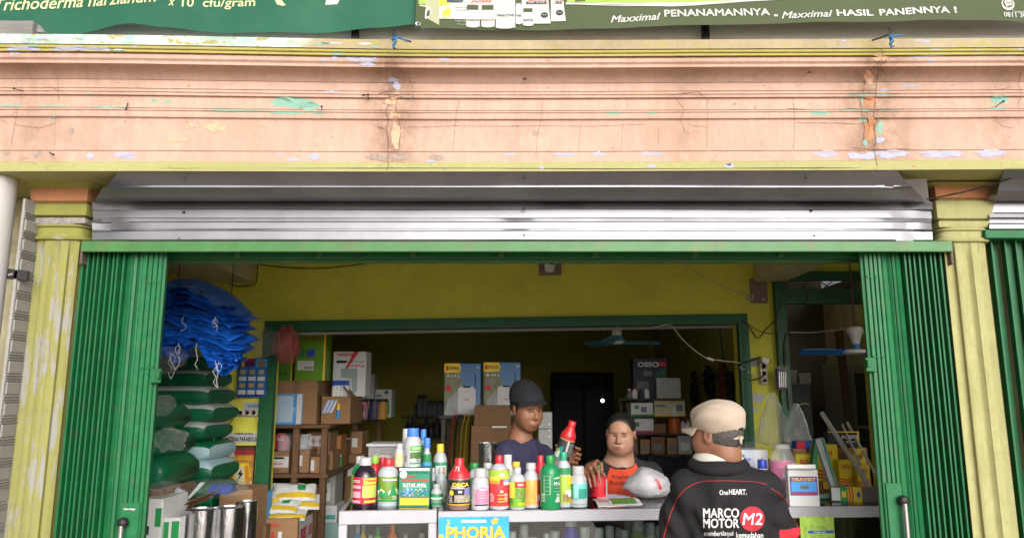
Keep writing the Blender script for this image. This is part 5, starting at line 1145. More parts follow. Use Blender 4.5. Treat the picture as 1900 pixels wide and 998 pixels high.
# ------------------------------------------------------------------ centre and right of the back room
m_dkwood = M('dark_wood', (.035, .022, .015), .5, var=.3, vs=6)
YT = 6.9; zT = PZ(770, YT)
tb = thing('side_table', 'dark table carrying the blue sprayer boxes', 'table', (PX(895, 770, YT), YT + .3, ZF))
xa, xb = PX(815, 770, YT), PX(985, 770, YT); board('table_top', xa, xb, YT - .05, YT + .7, zT, .03, m_dkwood, tb)
for x in (xa + .04, xb - .04):
    for y in (YT, YT + .6): post(x, y, ZF, zT - .03, .04, m_dkwood, tb, 'leg')
for k, (u0, v0, u1, lb) in enumerate(((824, 674, 892, 'left of the two blue boxes with orange corner and white sprayer picture'), (897, 672, 966, 'right of the two blue boxes with orange corner behind the man'))):
    o = carton('sprayer_box', lb, u0, v0, u1, 770, YT, .2, M('box_sprayer_blue', (.02, .14, .34), .35), zb=zT, group='blue sprayer boxes')
    panel(o, 0, 0, 0, 0, M('print_field', (.20, .20, .12), .5, var=.5, vs=14), pts=[(.01, .0), (.5, 0), (.5, .62), (.38, .9), (.01, .9)])
    panel(o, 0, 0, 0, 0, M('print_mist', (.32, .33, .33), .5, var=.3, vs=14), .002, pts=[(.01, .0), (.95, 0), (.82, .45), (.3, .45), (.1, .3)])
    panel(o, 0, 0, 0, 0, m_inky, .003, pts=[(0, .82), (.42, .82), (.46, .91), (.42, 1), (0, 1)])
    ptext(o, 'SWAN', .26, .91, .28, .07, m_ink, .0045); panel(o, .04, .11, .87, .95, m_inkr, .0045); ptext(o, 'B-14 L', .26, .76, .36, .05, m_inkw, .0045); ptext(o, '16', .92, .93, .08, .06, m_inkw, .0045)
    panel(o, 0, 0, 0, 0, m_paper, .005, pts=[(.38, .02), (.86, .02), (.86, .5), (.80, .55), (.44, .55), (.38, .5)]); panel(o, .52, .72, .53, .56, m_ink, .006); ptext(o, 'swan', .62, .3, .12, .03, m_inkr, .0065)
    w, h, d = DIM[o.name]; g = G(); g.tube([((.82 - .5) * w, -.005, h * .8), ((.86 - .5) * w, -.005, h * .76), ((.84 - .5) * w, -.005, h * .5)], .004, 5); g.build('lance_print', m_ink, o)
    g = G(); g.lathe([(.028, 0), (.028, .001)], 16); g.build('round_badge', m_inkr, o, ((.12 - .5) * w, -.003, h * .52), (math.pi / 2, 0, 0))
YC_ = 6.35
bc2 = carton('brown_carton', 'lower brown carton behind the man with the cap', 873, 789, 952, 1100, YC_, .4, m_card_dk, zb=ZF, zt=PZ(789, YC_)); bc1 = carton('brown_carton', 'upper brown carton behind the man with the cap', 880, 752, 948, 789, YC_, .38, m_card_dk, zb=bc2.location.z + DIM[bc2.name][1]); panel(bc2, .5, .85, .985, .997, m_paper)
gy = carton('grey_box', 'pale grey box just right of the man in blue', 1000, 764, 1026, 1100, 5.6 + .5, .25, M('box_pale', (.40, .41, .40), .5), zb=ZF, zt=PZ(764, 6.1)); panel(gy, 0, 1, .90, .905, m_ink)
for k in range(3):
    w, h, d = DIM[gy.name]; g = G(); g.lathe([(.012, 0), (.012, .003)], 12); g.build('round_mark', m_paper, gy, (w * .3, -.001, h * (.93 - .035 * k)), (math.pi / 2, 0, 0))
# hoses hanging from the table
for k, (u, mt, lb) in enumerate(((838, M('hose_red', (.22, .03, .02), .5), 'red rubber hose looped over the table edge'), (846, m_black, 'black hose looped beside the red one'), (858, M('hose_yellow', (.42, .28, .02), .5), 'yellow hose loop hanging from the table'), (866, M('hose_yellow'), 'second yellow hose loop hanging from the table'), (874, m_black, 'black hose behind the yellow loops'))):
    Y = YT - .09 - .012 * k
    cable(lb, [P(u - 4, 860, Y), P(u - 2, 810, Y), P(u + 4, 775, Y), P(u + 10 + k, 772, Y), P(u + 8, 800, Y), P(u + 6, 860, Y)], .009, mt, 'hose')
# far shelf with dark bottles
YS = 9.7
fs_ = thing('wall_shelf', 'dark wall shelf with bottles on the far yellow wall', 'shelf', (PX(790, 770, YS), YS, PZ(772, YS))); board('shelf_board', PX(745, 772, YS), PX(832, 772, YS), YS, 9.99, PZ(772, YS), .02, m_dkwood, fs_); board('shelf_board', PX(750, 812, YS), PX(832, 812, YS), YS, 9.99, PZ(812, YS), .02, m_dkwood, fs_)
for x in (PX(770, 772, YS),): post(x, YS + .02, ZF, PZ(750, YS), .03, m_dkwood, fs_)
def small_bottle(label, x, Y, z, r, h, body, cap, group):
    g = G(); g.lathe([(r * .9, 0), (r, .008), (r, h * .6), (r * .45, h * .78), (r * .42, h * .82)], 14); o = tag(g.build('small_bottle', body, None, (x, Y, z), smooth=45), label, 'bottle', group)
    g = G(); g.lathe([(r * .5, h * .82), (r * .52, h * .84), (r * .52, h), (r * .45, h * 1.01)], 14); g.build('cap', cap, o, smooth=45); return o
m_bgrey2 = M('bottle_greyblue', (.12, .14, .16), .4); m_bdk = M('bottle_dark', (.03, .03, .045), .4)
for k, u in enumerate((778, 787, 797, 806, 815, 823)): small_bottle('%s grey bottle from the left on the upper far shelf' % ('first', 'second', 'third', 'fourth', 'fifth', 'sixth')[k], PX(u, 765, YS + .1), YS + .12, PZ(772, YS) + .001, .05, (.27 if k < 2 else .2), m_bgrey2, m_bdk, 'bottles on the far shelf')
for k, u in enumerate((756, 766, 778, 790, 800, 810, 820)): small_bottle('%s dark bottle from the left on the lower far shelf' % ('first', 'second', 'third', 'fourth', 'fifth', 'sixth', 'seventh')[k], PX(u, 805, YS + .1), YS + .12, PZ(812, YS) + .001, .045, .2 + .05 * (k % 2), m_bdk, M('cap_navy', (.02, .03, .1), .4), 'bottles on the far shelf')
# dark cabinet with glass doors and a lit lamp
YCb = 8.6
cb = thing('glass_cabinet', 'tall dark cabinet with glass doors in the unlit back room', 'cabinet', (PX(1085, 800, YCb), YCb, ZF))
x0, x1 = PX(1025, 740, YCb), PX(1140, 740, YCb); zt = PZ(690, YCb)
g = G(); g.box((x0, YCb + .02, ZF), (x1, YCb + .45, zt), .01); world_child(g.build('carcass', M('cabinet_black', (.005, .005, .005), .7, spec=.1)), cb)
for a, b in ((x0, (x0 + x1) / 2 - .004), ((x0 + x1) / 2 + .004, x1)):
    g = G(); g.box((a + .01, YCb, ZF + .1), (b - .01, YCb + .015, zt - .18), .003); world_child(g.build('door', M('cabinet_glass', (.004, .004, .005), .6, spec=.15)), cb)
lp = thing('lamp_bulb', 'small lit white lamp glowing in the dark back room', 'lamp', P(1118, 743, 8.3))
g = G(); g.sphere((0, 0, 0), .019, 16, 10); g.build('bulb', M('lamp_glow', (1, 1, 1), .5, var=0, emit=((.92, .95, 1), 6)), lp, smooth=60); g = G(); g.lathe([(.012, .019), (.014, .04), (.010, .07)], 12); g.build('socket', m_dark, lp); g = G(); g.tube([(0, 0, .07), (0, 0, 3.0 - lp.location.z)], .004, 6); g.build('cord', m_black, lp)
# rack at the right with boxes
YK = 7.2; rk2 = thing('metal_rack', 'dim rack with mixed boxes behind the woman', 'rack', (PX(1220, 800, YK), YK, ZF))
x0, x1 = PX(1163, 800, YK), PX(1285, 800, YK); lv = [PZ(v, YK) for v in (739, 772, 804, 843)]
for z in lv: board('shelf', x0, x1, YK, YK + .45, z, .018, m_dkwood, rk2)
for x in (x0 + .015, x1 - .015): post(x, YK + .43, ZF, lv[0] - .02, .03, m_dkwood, rk2)
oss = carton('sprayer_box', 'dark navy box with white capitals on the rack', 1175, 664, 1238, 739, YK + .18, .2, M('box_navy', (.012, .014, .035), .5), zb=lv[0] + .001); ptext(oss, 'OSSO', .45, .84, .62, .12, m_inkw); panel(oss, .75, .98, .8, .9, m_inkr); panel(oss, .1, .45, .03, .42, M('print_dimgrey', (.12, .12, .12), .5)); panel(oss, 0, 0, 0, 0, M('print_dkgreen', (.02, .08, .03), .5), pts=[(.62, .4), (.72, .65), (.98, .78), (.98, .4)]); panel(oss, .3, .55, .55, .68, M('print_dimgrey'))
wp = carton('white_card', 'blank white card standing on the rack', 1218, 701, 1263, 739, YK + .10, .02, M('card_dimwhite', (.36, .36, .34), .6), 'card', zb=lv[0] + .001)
b1 = carton('white_green_box', 'white box with green print at the left of the rack', 1171, 747, 1212, 772, YK + .02, .3, m_paper, zb=lv[1] + .001); panel(b1, .0, 1, 0, .14, m_inkg); panel(b1, .15, .35, .55, .8, m_inkg); panel(b1, .45, .7, .3, .7, m_bgrey2); panel(b1, .72, .88, .75, .98, m_inkw)
b2 = carton('white_green_box', 'yellow edged white box at the right of the rack', 1214, 741, 1271, 772, YK + .03, .3, M('box_cream', (.5, .47, .32), .6), zb=lv[1] + .001); panel(b2, 0, 1, .88, 1, m_inky); panel(b2, 0, 1, 0, .07, m_inky, .002); ptext(b2, 'MATADOR', .2, .62, .32, .13, m_ink); panel(b2, .72, .92, .3, .7, m_bgrey2)
b3 = carton('white_green_box', 'white box with magenta base on the rack', 1172, 776, 1213, 804, YK + .02, .3, m_paper, zb=lv[2] + .001); panel(b3, 0, 1, 0, .18, M('ink_magenta', (.3, .02, .1), .5)); panel(b3, .1, .35, .45, .75, m_bgrey2); panel(b3, .55, .8, .5, .8, m_inkw)
b4 = carton('brown_carton', 'small brown carton beside the magenta based box', 1214, 786, 1236, 804, YK + .02, .3, m_card_dk, zb=lv[2] + .001)
oc = thing('orange_canister', 'orange spray can with white cap on the rack', 'can', (PXZ(1252, YK + .05, lv[2]), YK + .06, lv[2] + .001)); g = G(); g.lathe([(.06, 0), (.062, .01), (.062, .13), (.05, .16)], 18); g.build('body', M('can_orange', (.45, .09, .01), .4), oc, smooth=40); g = G(); g.lathe([(.035, .16), (.035, .24), (.03, .245)], 16); g.build('cap', m_paper, oc, smooth=40)
for k, (u0, u1, v0, mt) in enumerate(((1166, 1184, 812, m_card_dk), (1188, 1206, 815, m_card), (1208, 1234, 810, m_card_dk), (1238, 1256, 812, m_card), (1258, 1284, 806, M('box_greyish')))):
    o = carton('low_carton', ('first', 'second', 'third', 'fourth', 'fifth')[k] + ' small carton from the left on the lowest rack shelf', u0, v0, u1, 843, YK + .02, .3, mt, zb=lv[3] + .001)
    panel(o, .2, .8, .2, .6, m_bgrey2 if k < 4 else m_paper)
for k, u in enumerate((1168, 1178, 1190, 1200)): small_bottle(ORD[k] + ' short bottle in front of the navy box on the rack', PXZ(u, YK + .06, lv[0]), YK + .06, lv[0] + .001, .028, .09 + .02 * (k % 2), (m_bgrey2, m_paper, m_bdk, m_paper)[k], (m_paper, m_inkr, m_inkb, m_inkg)[k], 'short bottles on the right rack')
for k, u in enumerate((1268, 1277)): small_bottle(ORD[k] + ' white bottle beside the orange can on the rack', PXZ(u, YK + .08, lv[2]), YK + .08, lv[2] + .001, .026, .14, m_paper, (m_inkb, m_inkr)[k], 'bottles beside the orange can')
# tools and ropes hanging on the right wall of the back room
XW = 1.93
def hang(label, u, v0, v1, mt, wid, seed):
    Y = XW * F_PX / (u - 950) * 1.0; Y = min(9.5, Y); r3 = random.Random(seed); Y -= .02
    o = thing('hanging_tool', label, 'tool', (XW - .04, Y, PZ(v1, Y)), group='tools hanging on the back room wall')
    for q in range(5):
        pts = [Vector((XW - .05 - .02 * r3.random(), Y + wid * (r3.random() - .5) * (1 if 0 < i < 5 else .3), PZ(v0 + (v1 - v0) * i / 5, Y))) for i in range(6)]
        g = G(); g.tube(pts, .012 + .01 * r3.random(), 7); world_child(g.build('strand', mt, smooth=60), o)
hang('dark rope bundle hanging left on the back room wall', 1293, 690, 755, m_black, .3, 1); hang('black belts hanging in the middle of the back room wall', 1322, 680, 752, m_black, .3, 2); hang('rusty red tool bundle hanging near the opening jamb', 1348, 675, 755, M('rust_red', (.14, .03, .01), .7, var=.4), .25, 3); hang('dark strap near the right jamb', 1362, 690, 760, m_black, .15, 4)
cable('thin black rod leaning up the back room wall', [(XW - .03, 6.75, PZ(603, 6.75)), (XW - .03, 6.7, PZ(650, 6.7)), (XW - .03, 6.6, PZ(700, 6.6))], .006, name='rod')
# dark clothes heap below the rack
pbag('dark_heap', 'heap of dark cloth on the floor below the rack', (PX(1235, 870, 6.7), 6.8, PZ(885, 6.7)), .4, .25, .16, 44, mat=M('dark_cloth', (.012, .013, .02), .8), amp=.25)
pb_ = thing('heap_stool', 'low box under the dark cloth heap', 'box', (PX(1235, 870, 6.7), 6.8, ZF)); g = G(); g.box((-.4, -.2, 0), (.4, .2, PZ(893, 6.7) - ZF), .01); g.build('box_body', m_dkwood, pb_)

# ------------------------------------------------------------------ fans, cctv, sockets, cables
def fan(label, c, ztop, body2, blade, s, rz, swap):
    o = thing('ceiling_fan', label, 'fan', c)
    g = G()
    if swap: g.lathe([(.012 * s, .0), (.055 * s, .004), (.085 * s, .012), (.085 * s, .03), (.05 * s, .038)], 24); g.build('motor_disc', m_white, o, smooth=40); g = G(); g.lathe([(.022 * s, .038), (.022 * s, .075)], 16); g.build('blue_ring', body2, o, smooth=40); g = G(); g.lathe([(.022 * s, .075), (.03 * s, .12), (.048 * s, .16), (.05 * s, .175), (.04 * s, .195), (.01 * s, .2)], 20); g.build('motor_cup', m_white, o, smooth=40); top = .2 * 1
    else: g.lathe([(.005 * s, -.012), (.05 * s, -.006), (.062 * s, .006), (.05 * s, .014)], 20); g.build('motor_disc', m_white, o, smooth=40); g = G(); g.lathe([(.055 * s, .012), (.06 * s, .025), (.042 * s, .06)], 20); g.build('blue_ring', body2, o, smooth=40); g = G(); g.lathe([(.042 * s, .06), (.038 * s, .10), (.036 * s, .115), (.012 * s, .125)], 20); g.build('motor_cup', m_white, o, smooth=40); top = .125
    for k in range(3):
        a = rz + k * 2 * math.pi / 3
        def fn(t, w):
            r = (.05 + .30 * t) * s; wd = (.035 + .045 * math.sin(min(1, t * 1.3) * math.pi * .62)) * s * (1 if t < .93 else .75)
            return Vector((r, (w - .5) * wd * 1.4, .004 + (w - .5) * .03 * s))
        g = G(); g.slab(12, 5, fn, (0, 0, .003)); g.build('blade', blade, o, (0, 0, .012 if swap else .0), (0, 0, a), smooth=40)
    g = G(); g.tube([(0, 0, top), (0, 0, ztop - c[2])], .005 if not swap else .006, 6); g.build('rod', m_white if not swap else m_wood, o)
    return o
m_bl = M('fan_blue', (.03, .22, .70), .35); m_blt = M('fan_teal', (.05, .22, .30), .4)
fan('small fan with white cup and teal blades in the dark opening', P(1145, 636, YB + .35), 3.0, m_blt, m_blt, 1.0, .12, False)
fan('white fan with bright blue blade in the right doorway', P(1590, 658, YB - .35), ZC - .001, m_bl, m_bl, 1.15, math.pi + .02, True)
m_wire = M('white_wire', (.6, .57, .5), .5); YC1 = YB - .06
cable('white wire looping from the small fan along the opening head to the right jamb', [P(1147, 607, YB + .3), P(1180, 609, YB + .1), P(1215, 607, YB - .05), P(1243, 603, YC1), P(1265, 628, YC1), P(1292, 652, YC1), P(1312, 664, YC1), P(1340, 669, YC1), P(1366, 672, YC1), P(1380, 676, YC1)], .004, m_wire)
o = thing('inline_switch', 'white inline switch on the fan wire across the dark opening', 'switch', P(1318, 666, YC1 - .005), (0, .35, 0)); g = G(); g.box((-.028, -.008, -.009), (.028, .008, .009), .004); g.build('housing', m_white, o)
cable('white wire across the right doorway to the fan', [P(1465, 616, YB - .06), P(1500, 617, YB - .0), P(1540, 614, YB - .15), P(1575, 610, YB - .3), P(1588, 606, YB - .34)], .004, m_wire)
cable('brown cable sagging between the opening corner and the door frame', [P(1376, 592, YC1), P(1392, 610, YC1), P(1406, 627, YC1), P(1420, 612, YC1), P(1440, 590, YC1), P(1450, 555, YC1), P(1462, 510, YC1), P(1470, 487, YC1)], .005, M('cable_brown', (.09, .055, .03), .6))
cable('thin dark cable curving to the door frame', [P(1376, 590, YC1), P(1390, 602, YC1), P(1410, 614, YC1), P(1430, 619, YC1), P(1448, 619, YC1)], .0035, M('cable_brown'))
cable('thin brown cable crossing the right doorway', [P(1505, 530, YB - .06), P(1497, 555, YB - .06), P(1485, 585, YB - .05), P(1466, 610, YB - .05)], .0035, M('cable_brown'))
cable('cable from the door transom to the right', [P(1512, 533, YB - .07), P(1540, 545, YB - .07), P(1570, 557, YB - .07), P(1600, 563, YB - .07)], .0035, M('cable_brown'))
cable('black cable sagging along the ceiling edge at the left of the yellow wall', [P(478, 490, YB - .02), P(520, 495, YB - .02), P(580, 498, YB - .02), P(640, 494, YB - .02), P(710, 484, YB - .02)], .004)
cable('black cable along the left ceiling beam', [P(478, 488, YB - .03), P(477, 515, YB - .03), P(470, 528, YB - .03), P(440, 531, YB - .06), P(425, 525, YB - .2)], .004)
cable('thin wire slanting to the right cctv board', [P(1258, 482, YB - .02), P(1300, 510, YB - .02), P(1345, 532, YB - .02), P(1385, 548, YB - .02)], .0025, m_wire)
m_bd = M('board_mauve', (.26, .19, .17), .8, var=.15)
cc = thing('cctv_camera', 'white dome camera on a small brown board under the rail', 'camera', P(1021, 510, YB - .02))
x0, x1 = PX(1000, 496, YB - .02), PX(1042, 496, YB - .02); z0, z1 = PZ(510, YB - .02), PZ(470, YB - .02)
g = G(); g.box((x0, YB - .02, z0), (x1, YB - .002, z1), .002); world_child(g.build('mounting_board', m_bd), cc)
c = P(1020, 490, YB - .07); g = G(); g.sphere(c, .048, 18, 12, (1, 1, 1.0)); world_child(g.build('dome', m_white, smooth=60), cc); g = G(); g.sphere(c + Vector((.008, -.022, .01)), .032, 16, 10, (1, 1, 1.05)); world_child(g.build('lens', m_black, smooth=60), cc); g = G(); g.lathe([(.03, 0), (.042, .02), (.035, .05)], 16); world_child(g.build('base', m_white, None, c + Vector((0, .02, -.06)), smooth=50), cc)
bd = carton('wall_board', 'blank brown board screwed to the wall right of the opening', 1393, 517, 1424, 562, YB - .018, .015, m_bd, 'board', c=.002)
for fx, fz in ((.75, .92), (.55, .7), (.72, .15)):
    w, h, d = DIM[bd.name]; g = G(); g.lathe([(.006, 0), (.004, .003)], 8); g.build('screw', m_steel, bd, ((fx - .5) * w, -.001, fz * h), (math.pi / 2, 0, 0))
g = G(); c = P(1391, 552, YB - .03); g.tube([c + Vector((.032 * math.cos(i * .6) * (1 - .02 * i), -.004 * math.sin(i), .024 * math.sin(i * .6))) for i in range(28)], .0035, 6); tag(g.build('cable_coil', m_wire, smooth=60), 'coil of white cable hanging on the brown board', 'cable')
so2 = socket('vertical white socket strip right of the opening', 1411, 672, 1425, 713, True, 3)
c = P(1418, 669, YW - .05); g = G(); g.box((-.022, -.02, -.02), (.03, .0, .026), .004); q = g.build('adapter', m_white, None, c, (0, .5, 0)); world_child(q, so2)
cable('black cable running from the right jamb to the socket strip', [P(1368, 676, YC1), P(1390, 670, YC1), P(1412, 662, YC1)], .006)
cable('black cable drooping below the socket strip', [P(1370, 676, YC1), P(1374, 695, YC1), P(1388, 704, YC1), P(1405, 703, YC1), P(1417, 696, YC1 - .02)], .0045)
cable('white cable from the jamb to the lowest outlet', [P(1372, 680, YC1), P(1390, 690, YC1), P(1405, 697, YC1), P(1418, 704, YC1 - .02)], .0035, m_wire)
cable('grey cable bundle running down the door jamb', [P(1460, 618, YB - .075), P(1456, 640, YB - .075), P(1457, 680, YB - .075), P(1461, 720, YB - .075), P(1464, 760, YB - .075)], .006, M('cable_grey'))
nb = carton('notice_sheet', 'small white notice on the wall beside the socket strip', 1391, 663, 1411, 680, YB - .006, .003, M('card_dimwhite'), 'notice', c=0)
r5 = random.Random(9)
for k, (u, v, ru, rv) in enumerate(((1405, 737, 14, 9), (1382, 735, 6, 12), (1399, 760, 8, 5))):
    ring = blob(r5, u, v, ru, rv, 18, .5); o = G().extrude([P(a, b, YB - .0025) for a, b in ring], (0, .001, 0)).build('torn_paper', m_paper); tag(o, ('torn white paper scrap below the socket strip', 'small torn paper beside the right jamb', 'lower torn paper scrap on the yellow wall')[k], 'paper scrap')
hb = thing('wrapped_tool', 'plastic wrapped dark tool set hanging on the door jamb', 'tool set', P(1450, 720, YB - .1))
c = P(1450, 700, YB - .1); g = G(); g.box((c.x - .035, c.y, c.z - .09), (c.x + .04, c.y + .03, c.z + .07), .01); world_child(g.build('tool_card', M('card_purple', (.06, .05, .12), .5)), hb)
for k in range(4): g = G(); g.tube([(c.x - .02 + .015 * k, c.y - .006, c.z - .07), (c.x - .015 + .015 * k, c.y - .006, c.z + .04)], .006, 6); world_child(g.build('bit', m_steel), hb)
g = G(); g.box((c.x - .045, c.y - .018, c.z - .1), (c.x + .05, c.y + .036, c.z + .09), .012); world_child(g.build('plastic_wrap', m_film2), hb)
# hanging clear bags on the right
def hangbag(label, u, v0, v1, w0, w1, Y, seed, content=None):
    top, bot = P(u, v0, Y), P(u, v1, Y); H = top.z - bot.z; s_ = Y / F_PX
    o = thing('hanging_bag', label, 'plastic bag', bot)
    def fn(a, b):
        t = a * 2 * math.pi; r = (w1 + (w0 - w1) * b ** 1.4) * s_ * .5 * (1 + .25 * nz(math.cos(t) * 2, math.sin(t) * 2, b * 3 + seed) + .22 * nz(math.cos(t) * 6, math.sin(t) * 6, b * 2 + seed) + .08 * nz(math.cos(t) * 14, math.sin(t) * 14, b * 6 + seed))
        r *= min(1, .25 + b * 9)
        return Vector((r * math.cos(t), .55 * r * math.sin(t), H * b))
    g = G(); g.grid(60, 24, fn); g.build('film', M('hanging_film', (.60, .62, .62), .15, var=.35, vs=12, alpha=.24, spec=1.0), o, fix=False)
    if content:
        g = G(); g.grid(18, 12, lambda a, b: (lambda th, ph: (lambda d: d * (.034 * (1 + .5 * nz(d.x * 3 + seed, d.y * 3, d.z * 3) + .3 * nz(d.x * 9, d.y * 9, d.z * 9))) + Vector((.01, 0, H * .18)))(Vector((1.3 * math.sin(ph) * math.cos(th), .6 * math.sin(ph) * math.sin(th), -.8 * math.cos(ph)))))(a * 2 * math.pi, b * math.pi)); g.build('contents', content, o, smooth=60)
    return o
hangbag('large clear bag hanging right of the opening', 1438, 728, 828, 10, 62, 5.0, 1); hangbag('second clear bag hanging at the door jamb', 1482, 748, 826, 8, 50, 4.95, 5)
cable('bent green twig sticking out of the hanging bag', [P(1476, 760, 5.0), P(1482, 752, 5.0), P(1494, 748, 5.0), P(1501, 751, 5.0)], .004, M('twig_green', (.22, .28, .10), .6), 'twig')
# right doorway interior: timber post, white fridge, dark shelves
g = G(); a, b = P(1553, 612, YB + .55), P(1585, 900, YB + .55); g.extrude([a, a + Vector((.05, 0, 0)), b + Vector((.05, 0, 0)), b], (0, .05, 0)); tag(g.build('timber_post', M('pale_timber', (.14, .085, .045), .7, var=.25)), 'leaning brown timber post inside the right doorway', 'post')
fg = thing('glass_fridge', 'white framed glass door fridge inside the right doorway', 'fridge', (PX(1610, 800, YB + .7), YB + .9, ZF))
x0, x1 = PX(1577, 760, YB + .7), PX(1665, 760, YB + .7); zt = PZ(672, YB + .7)
g = G(); g.box((x0, YB + .72, ZF), (x1, YB + 1.2, zt), .01); world_child(g.build('body', M('fridge_white', (.42, .42, .40), .4)), fg)
g = G(); g.box((x0 + .05, YB + .70, ZF + .2), (x1 - .05, YB + .715, zt - .08), .003); world_child(g.build('door_glass', M('fridge_glass', (.06, .07, .07), .08)), fg)
for (a, b, c_, d) in ((x0 + .03, x0 + .055, ZF + .18, zt - .06), (x1 - .055, x1 - .03, ZF + .18, zt - .06), (x0 + .055, x1 - .055, zt - .09, zt - .06), (x0 + .055, x1 - .055, 1.35, 1.375), (x0 + .055, x1 - .055, 1.05, 1.075)):
    g = G(); g.box((a, YB + .685, c_), (b, YB + .699, d), .003); world_child(g.build('door_frame_bar', M('fridge_alu', (.4, .4, .4), .35, .4)), fg)
o = carton('grey_cabinet', 'small grey cabinet with white papers on top in the doorway', 1463, 712, 1517, 1100, YB + .9, .4, M('cabinet_grey', (.07, .07, .075), .5), 'cabinet', zb=ZF, zt=PZ(712, YB + .9)); zt = o.location.z + DIM[o.name][1]
carton('white_carton', 'white carton on the grey cabinet in the doorway', 1483, 692, 1505, 712, YB + .95, .2, M('card_dimwhite'), zb=zt); carton('white_carton', 'flat white packet on the grey cabinet by the jamb', 1468, 686, 1481, 712, YB + 1.0, .2, M('card_dimwhite'), zb=zt)
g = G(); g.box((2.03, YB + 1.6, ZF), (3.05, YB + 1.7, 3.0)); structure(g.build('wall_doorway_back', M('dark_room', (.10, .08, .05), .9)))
# ------------------------------------------------------------------ glass counters
ZT = PZ(948, 3.62)
def PG(u, v, z=ZT):
    """point on the level z seen at pixel (u, v)"""
    b = (499 - v) / F_PX; k = (z - CAM_H) / (st + b * ct); return Vector(((u - 950) / F_PX * k, k * (ct - b * st), z))
def glass_mat():
    m = bpy.data.materials.new('counter_glass'); m.use_nodes = True; n, l = m.node_tree.nodes, m.node_tree.links
    for x in list(n):
        if x.type != 'OUTPUT_MATERIAL': n.remove(x)
    tr = n.new('ShaderNodeBsdfTransparent'); tr.inputs[0].default_value = (.90, .94, .92, 1); gl = n.new('ShaderNodeBsdfGlossy'); gl.inputs['Roughness'].default_value = .015
    fr_ = n.new('ShaderNodeFresnel'); fr_.inputs[0].default_value = 2.0; mx = n.new('ShaderNodeMixShader')
    tc = n.new('ShaderNodeTexCoord'); no = n.new('ShaderNodeTexNoise'); no.inputs['Scale'].default_value = 4; l.new(tc.outputs['Object'], no.inputs[0]); mr = n.new('ShaderNodeMapRange'); mr.inputs[3].default_value = .01; mr.inputs[4].default_value = .05; l.new(no.outputs[0], mr.inputs[0]); l.new(mr.outputs[0], gl.inputs['Roughness'])
    l.new(fr_.outputs[0], mx.inputs[0]); l.new(tr.outputs[0], mx.inputs[1]); l.new(gl.outputs[0], mx.inputs[2]); l.new(mx.outputs[0], n['Material Output'].inputs[0]); return m
m_glass = glass_mat()
m_alu = M('white_aluminium', (.39, .39, .43), .35, .15, var=.1, vs=12, dirt=((.40, .36, .34), .35, 18)); m_base = M('case_base', (.10, .10, .11), .5)
def showcase(label, a, b, depth, ztop, band=.054, pw=.033):
    a, b = Vector((a[0], a[1], 0)), Vector((b[0], b[1], 0)); w = (b - a).length; rz = math.atan2(b.y - a.y, b.x - a.x)
    o = thing('glass_showcase', label, 'showcase', (a.x, a.y, ZF), (0, 0, rz)); H = ztop - ZF
    def bx(nm, lo, hi, mt, c=.003): g = G(); g.box(lo, hi, c); return g.build(nm, mt, o)
    t = .008
    bx('top_rail', (0, 0, H - band), (w, .022, H - .001), m_alu); bx('top_rail', (0, depth - .022, H - band), (w, depth, H - .001), m_alu)
    for x in (0, w - .022): bx('side_rail', (x, .023, H - band), (x + .022, depth - .023, H - .001), m_alu)
    for x in (0, w - pw):
        for y in (0.001, depth - .03): bx('post', (x, y, .10), (x + pw, y + .028, H - band - .001), m_alu)
    bx('plinth', (0, 0, 0), (w, depth, .10), m_base)
    bx('top_glass', (.023, .023, H - t - .001), (w - .023, depth - .023, H), m_glass, 0)
    bx('front_glass', (pw + .001, .008, .101), (w - pw - .001, .013, H - band - .001), m_glass, 0)
    for x in (.008, w - .013): bx('side_glass', (x, .031, .101), (x + .005, depth - .031, H - band - .001), m_glass, 0)
    for hh in (.36, .68): bx('shelf_glass', (.015, .03, H - hh - .006), (w - .015, depth - .06, H - hh), m_glass, 0)
    bx('back_panel', (pw, depth - .012, .101), (w - pw, depth - .004, H - band - .001), M('case_back', (.09, .09, .10), .5))
    return o, (lambda x, y, z: Vector((a.x + x * math.cos(rz) - y * math.sin(rz), a.y + x * math.sin(rz) + y * math.cos(rz), ZF + z))), w, H
A1 = PG(813, 948); B1 = PG(1640, 937.5)
dirv = (B1 - A1).normalized()
mid = A1 + dirv * 1.28
nrm_ = Vector((-dirv.y, dirv.x, 0))
caseM, locM, wM, HM = showcase('long middle glass showcase with white rail under the bottle row', A1, mid - dirv * .004, .5, ZT)
caseR, locR, wR, HR = showcase('right glass showcase under the seed boxes', mid, B1 + dirv * .22, .5, ZT)
La = PG(629, 947.5, ZT + .006); Lb = PG(811, 944.5, ZT + .006)
caseL, locL, wL, HL = showcase('left glass showcase reflecting the paving', La, Lb, .46, ZT + .006, .062, .04)

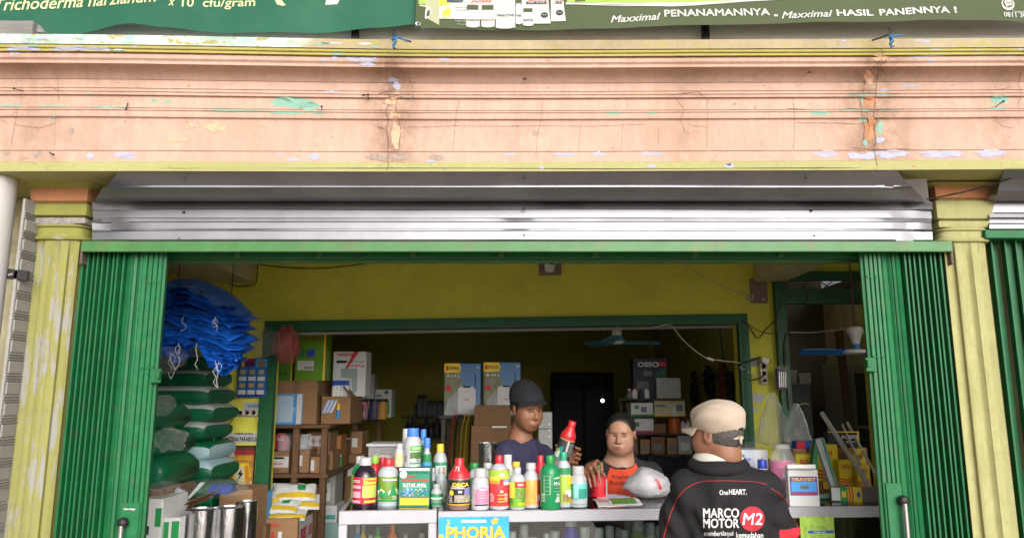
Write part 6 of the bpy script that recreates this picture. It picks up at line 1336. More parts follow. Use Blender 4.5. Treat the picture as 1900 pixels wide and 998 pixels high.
# ------------------------------------------------------------------ bottles
m_pw2 = M('bottle_white', (.43, .44, .47), .3, var=.04, sub=.15); m_frost = M('bottle_frosted', (.40, .43, .46), .3, var=.06, sub=.2); m_brown = M('bottle_brownish', (.22, .12, .11), .2, var=.1, coat=.3)
m_darkb = M('bottle_darkred', (.02, .012, .02), .15, coat=.4); m_capw = M('cap_white', (.43, .44, .45), .35, var=.03); m_capr = M('cap_red', (.50, .02, .03), .3, var=.05); m_capg = M('cap_green', (.02, .24, .06), .35); m_capb = M('cap_blue', (.06, .20, .62), .35); m_capy = M('cap_yellow', (.75, .50, .02), .35); m_capgr = M('cap_grey', (.45, .46, .46), .4)
m_gbody = M('bottle_green', (.012, .22, .075), .3, var=.06)
L = lambda n_, c_, **k: M('lab_' + n_, c_, .42, **{**dict(var=.06, vs=20), **k})
def bottle(label, u, vt, wpx, style='std', vb=None, Y=None, zb=None, body=None, cap=None, lab=None, lz=(.06, .62), capr=.5, group=None, cat='bottle', shoulder=None, off=(0, 0)):
    if vb is not None:
        p = PG(u, vb, zb if zb is not None else ZT); p.y += wpx / F_PX * p.y * .5      # the front of the base is what shows
    else: p = Vector((PXZ(u, Y, zb), Y, zb))
    p.x = PXZ(u, p.y, p.z + .1)
    R = wpx / F_PX * p.y * .5 * .985; H = PZ(vt, p.y) - p.z
    o = thing('pesticide_bottle', label, cat, p, group=group)
    if style == 'std': pr = [(.84 * R, 0), (.97 * R, .012 * H), (R, .03 * H), (R, .61 * H), (.97 * R, .66 * H), (.82 * R, .74 * H), (.55 * R, .81 * H), (capr * .86 * R, .84 * H), (capr * .86 * R, .88 * H)]; cz = (.845, 1.0)
    elif style == 'round': pr = [(.84 * R, 0), (.97 * R, .012 * H), (R, .03 * H), (R, .66 * H), (.95 * R, .72 * H), (.75 * R, .80 * H), (capr * .9 * R, .845 * H), (capr * .86 * R, .88 * H)]; cz = (.85, 1.0)
    elif style == 'red': pr = [(.84 * R, 0), (.97 * R, .012 * H), (R, .03 * H), (R, .60 * H), (.96 * R, .64 * H)]; cz = None
    elif style == 'wide': pr = [(.88 * R, 0), (R, .02 * H), (R, .58 * H), (.97 * R, .62 * H), (.95 * R, .64 * H), (.97 * R, .66 * H), (.86 * R, .73 * H), (.66 * R, .78 * H), (.62 * R, .80 * H)]; cz = (.79, 1.0); capr = .68
    g = G(); g.lathe(pr, 26); g.build('body', body or m_pw2, o, smooth=45)
    if style == 'red':
        g = G(); g.lathe([(1.005 * R, .615 * H), (1.01 * R, .64 * H), (.96 * R, .69 * H), (.62 * R, .80 * H), (.46 * R, .86 * H), (.43 * R, .88 * H), (.43 * R, .985 * H), (.38 * R, 1.0 * H)], 26); g.build('shrink_cap', cap or m_capr, o, smooth=45)
    else:
        cr = capr * R
        g = G(); g.lathe([(cr, cz[0] * H), (cr * 1.02, (cz[0] + .015) * H), (cr * .98, .985 * H), (cr * .9, H)], 40, fn=lambda a, z: 1 + (.018 if int(a / (2 * math.pi) * 40 + .5) % 2 else 0)); g.build('cap', cap or m_capw, o, smooth=30)
    if lab:
        g = G(); g.lathe([(1.006 * R, lz[0] * H), (1.012 * R, (lz[0] + .004) * H), (1.012 * R, (lz[1] - .004) * H), (1.006 * R, lz[1] * H)], 30, cap=False); g.build('label', lab, o, smooth=45)
    o['r'] = R; o['h'] = H
    return o
def bp(o, a0, a1, z0, z1, mat, off=.0022, name='label_panel', shape=None):
    """printed patch on a bottle; angles in degrees from the front, heights as fractions"""
    R, H = o['r'], o['h']; n = max(3, int(abs(a1 - a0) / 8) + 2)
    def top(t): return z1 if shape is None else z0 + (z1 - z0) * shape(t)
    g = G(); g.grid(n, 3, lambda a, b: (lambda t: Vector(((R * 1.012 + off) * math.sin(t), -(R * 1.012 + off) * math.cos(t), H * (z0 + (top(a) - z0) * b))))(math.radians(a0 + (a1 - a0) * a)))
    return g.build(name, mat, o, fix=False, smooth=60)
def bt(o, s, ang, z, wdeg, hf, mat, off=.0045, bold=.03, shear=0.):
    R, H = o['r'], o['h']; rr = R * 1.012 + off
    q = text(s, .1, mat, o, (0, 0, z * H), (0, 0, math.radians(ang)), bold, shear, wrap=rr, fit=(math.radians(wdeg) * rr, hf * H)); return q
def lines(o, a0, a1, zs, mat, h=.012):
    for z in zs: bp(o, a0, a1, z, z + h, mat, .004, 'text_line')
GF = 'agrochemical bottles on the counter'
def small_print(o, a0, a1, z0, z1, n, mat, seed):
    r_ = random.Random(seed); R, H = o['r'], o['h']; g = G()
    for i in range(n):
        z = z0 + (z1 - z0) * (i + .5) / n; a = a0
        while a < a1 - 3:
            w = r_.uniform(3, 12); rr = R * 1.012 + .0012
            b_ = min(a + w, a1); A = [math.radians(a), math.radians(b_)]; hh = (z1 - z0) / n * .45
            g.add([(rr * math.sin(A[0]), -rr * math.cos(A[0]), H * z), (rr * math.sin(A[1]), -rr * math.cos(A[1]), H * z), (rr * math.sin(A[1]), -rr * math.cos(A[1]), H * (z + hh)), (rr * math.sin(A[0]), -rr * math.cos(A[0]), H * (z + hh))], [(0, 1, 2, 3)])
            a = b_ + r_.uniform(1.5, 4)
    q = g.build('small_print', mat, o, fix=False); q['kind'] = 'stuff'
# front row, left to right
b = bottle('dark bottle with red label and white cap, leftmost on the counter', 677, 848, 42, 'std', 944, body=m_darkb, cap=m_capw, lab=L('red', (.55, .03, .06)), lz=(.10, .62), capr=.52, group=GF)
bp(b, 5, 75, .48, .60, L('yel', (.80, .62, .05))); bp(b, 0, 75, .22, .46, L('ygreen', (.45, .55, .10), var=.3)); bt(b, 'Melody', 40, .55, 55, .07, m_inkr, shear=.2); bp(b, -70, -8, .40, .46, L('pink', (.75, .35, .40)), .003); bp(b, -70, -8, .22, .34, L('pink', None) if False else M('lab_pink'), .003); bp(b, -70, -8, .12, .17, M('lab_pink'), .003); bp(b, 10, 70, .125, .165, M('lab_yel'), .003); lines(b, -60, -12, (.52, .55), m_inkw)
b = bottle('white capped bottle hidden behind the dark leftmost bottle', 667, 846, 30, 'std', 936, body=m_gbody, cap=m_capw, lab=L('yg', (.3, .4, .05)), group=GF)
b = bottle('lime capped bottle behind the dark leftmost bottle', 695, 845, 26, 'std', 934, body=m_capr, cap=M('cap_lime', (.22, .50, .05), .35), group=GF)
b = bottle('bottle with red cap and green hexagon label left of the donation box', 720, 851, 39, 'round', 941, body=m_frost, cap=m_capr, lab=L('olivegreen', (.14, .25, .03)), lz=(.12, .64), capr=.5, group=GF)
bp(b, -75, 75, .12, .16, m_inkg, .003); bp(b, -75, 75, .25, .40, L('whitegreen', (.62, .66, .50)), .003, shape=lambda t: .3 + .7 * abs(math.sin(t * 6))); bp(b, 15, 60, .25, .50, m_inkg, .0035, shape=lambda t: 1 - abs(2 * t - 1))
for k, (a, z) in enumerate(((-45, .36), (-25, .22), (-60, .22), (0, .20))): bp(b, a - 14, a + 14, z, z + .14, m_inkg, .0045, 'hexagon', shape=lambda t: .5 + .5 * math.sin(math.pi * t))
bt(b, 'Kenrebell', 20, .58, 75, .05, m_inkw)
bottle('red shouldered bottle behind the hexagon label bottle', 709, 848, 30, 'red', 930, body=m_brown, lab=L('blk', (.03, .03, .03)), group=GF); bottle('red shouldered bottle behind the donation box', 746, 847, 30, 'red', 928, body=m_brown, lab=M('lab_blk'), group=GF)
# donation box
ka = carton('donation_box', 'green donation box with yellow base and crowd picture', 740, 868, 797, 941, PG(768, 941).y, .13, M('box_don', (.02, .22, .13), .4), zb=ZT + .0, c=.002); kd = DIM[ka.name]
panel(ka, 0, 1, .94, 1, m_paper); panel(ka, .05, .98, .07, .24, m_inky, .002); panel(ka, 0, 1, .245, .27, m_inkr, .002)
ptext(ka, 'Yayasan Panti Asuhan', .6, .885, .7, .05, m_ink); ptext(ka, 'Ngumi', .4, .80, .3, .06, m_inkr); ptext(ka, 'Al-Munawwarah', .52, .705, .88, .075, m_inkr); ptext(ka, 'KOTAK AMAL', .52, .575, .76, .08, m_inkw, bold=.04); panel(ka, .14, .9, .515, .523, m_inkw, .002)
rk_ = random.Random(4)
for k in range(60):
    x, z = rk_.uniform(.08, .93), rk_.uniform(.29, .46); panel(ka, x - .03, x + .03, z, z + .035, rk_.choice([M('crowd_pale', (.55, .55, .55), .5), m_inklb, M('crowd_tan', (.4, .25, .15), .5), m_inkb, m_inkg, m_inklb]), .002 + .0001 * k, 'crowd_figure')
w, h, d = kd; g = G(); g.lathe([(.018, 0), (.018, .0015)], 14); g.build('emblem', m_paper, ka, (-w * .36, -.001, h * .84), (math.pi / 2, 0, 0))
zk = ZT + h
b = bottle('large white bottle with blue cap on the donation box', 766, 794, 31, 'wide', Y=ka.location.y + .06, zb=zk, cap=m_capb, group=GF); bp(b, -10, 75, .24, .56, m_inkw, .001); bp(b, -8, 75, .42, .56, L('grass', (.10, .38, .05)), .003); bp(b, -8, 75, .24, .40, L('field', (.06, .14, .03), var=.6, vs=90), .003); lines(b, -70, -20, (.3, .36, .42, .48), m_capgr); lines(b, 5, 60, (.47, .5), m_inkw); bp(b, -10, 75, .1, .13, m_inkg, .003)
b = bottle('white bottle with pale yellow label left on the donation box', 742, 822, 19, 'wide', Y=ka.location.y + .075, zb=zk, cap=m_capw, lab=L('cream', (.50, .46, .25)), lz=(.05, .6), group=GF)
b = bottle('pale bottle behind the large white bottle', 752, 795, 20, 'wide', Y=ka.location.y + .24, zb=ZT, cap=m_capw, body=L('palegreen', (.5, .52, .4)), group=GF)
b = bottle('slim bottle with blue cap half hidden by the large white bottle', 784, 796, 14, 'std', Y=ka.location.y + .28, zb=ZT, cap=m_capb, capr=.75, lab=L('green', (.03, .22, .08)), lz=(.5, .78), group=GF)
b = bottle('clear bottle with blue cap and green label right of the donation box', 791, 812, 17, 'std', Y=ka.location.y + .20, zb=ZT, cap=m_capb, capr=.72, lab=M('lab_green'), lz=(.62, .75), group=GF); bp(b, -60, 60, .5, .62, m_inklb)
b = bottle('round bottle with yellow cap standing back on the counter', 816, 823, 26, 'round', Y=4.12, zb=ZT, cap=m_capy, lab=L('tealgreen', (.03, .22, .13)), lz=(.35, .66), body=m_frost, capr=.5, group=GF); bp(b, -30, 60, .40, .6, m_paper); bp(b, 10, 50, .42, .58, L('tan', (.4, .3, .12)), .003)
b = bottle('small green label bottle with white cap beside the donation box', 811, 897, 22, 'std', 940, cap=m_capw, lab=M('lab_green'), lz=(.06, .58), capr=.62, group=GF); bp(b, -60, 60, .34, .42, m_inkw, .003); lines(b, -50, 50, (.2, .25, .3), m_inkw, .008)
b = bottle('silver clear bottle behind the small green label bottle', 818, 866, 18, 'std', 932, cap=m_capgr, body=m_frost, lab=L('silver', (.35, .4, .38)), group=GF); b = bottle('second silver bottle beside the donation box', 803, 868, 16, 'std', 930, cap=m_capgr, body=m_frost, lab=L('darkgreen', (.04, .12, .07)), group=GF)
b = bottle('brown bottle with black gold label and marked red shoulder', 852, 849, 40, 'red', 947, body=m_brown, lab=L('black', (.02, .018, .02)), lz=(.10, .585), group=GF)
bp(b, -80, 80, .10, .13, L('gold', (.45, .28, .03)), .003); bp(b, -80, -70, .1, .585, M('lab_gold'), .003); bt(b, 'ORCA', 12, .50, 85, .075, m_inky, bold=.05); bp(b, -48, -24, .30, .40, m_inky, .004, shape=lambda t: .6 + .4 * math.sin(math.pi * t)); bp(b, 0, 18, .34, .38, m_inkw, .004); lines(b, -40, 30, (.42, .45), m_inkw, .012); bp(b, 30, 75, .2, .44, L('purple', (.2, .18, .35), var=.4, vs=50), .003); bp(b, -20, 70, .16, .3, L('collage', (.3, .27, .2), var=.8, vs=90), .0035); bt(b, '75', -10, .80, 34, .09, m_inkw, off=-.012 * 1, bold=.0, shear=.2)
bottle('green capped bottle between the gold label and pink label bottles', 880, 858, 22, 'std', 930, cap=m_capg, capr=.7, body=m_frost, lab=L('g2', (.05, .25, .08)), group=GF)
b = bottle('white bottle with pink label', 891, 868, 32, 'wide', 947, group=GF); bp(b, -28, 60, .17, .56, L('pinkpanel', (.72, .20, .33)), .003, shape=lambda t: .75 + .25 * math.sin(math.pi * t)); lines(b, -20, 45, (.30, .36, .42), M('lab_pink'), .014); bt(b, 'FOSTIN', 18, .50, 40, .05, m_inkw); lines(b, -75, -35, (.2, .26, .32, .38, .44, .5), m_capgr, .012); bp(b, -30, 60, .12, .15, m_ink, .003)
bottle('white capped bottle between the pink label and red green bottles', 905, 858, 22, 'std', 932, cap=m_capw, capr=.7, group=GF)
b = bottle('tall bottle with red cap and red green label', 926, 844, 36, 'round', 946, body=m_frost, cap=m_capr, lab=L('redgreen', (.62, .04, .05)), lz=(.07, .74), capr=.42, group=GF)
bp(b, -88, 88, .62, .735, L('lime', (.30, .48, .05)), .003); bp(b, -88, 88, .54, .62, L('limeyel', (.60, .52, .05)), .0028); bp(b, -88, 88, .48, .54, L('orange', (.68, .24, .04)), .0026); bp(b, 15, 88, .46, .60, m_inkw, .004, shape=lambda t: .4 + .6 * t); bt(b, 'KAU', 52, .54, 50, .07, m_inkb, shear=.2); bp(b, 5, 25, .46, .57, m_capr, .005); bp(b, 5, 30, .62, .68, m_inkw, .004); bp(b, 8, 24, .32, .36, m_inkw, .004); lines(b, -5, 40, (.15, .20, .27), M('lab_limeyel'), .015)
bottle('white bottle with dotted film behind the tall red green bottle', 942, 843, 21, 'wide', 930, body=M('dotted_white', (.55, .56, .57), .4, var=.5, vs=120), cap=M('dotted_white'), group=GF)
bottle('yellow capped bottle behind the lime label bottle', 958, 856, 18, 'std', 930, cap=m_capy, capr=.75, group=GF)
b = bottle('slim bottle with lime label and red flash', 960, 866, 29, 'round', 946, cap=m_capw, lab=L('limelab', (.17, .42, .04)), lz=(.06, .67), capr=.46, group=GF); bp(b, -70, -20, .28, .66, L('yell', (.62, .58, .06)), .0025); bp(b, -15, 80, .53, .66, m_capr, .003); bt(b, 'MESA', 22, .595, 45, .05, m_inkw, shear=.3); bp(b, -10, 75, .27, .50, L('leaves', (.16, .26, .05), var=.7, vs=100), .003); lines(b, 5, 60, (.12, .15), m_inky, .018)
b = bottle('white bottle with orange swirl label', 985, 858, 30, 'std', 943, cap=m_capw, lab=L('orng', (.72, .33, .07), var=.25, vs=40), lz=(.09, .63), capr=.6, group=GF); bp(b, 45, 89, .09, .63, L('maroon', (.35, .03, .04)), .003); bp(b, 55, 80, .16, .3, m_inkw, .004)
bottle('red shouldered bottle behind the orange swirl bottle', 1003, 844, 28, 'red', 932, body=m_brown, lab=L('mix', (.30, .22, .12), var=.6, vs=50), group=GF)
b = bottle('big plain green bottle with white line print', 1021, 844, 37, 'round', 946, body=m_gbody, cap=m_capg, capr=.42, group=GF); bp(b, -40, -38, .28, .62, m_inkw, -.0, 'frame_line'); bp(b, -5, -3, .28, .62, m_inkw, 0, 'frame_line'); lines(b, -40, -5, (.28, .35, .42, .49, .55, .62), m_capgr, .006); bt(b, 'M-6', 40, .49, 40, .055, m_inkw, off=.001); bp(b, 18, 60, .57, .66, L('palem', (.45, .6, .5)), .0005, shape=lambda t: .2 + .3 * t); lines(b, 18, 60, (.40, .45, .34), m_capgr, .008); bp(b, 25, 65, .14, .24, m_capgr, .0005, shape=lambda t: math.sin(math.pi * min(1, t + .1)))
b = bottle('white bottle with teal cap and lime fruit label', 1046, 838, 27, 'round', 942, body=m_pw2, cap=M('cap_teal', (.03, .30, .18), .35), lab=L('lime2', (.35, .50, .07)), lz=(.08, .58), capr=.46, group=GF); bp(b, -89, 89, .60, .72, M('lab_green'), .001); bp(b, 30, 85, .42, .56, m_inky, .003); bt(b, 'A', 48, .50, 14, .06, m_inkg); bp(b, 40, 85, .1, .2, M('lab_orange'), .003, shape=lambda t: .6 + .4 * math.sin(math.pi * t)); bp(b, -10, 30, .12, .25, L('fruit', (.3, .18, .08), var=.8, vs=80), .003); bp(b, 10, 60, .2, .32, m_paper, .0025)
b = bottle('white bottle with turquoise label at the right end of the row', 1073, 864, 32, 'wide', 942, cap=m_capw, lab=L('turq', (.13, .50, .48)), lz=(.2, .58), group=GF); bp(b, -2, 55, .24, .46, L('dteal', (.02, .25, .16)), .003); bp(b, -75, -35, .2, .58, L('gteal', (.06, .22, .10)), .003); lines(b, 2, 50, (.28, .33, .38, .43), M('lab_turq'), .008); bp(b, -40, -5, .24, .56, L('turq2', (.28, .62, .60)), .0025); lines(b, -70, 60, (.08,), M('lab_gteal'), .012)
# held red bottle on the counter
rbz = PG(1104, 922)
hb_ = bottle('red can with green cap under the man\'s hand', 1110, 862, 30, 'std', 923, body=M('can_red', (.50, .015, .03), .35), cap=m_capg, capr=.45, group=GF, lab=L('redl', (.55, .02, .035)), lz=(.03, .60)); bp(hb_, 50, 89, .05, .58, m_capgr, .003)
# clear plastic tub behind
tub = carton('plastic_tub', 'clear plastic tub with papers behind the left bottles', 682, 824, 752, 905, 4.02, .2, M('tub_clear', (.5, .5, .52), .25, alpha=.35), 'tub', zb=ZT); kd = DIM[tub.name]
g = G(); w, h, d = kd; g.box((-w / 2 - .01, -.01, h - .012), (w / 2 + .01, d + .01, h + .004), .004); g.build('rim', M('tub_grey', (.35, .35, .36), .4), tub)
g = G(); g.box((-w * .42, .01, .004), (w * .1, d - .02, h * .8), .003); g.build('papers', M('paper_tan', (.42, .33, .27), .7), tub); g = G(); g.box((w * .12, .01, .004), (w * .45, d - .02, h * .7), .003); g.build('blue_packet', m_inklb, tub)
# leaflet packet and white shopping bag
lf = thing('seed_leaflet', 'white and green foil packet lying flat on the counter', 'packet', PG(1145, 932))
c0, c1, c2_, c3 = PG(1110, 941), PG(1192, 936), PG(1180, 924), PG(1098, 927)
def lf_fn(a, b): q = (c0 * (1 - a) + c1 * a) * (1 - b) + (c3 * (1 - a) + c2_ * a) * b; return q + Vector((0, 0, .012 * math.sin(math.pi * b) * (1 - .5 * a) + .004 + .003 * nz(a * 5, b * 5)))
g = G(); g.slab(14, 8, lf_fn, (0, 0, -.003)); world_child(g.build('pouch', m_pw), lf)
g = G(); g.grid(8, 6, lambda a, b: lf_fn(.35 + .55 * a, .1 + .75 * b) + Vector((0, 0, .002))); world_child(g.build('green_print', L('melon', (.08, .25, .03), var=.7, vs=60)), lf)
g = G(); g.grid(5, 5, lambda a, b: lf_fn(.05 + .25 * a, .3 + .4 * b) + Vector((0, 0, .002))); world_child(g.build('red_print', L('rosy', (.55, .25, .25), var=.3)), lf)
g = G(); c = PG(1155, 925); g.slab(6, 6, lambda a, b: PG(1108 + 62 * a, 926 - 8 * b) + Vector((0, 0, .004 + .002 * math.sin(a * 4))), (0, 0, -.002)); tag(g.build('paper_sheet', M('paper_lilac', (.5, .46, .6), .6)), 'pale lilac paper sheet behind the foil packet', 'paper')
m_bagw = M('bag_white', (.37, .36, .38), .4, var=.06, sub=.2, bump=.5, bs=14); cB = PG(1206, 926)
def bagfn(a, b):
    th, ph = a * 2 * math.pi, b * math.pi; d = Vector((math.sin(ph) * math.cos(th), math.sin(ph) * math.sin(th), -math.cos(ph)))
    k = 1 + .10 * nz(d.x * 2 + 3, d.y * 2, d.z * 2) + .10 * abs(nz(d.x * 5, d.y * 5, d.z * 5)) + .04 * nz(d.x * 14, d.y * 14, d.z * 14)
    z = d.z * .075 * k; z = max(z, -.062); peak = .02 * math.exp(-((d.x + .15) / .35) ** 2) * max(0, d.z)
    return Vector((d.x * .125 * k, d.y * .09 * k, .063 + z * (1 - .45 * max(0, -d.x) ** 2) + peak))
wbag = thing('shopping_bag', 'white plastic shopping bag with red patch on the counter', 'bag', (cB.x, cB.y + .09, ZT)); g = G(); g.grid(48, 28, bagfn); g.build('film', m_bagw, wbag, fix=False, smooth=50)
g = G(); g.grid(5, 8, lambda a, b: (lambda q: q + Vector((q.x, q.y, q.z - .06)).normalized() * .002)(bagfn(.79 + .02 * a + .03 * b, .66 - .22 * b))); g.build('red_patch', m_capr, wbag, fix=False, smooth=60)
# ------------------------------------------------------------------ inside the showcases
GI = 'bottles inside the showcases'
zs = ZT - .36
IN = [(950, 985, 22, 3.80, m_capw, m_pw2, 'cup stack behind the poster edge'), (972, 972, 24, 3.92, m_capw, m_frost, 'low white jar by the poster'), (990, 996, 18, 3.78, m_capw, m_pw2, 'small white jar low in front'), (1014, 988, 16, 3.86, m_capw, m_pw2, 'small pale jar right of the poster'), (1030, 984, 26, 3.90, m_capgr, m_frost, 'grey lidded jar left of the blue bottle'),
      (1086, 976, 26, 3.80, m_capw, m_pw2, 'white bottle right of the blue bottle'), (1100, 976, 22, 3.92, m_capw, m_pw2, 'second white bottle behind it'), (1112, 978, 24, 3.80, m_capw, m_pw2, 'third white bottle in the case'), (1132, 974, 24, 3.86, m_capw, m_frost, 'fourth frosted bottle in the case'), (1150, 978, 22, 3.94, m_capw, m_pw2, 'fifth white bottle deep in the case'), (1160, 982, 24, 3.80, m_capw, M('dotted_white'), 'short dotted bottle in front'), (1186, 958, 34, 3.86, M('dotted_white'), L('greenish', (.35, .38, .2)), 'tall dotted bottle with green label'), (1168, 962, 24, 3.98, m_capw, m_pw2, 'pale bottle behind the tall dotted one'), (1208, 968, 26, 3.82, m_capw, M('dotted_white'), 'dotted bottle beside the customer'), (1224, 975, 24, 3.9, m_capw, m_pw2, 'last white bottle beside the customer')]
for u, vt, w, Y, cp, bd_, lb in IN: bottle(lb + ' inside the middle showcase', u, vt, w, 'wide' if w > 20 else 'std', Y=Y, zb=zs, cap=cp, body=bd_, capr=.8, group=GI)
b = bottle('blue bottle with white cap inside the middle showcase', 1060, 957, 34, 'std', Y=3.84, zb=zs, cap=m_capw, body=M('bottle_blue', (.05, .05, .42), .3), capr=.6, group=GI)
for k, (u, vt, w, cp, bd_, lb) in enumerate(((662, 972, 18, m_capw, m_inklb, 'light blue'), (672, 974, 16, m_capw, m_inky, 'yellow'), (700, 978, 22, m_capg, M('cap_lime'), 'lime green'), (727, 972, 24, M('cap_orange', (.70, .17, .03), .4), M('cap_orange'), 'orange'), (752, 990, 18, m_capw, m_frost, 'frosted'), (782, 988, 26, m_capgr, m_frost, 'grey'), (686, 992, 18, m_capw, m_pw2, 'white'))):
    bottle(lb + ' bottle inside the left showcase', u, vt, w, 'std', Y=3.86 + .04 * (k % 2), zb=zs + .006, cap=cp, body=bd_, capr=.4, group=GI)
for k, (u, w, h0) in enumerate(((960, .09, .05), (1110, .12, .04), (1140, .1, .06))):
    g = G(); g.box((-w / 2, 0, 0), (w / 2, .03, h0), .004); tag(g.build('folded_leaflet', m_capgr, None, (PXZ(u, 4.02, zs), 4.02, zs), (-.3, 0, .2 * k)), ('folded grey leaflet behind the poster', 'grey slotted leaflet behind the white bottles', 'second grey leaflet behind the white bottles')[k] + ' inside the middle showcase', 'leaflet')
# posters on the glass
def glasspost(name, label, u0, v0, u1, v1, mat, line_off=.012):
    a = PG(u0, 948 - (u0 - 813) * .0127); k = A1 + dirv * ((PXZ(u0, a.y, ZT) - A1.x) / dirv.x) - nrm_ * line_off; e = A1 + dirv * ((PXZ(u1, a.y, ZT) - A1.x) / dirv.x) - nrm_ * line_off
    w = (e - k).length; z1 = PZ(v0, k.y); z0 = PZ(v1, k.y)
    g = G(); g.box((0, -.002, 0), (w, 0, z1 - z0)); o = tag(g.build(name, mat, None, (k.x, k.y, z0), (0, 0, math.atan2(dirv.y, dirv.x))), label, 'poster'); return o, w, z1 - z0
m_sky = L('posterblue', (.02, .32, .68), var=.35, vs=6)
po, pw_, ph = glasspost('blue_poster', 'bright blue poster with golden capitals on the showcase', 815, 959, 944, 1040, m_sky)
def q3(o, pts, mat, off): g = G(); g.add([(x, -off, z) for x, z in pts], [tuple(range(len(pts)))]); return g.build('printed_panel', mat, o, fix=False)
text('PHORIA', .1, m_inkr, po, (pw_ * .53, -.0035, ph * .62), (math.pi / 2, 0, 0), .04, fit=(pw_ * .86, ph * .30)); text('PHORIA', .1, M('gold_print', (.85, .48, .03), .4), po, (pw_ * .525, -.005, ph * .635), (math.pi / 2, 0, 0), .03, fit=(pw_ * .85, ph * .29))
q3(po, [(pw_ * x, ph * z) for x, z in ((.33, .87), (.66, .87), (.68, .90), (.66, .93), (.33, .93), (.31, .90))], m_inkw, .004); text('mbcid seed care', .1, m_ink, po, (pw_ * .495, -.0055, ph * .90), (math.pi / 2, 0, 0), .0, fit=(pw_ * .3, ph * .035))
for pts in (((.74, .9), (.80, .98), (.85, .95), (.82, .84), (.76, .82)), ((.09, .75), (.13, .88), (.11, .97), (.15, .9), (.14, .8)), ((.0, .6), (.05, .62), (.08, .5), (.0, .48)), ((.86, .5), (.92, .56), (.95, .5))): q3(po, [(pw_ * x, ph * z) for x, z in pts], M('confetti', (.80, .40, .06), .4), .0045)
rp, rw, rh = glasspost('rice_poster', 'rice field poster with blue bar on the right showcase', 1480, 958, 1545, 1040, L('rice', (.33, .52, .08), var=.5, vs=30))
q3(rp, [(rw * x, rh * z) for x, z in ((.22, .62), (.98, .62), (.98, .68), (.22, .68))], m_inkb, .003); text('Produk Lain', .1, m_inkw, rp, (rw * .55, -.0045, rh * .65), (math.pi / 2, 0, 0), .02, fit=(rw * .35, rh * .04)); q3(rp, [(0, rh * .0), (rw, 0), (rw, rh * .45), (0, rh * .4)], L('rice2', (.20, .40, .05), var=.5, vs=30), .0028)

# ------------------------------------------------------------------ goods on the right showcase
YRR = PG(1540, 915).y
wbx = carton('white_blue_box', 'white box with red figure and blue jar lid beside the customer', 1366, 834, 1428, 885, 4.12, .16, M('box_paleblue', (.52, .56, .66), .4), zb=ZT, rz=.15); panel(wbx, .55, .98, .02, .98, m_paper); panel(wbx, 0, 0, 0, 0, m_inkr, .003, pts=[(.65, .3), (.72, .75), (.80, .85), (.88, .6), (.90, .35), (.8, .42)]); panel(wbx, 0, 1, 0, .3, m_inkb, .002); panel(wbx, .16, .24, .7, .9, m_inkg, .003); ptext(wbx, 'MULYA', .34, .8, .2, .06, m_inkb)
bottle('white bottle with wide blue lid beside the white blue box', 1416, 852, 24, 'wide', Y=3.98, zb=ZT, cap=M('lid_blue', (.02, .05, .40), .35), group=GF)
pj = thing('pink_jar', 'clear jar of pink sachets with pink label', 'jar', (PXZ(1459, 3.98, ZT), 4.0, ZT)); R_ = .063; Hj = PZ(824, 3.98) - ZT
g = G(); g.lathe([(R_ * .9, 0), (R_, .01), (R_, Hj * .78), (R_ * .7, Hj * .9), (R_ * .62, Hj * .93)], 26); g.build('plastic_body', m_clear, pj, smooth=45); g = G(); g.lathe([(R_ * .66, Hj * .92), (R_ * .66, Hj)], 24); g.build('lid', M('lid_clear', (.6, .6, .58), .3, alpha=.6), pj, smooth=40)
g = G(); g.lathe([(R_ * 1.01, Hj * .38), (R_ * 1.01, Hj * .70)], 26, cap=False); q = g.build('pink_label', L('pinkjar', (.70, .22, .38)), pj, smooth=45); g = G(); g.lathe([(R_ * .86, .008), (R_ * .9, .02), (R_ * .9, Hj * .34), (R_ * .5, Hj * .4)], 20, fn=lambda a, z: 1 + .06 * math.sin(a * 7 + z * 90)); g.build('sachets', L('sachets', (.35, .10, .16), var=.8, vs=70), pj, smooth=45)
pj['r'] = R_; pj['h'] = Hj; bp(pj, 25, 60, .55, .68, m_paper, .002); bp(pj, -25, 0, .42, .50, m_paper, .002); lines(pj, -40, 10, (.6,), m_inkw, .012)
tx = carton('white_display_box', 'white box with open flap and blue purple label at the counter edge', 1464, 871, 1519, 939, PG(1490, 939).y, .05, m_hc, zb=ZT, rz=-.04, c=.002); panel(tx, .04, .96, .30, .82, M('print_violet', (.12, .06, .25), .4)); panel(tx, .08, .92, .40, .68, m_inklb, .003); ptext(tx, 'TRAYSIT', .5, .74, .82, .08, m_inky, .004); panel(tx, .38, .66, .48, .58, m_bgrey2, .004); lines_ = panel(tx, .1, .9, .33, .36, m_inkr, .004)
w, h, d = DIM[tx.name]; g = G(); g.box((-w / 2 - .004, -.03, 0), (w / 2 - .01, .012, .022), .004); q = g.build('open_flap', m_hc, tx, (-.006, 0, h), (-.25, 0, 0))
m_yb = M('box_bdi', (.62, .47, .02), .4, var=.1)
YBX = [(1478, 842, 1508, 898, 4.18, 'yellow seed box half hidden by the pink jar'), (1512, 824, 1556, 905, 4.22, 'tall yellow seed box behind the green folder'), (1557, 853, 1584, 903, 4.14, 'yellow seed box with red stripes in the middle'), (1585, 832, 1608, 905, 4.22, 'yellow seed box leaning near the gate'), (1590, 862, 1616, 903, 4.12, 'small yellow green seed box near the gate')]
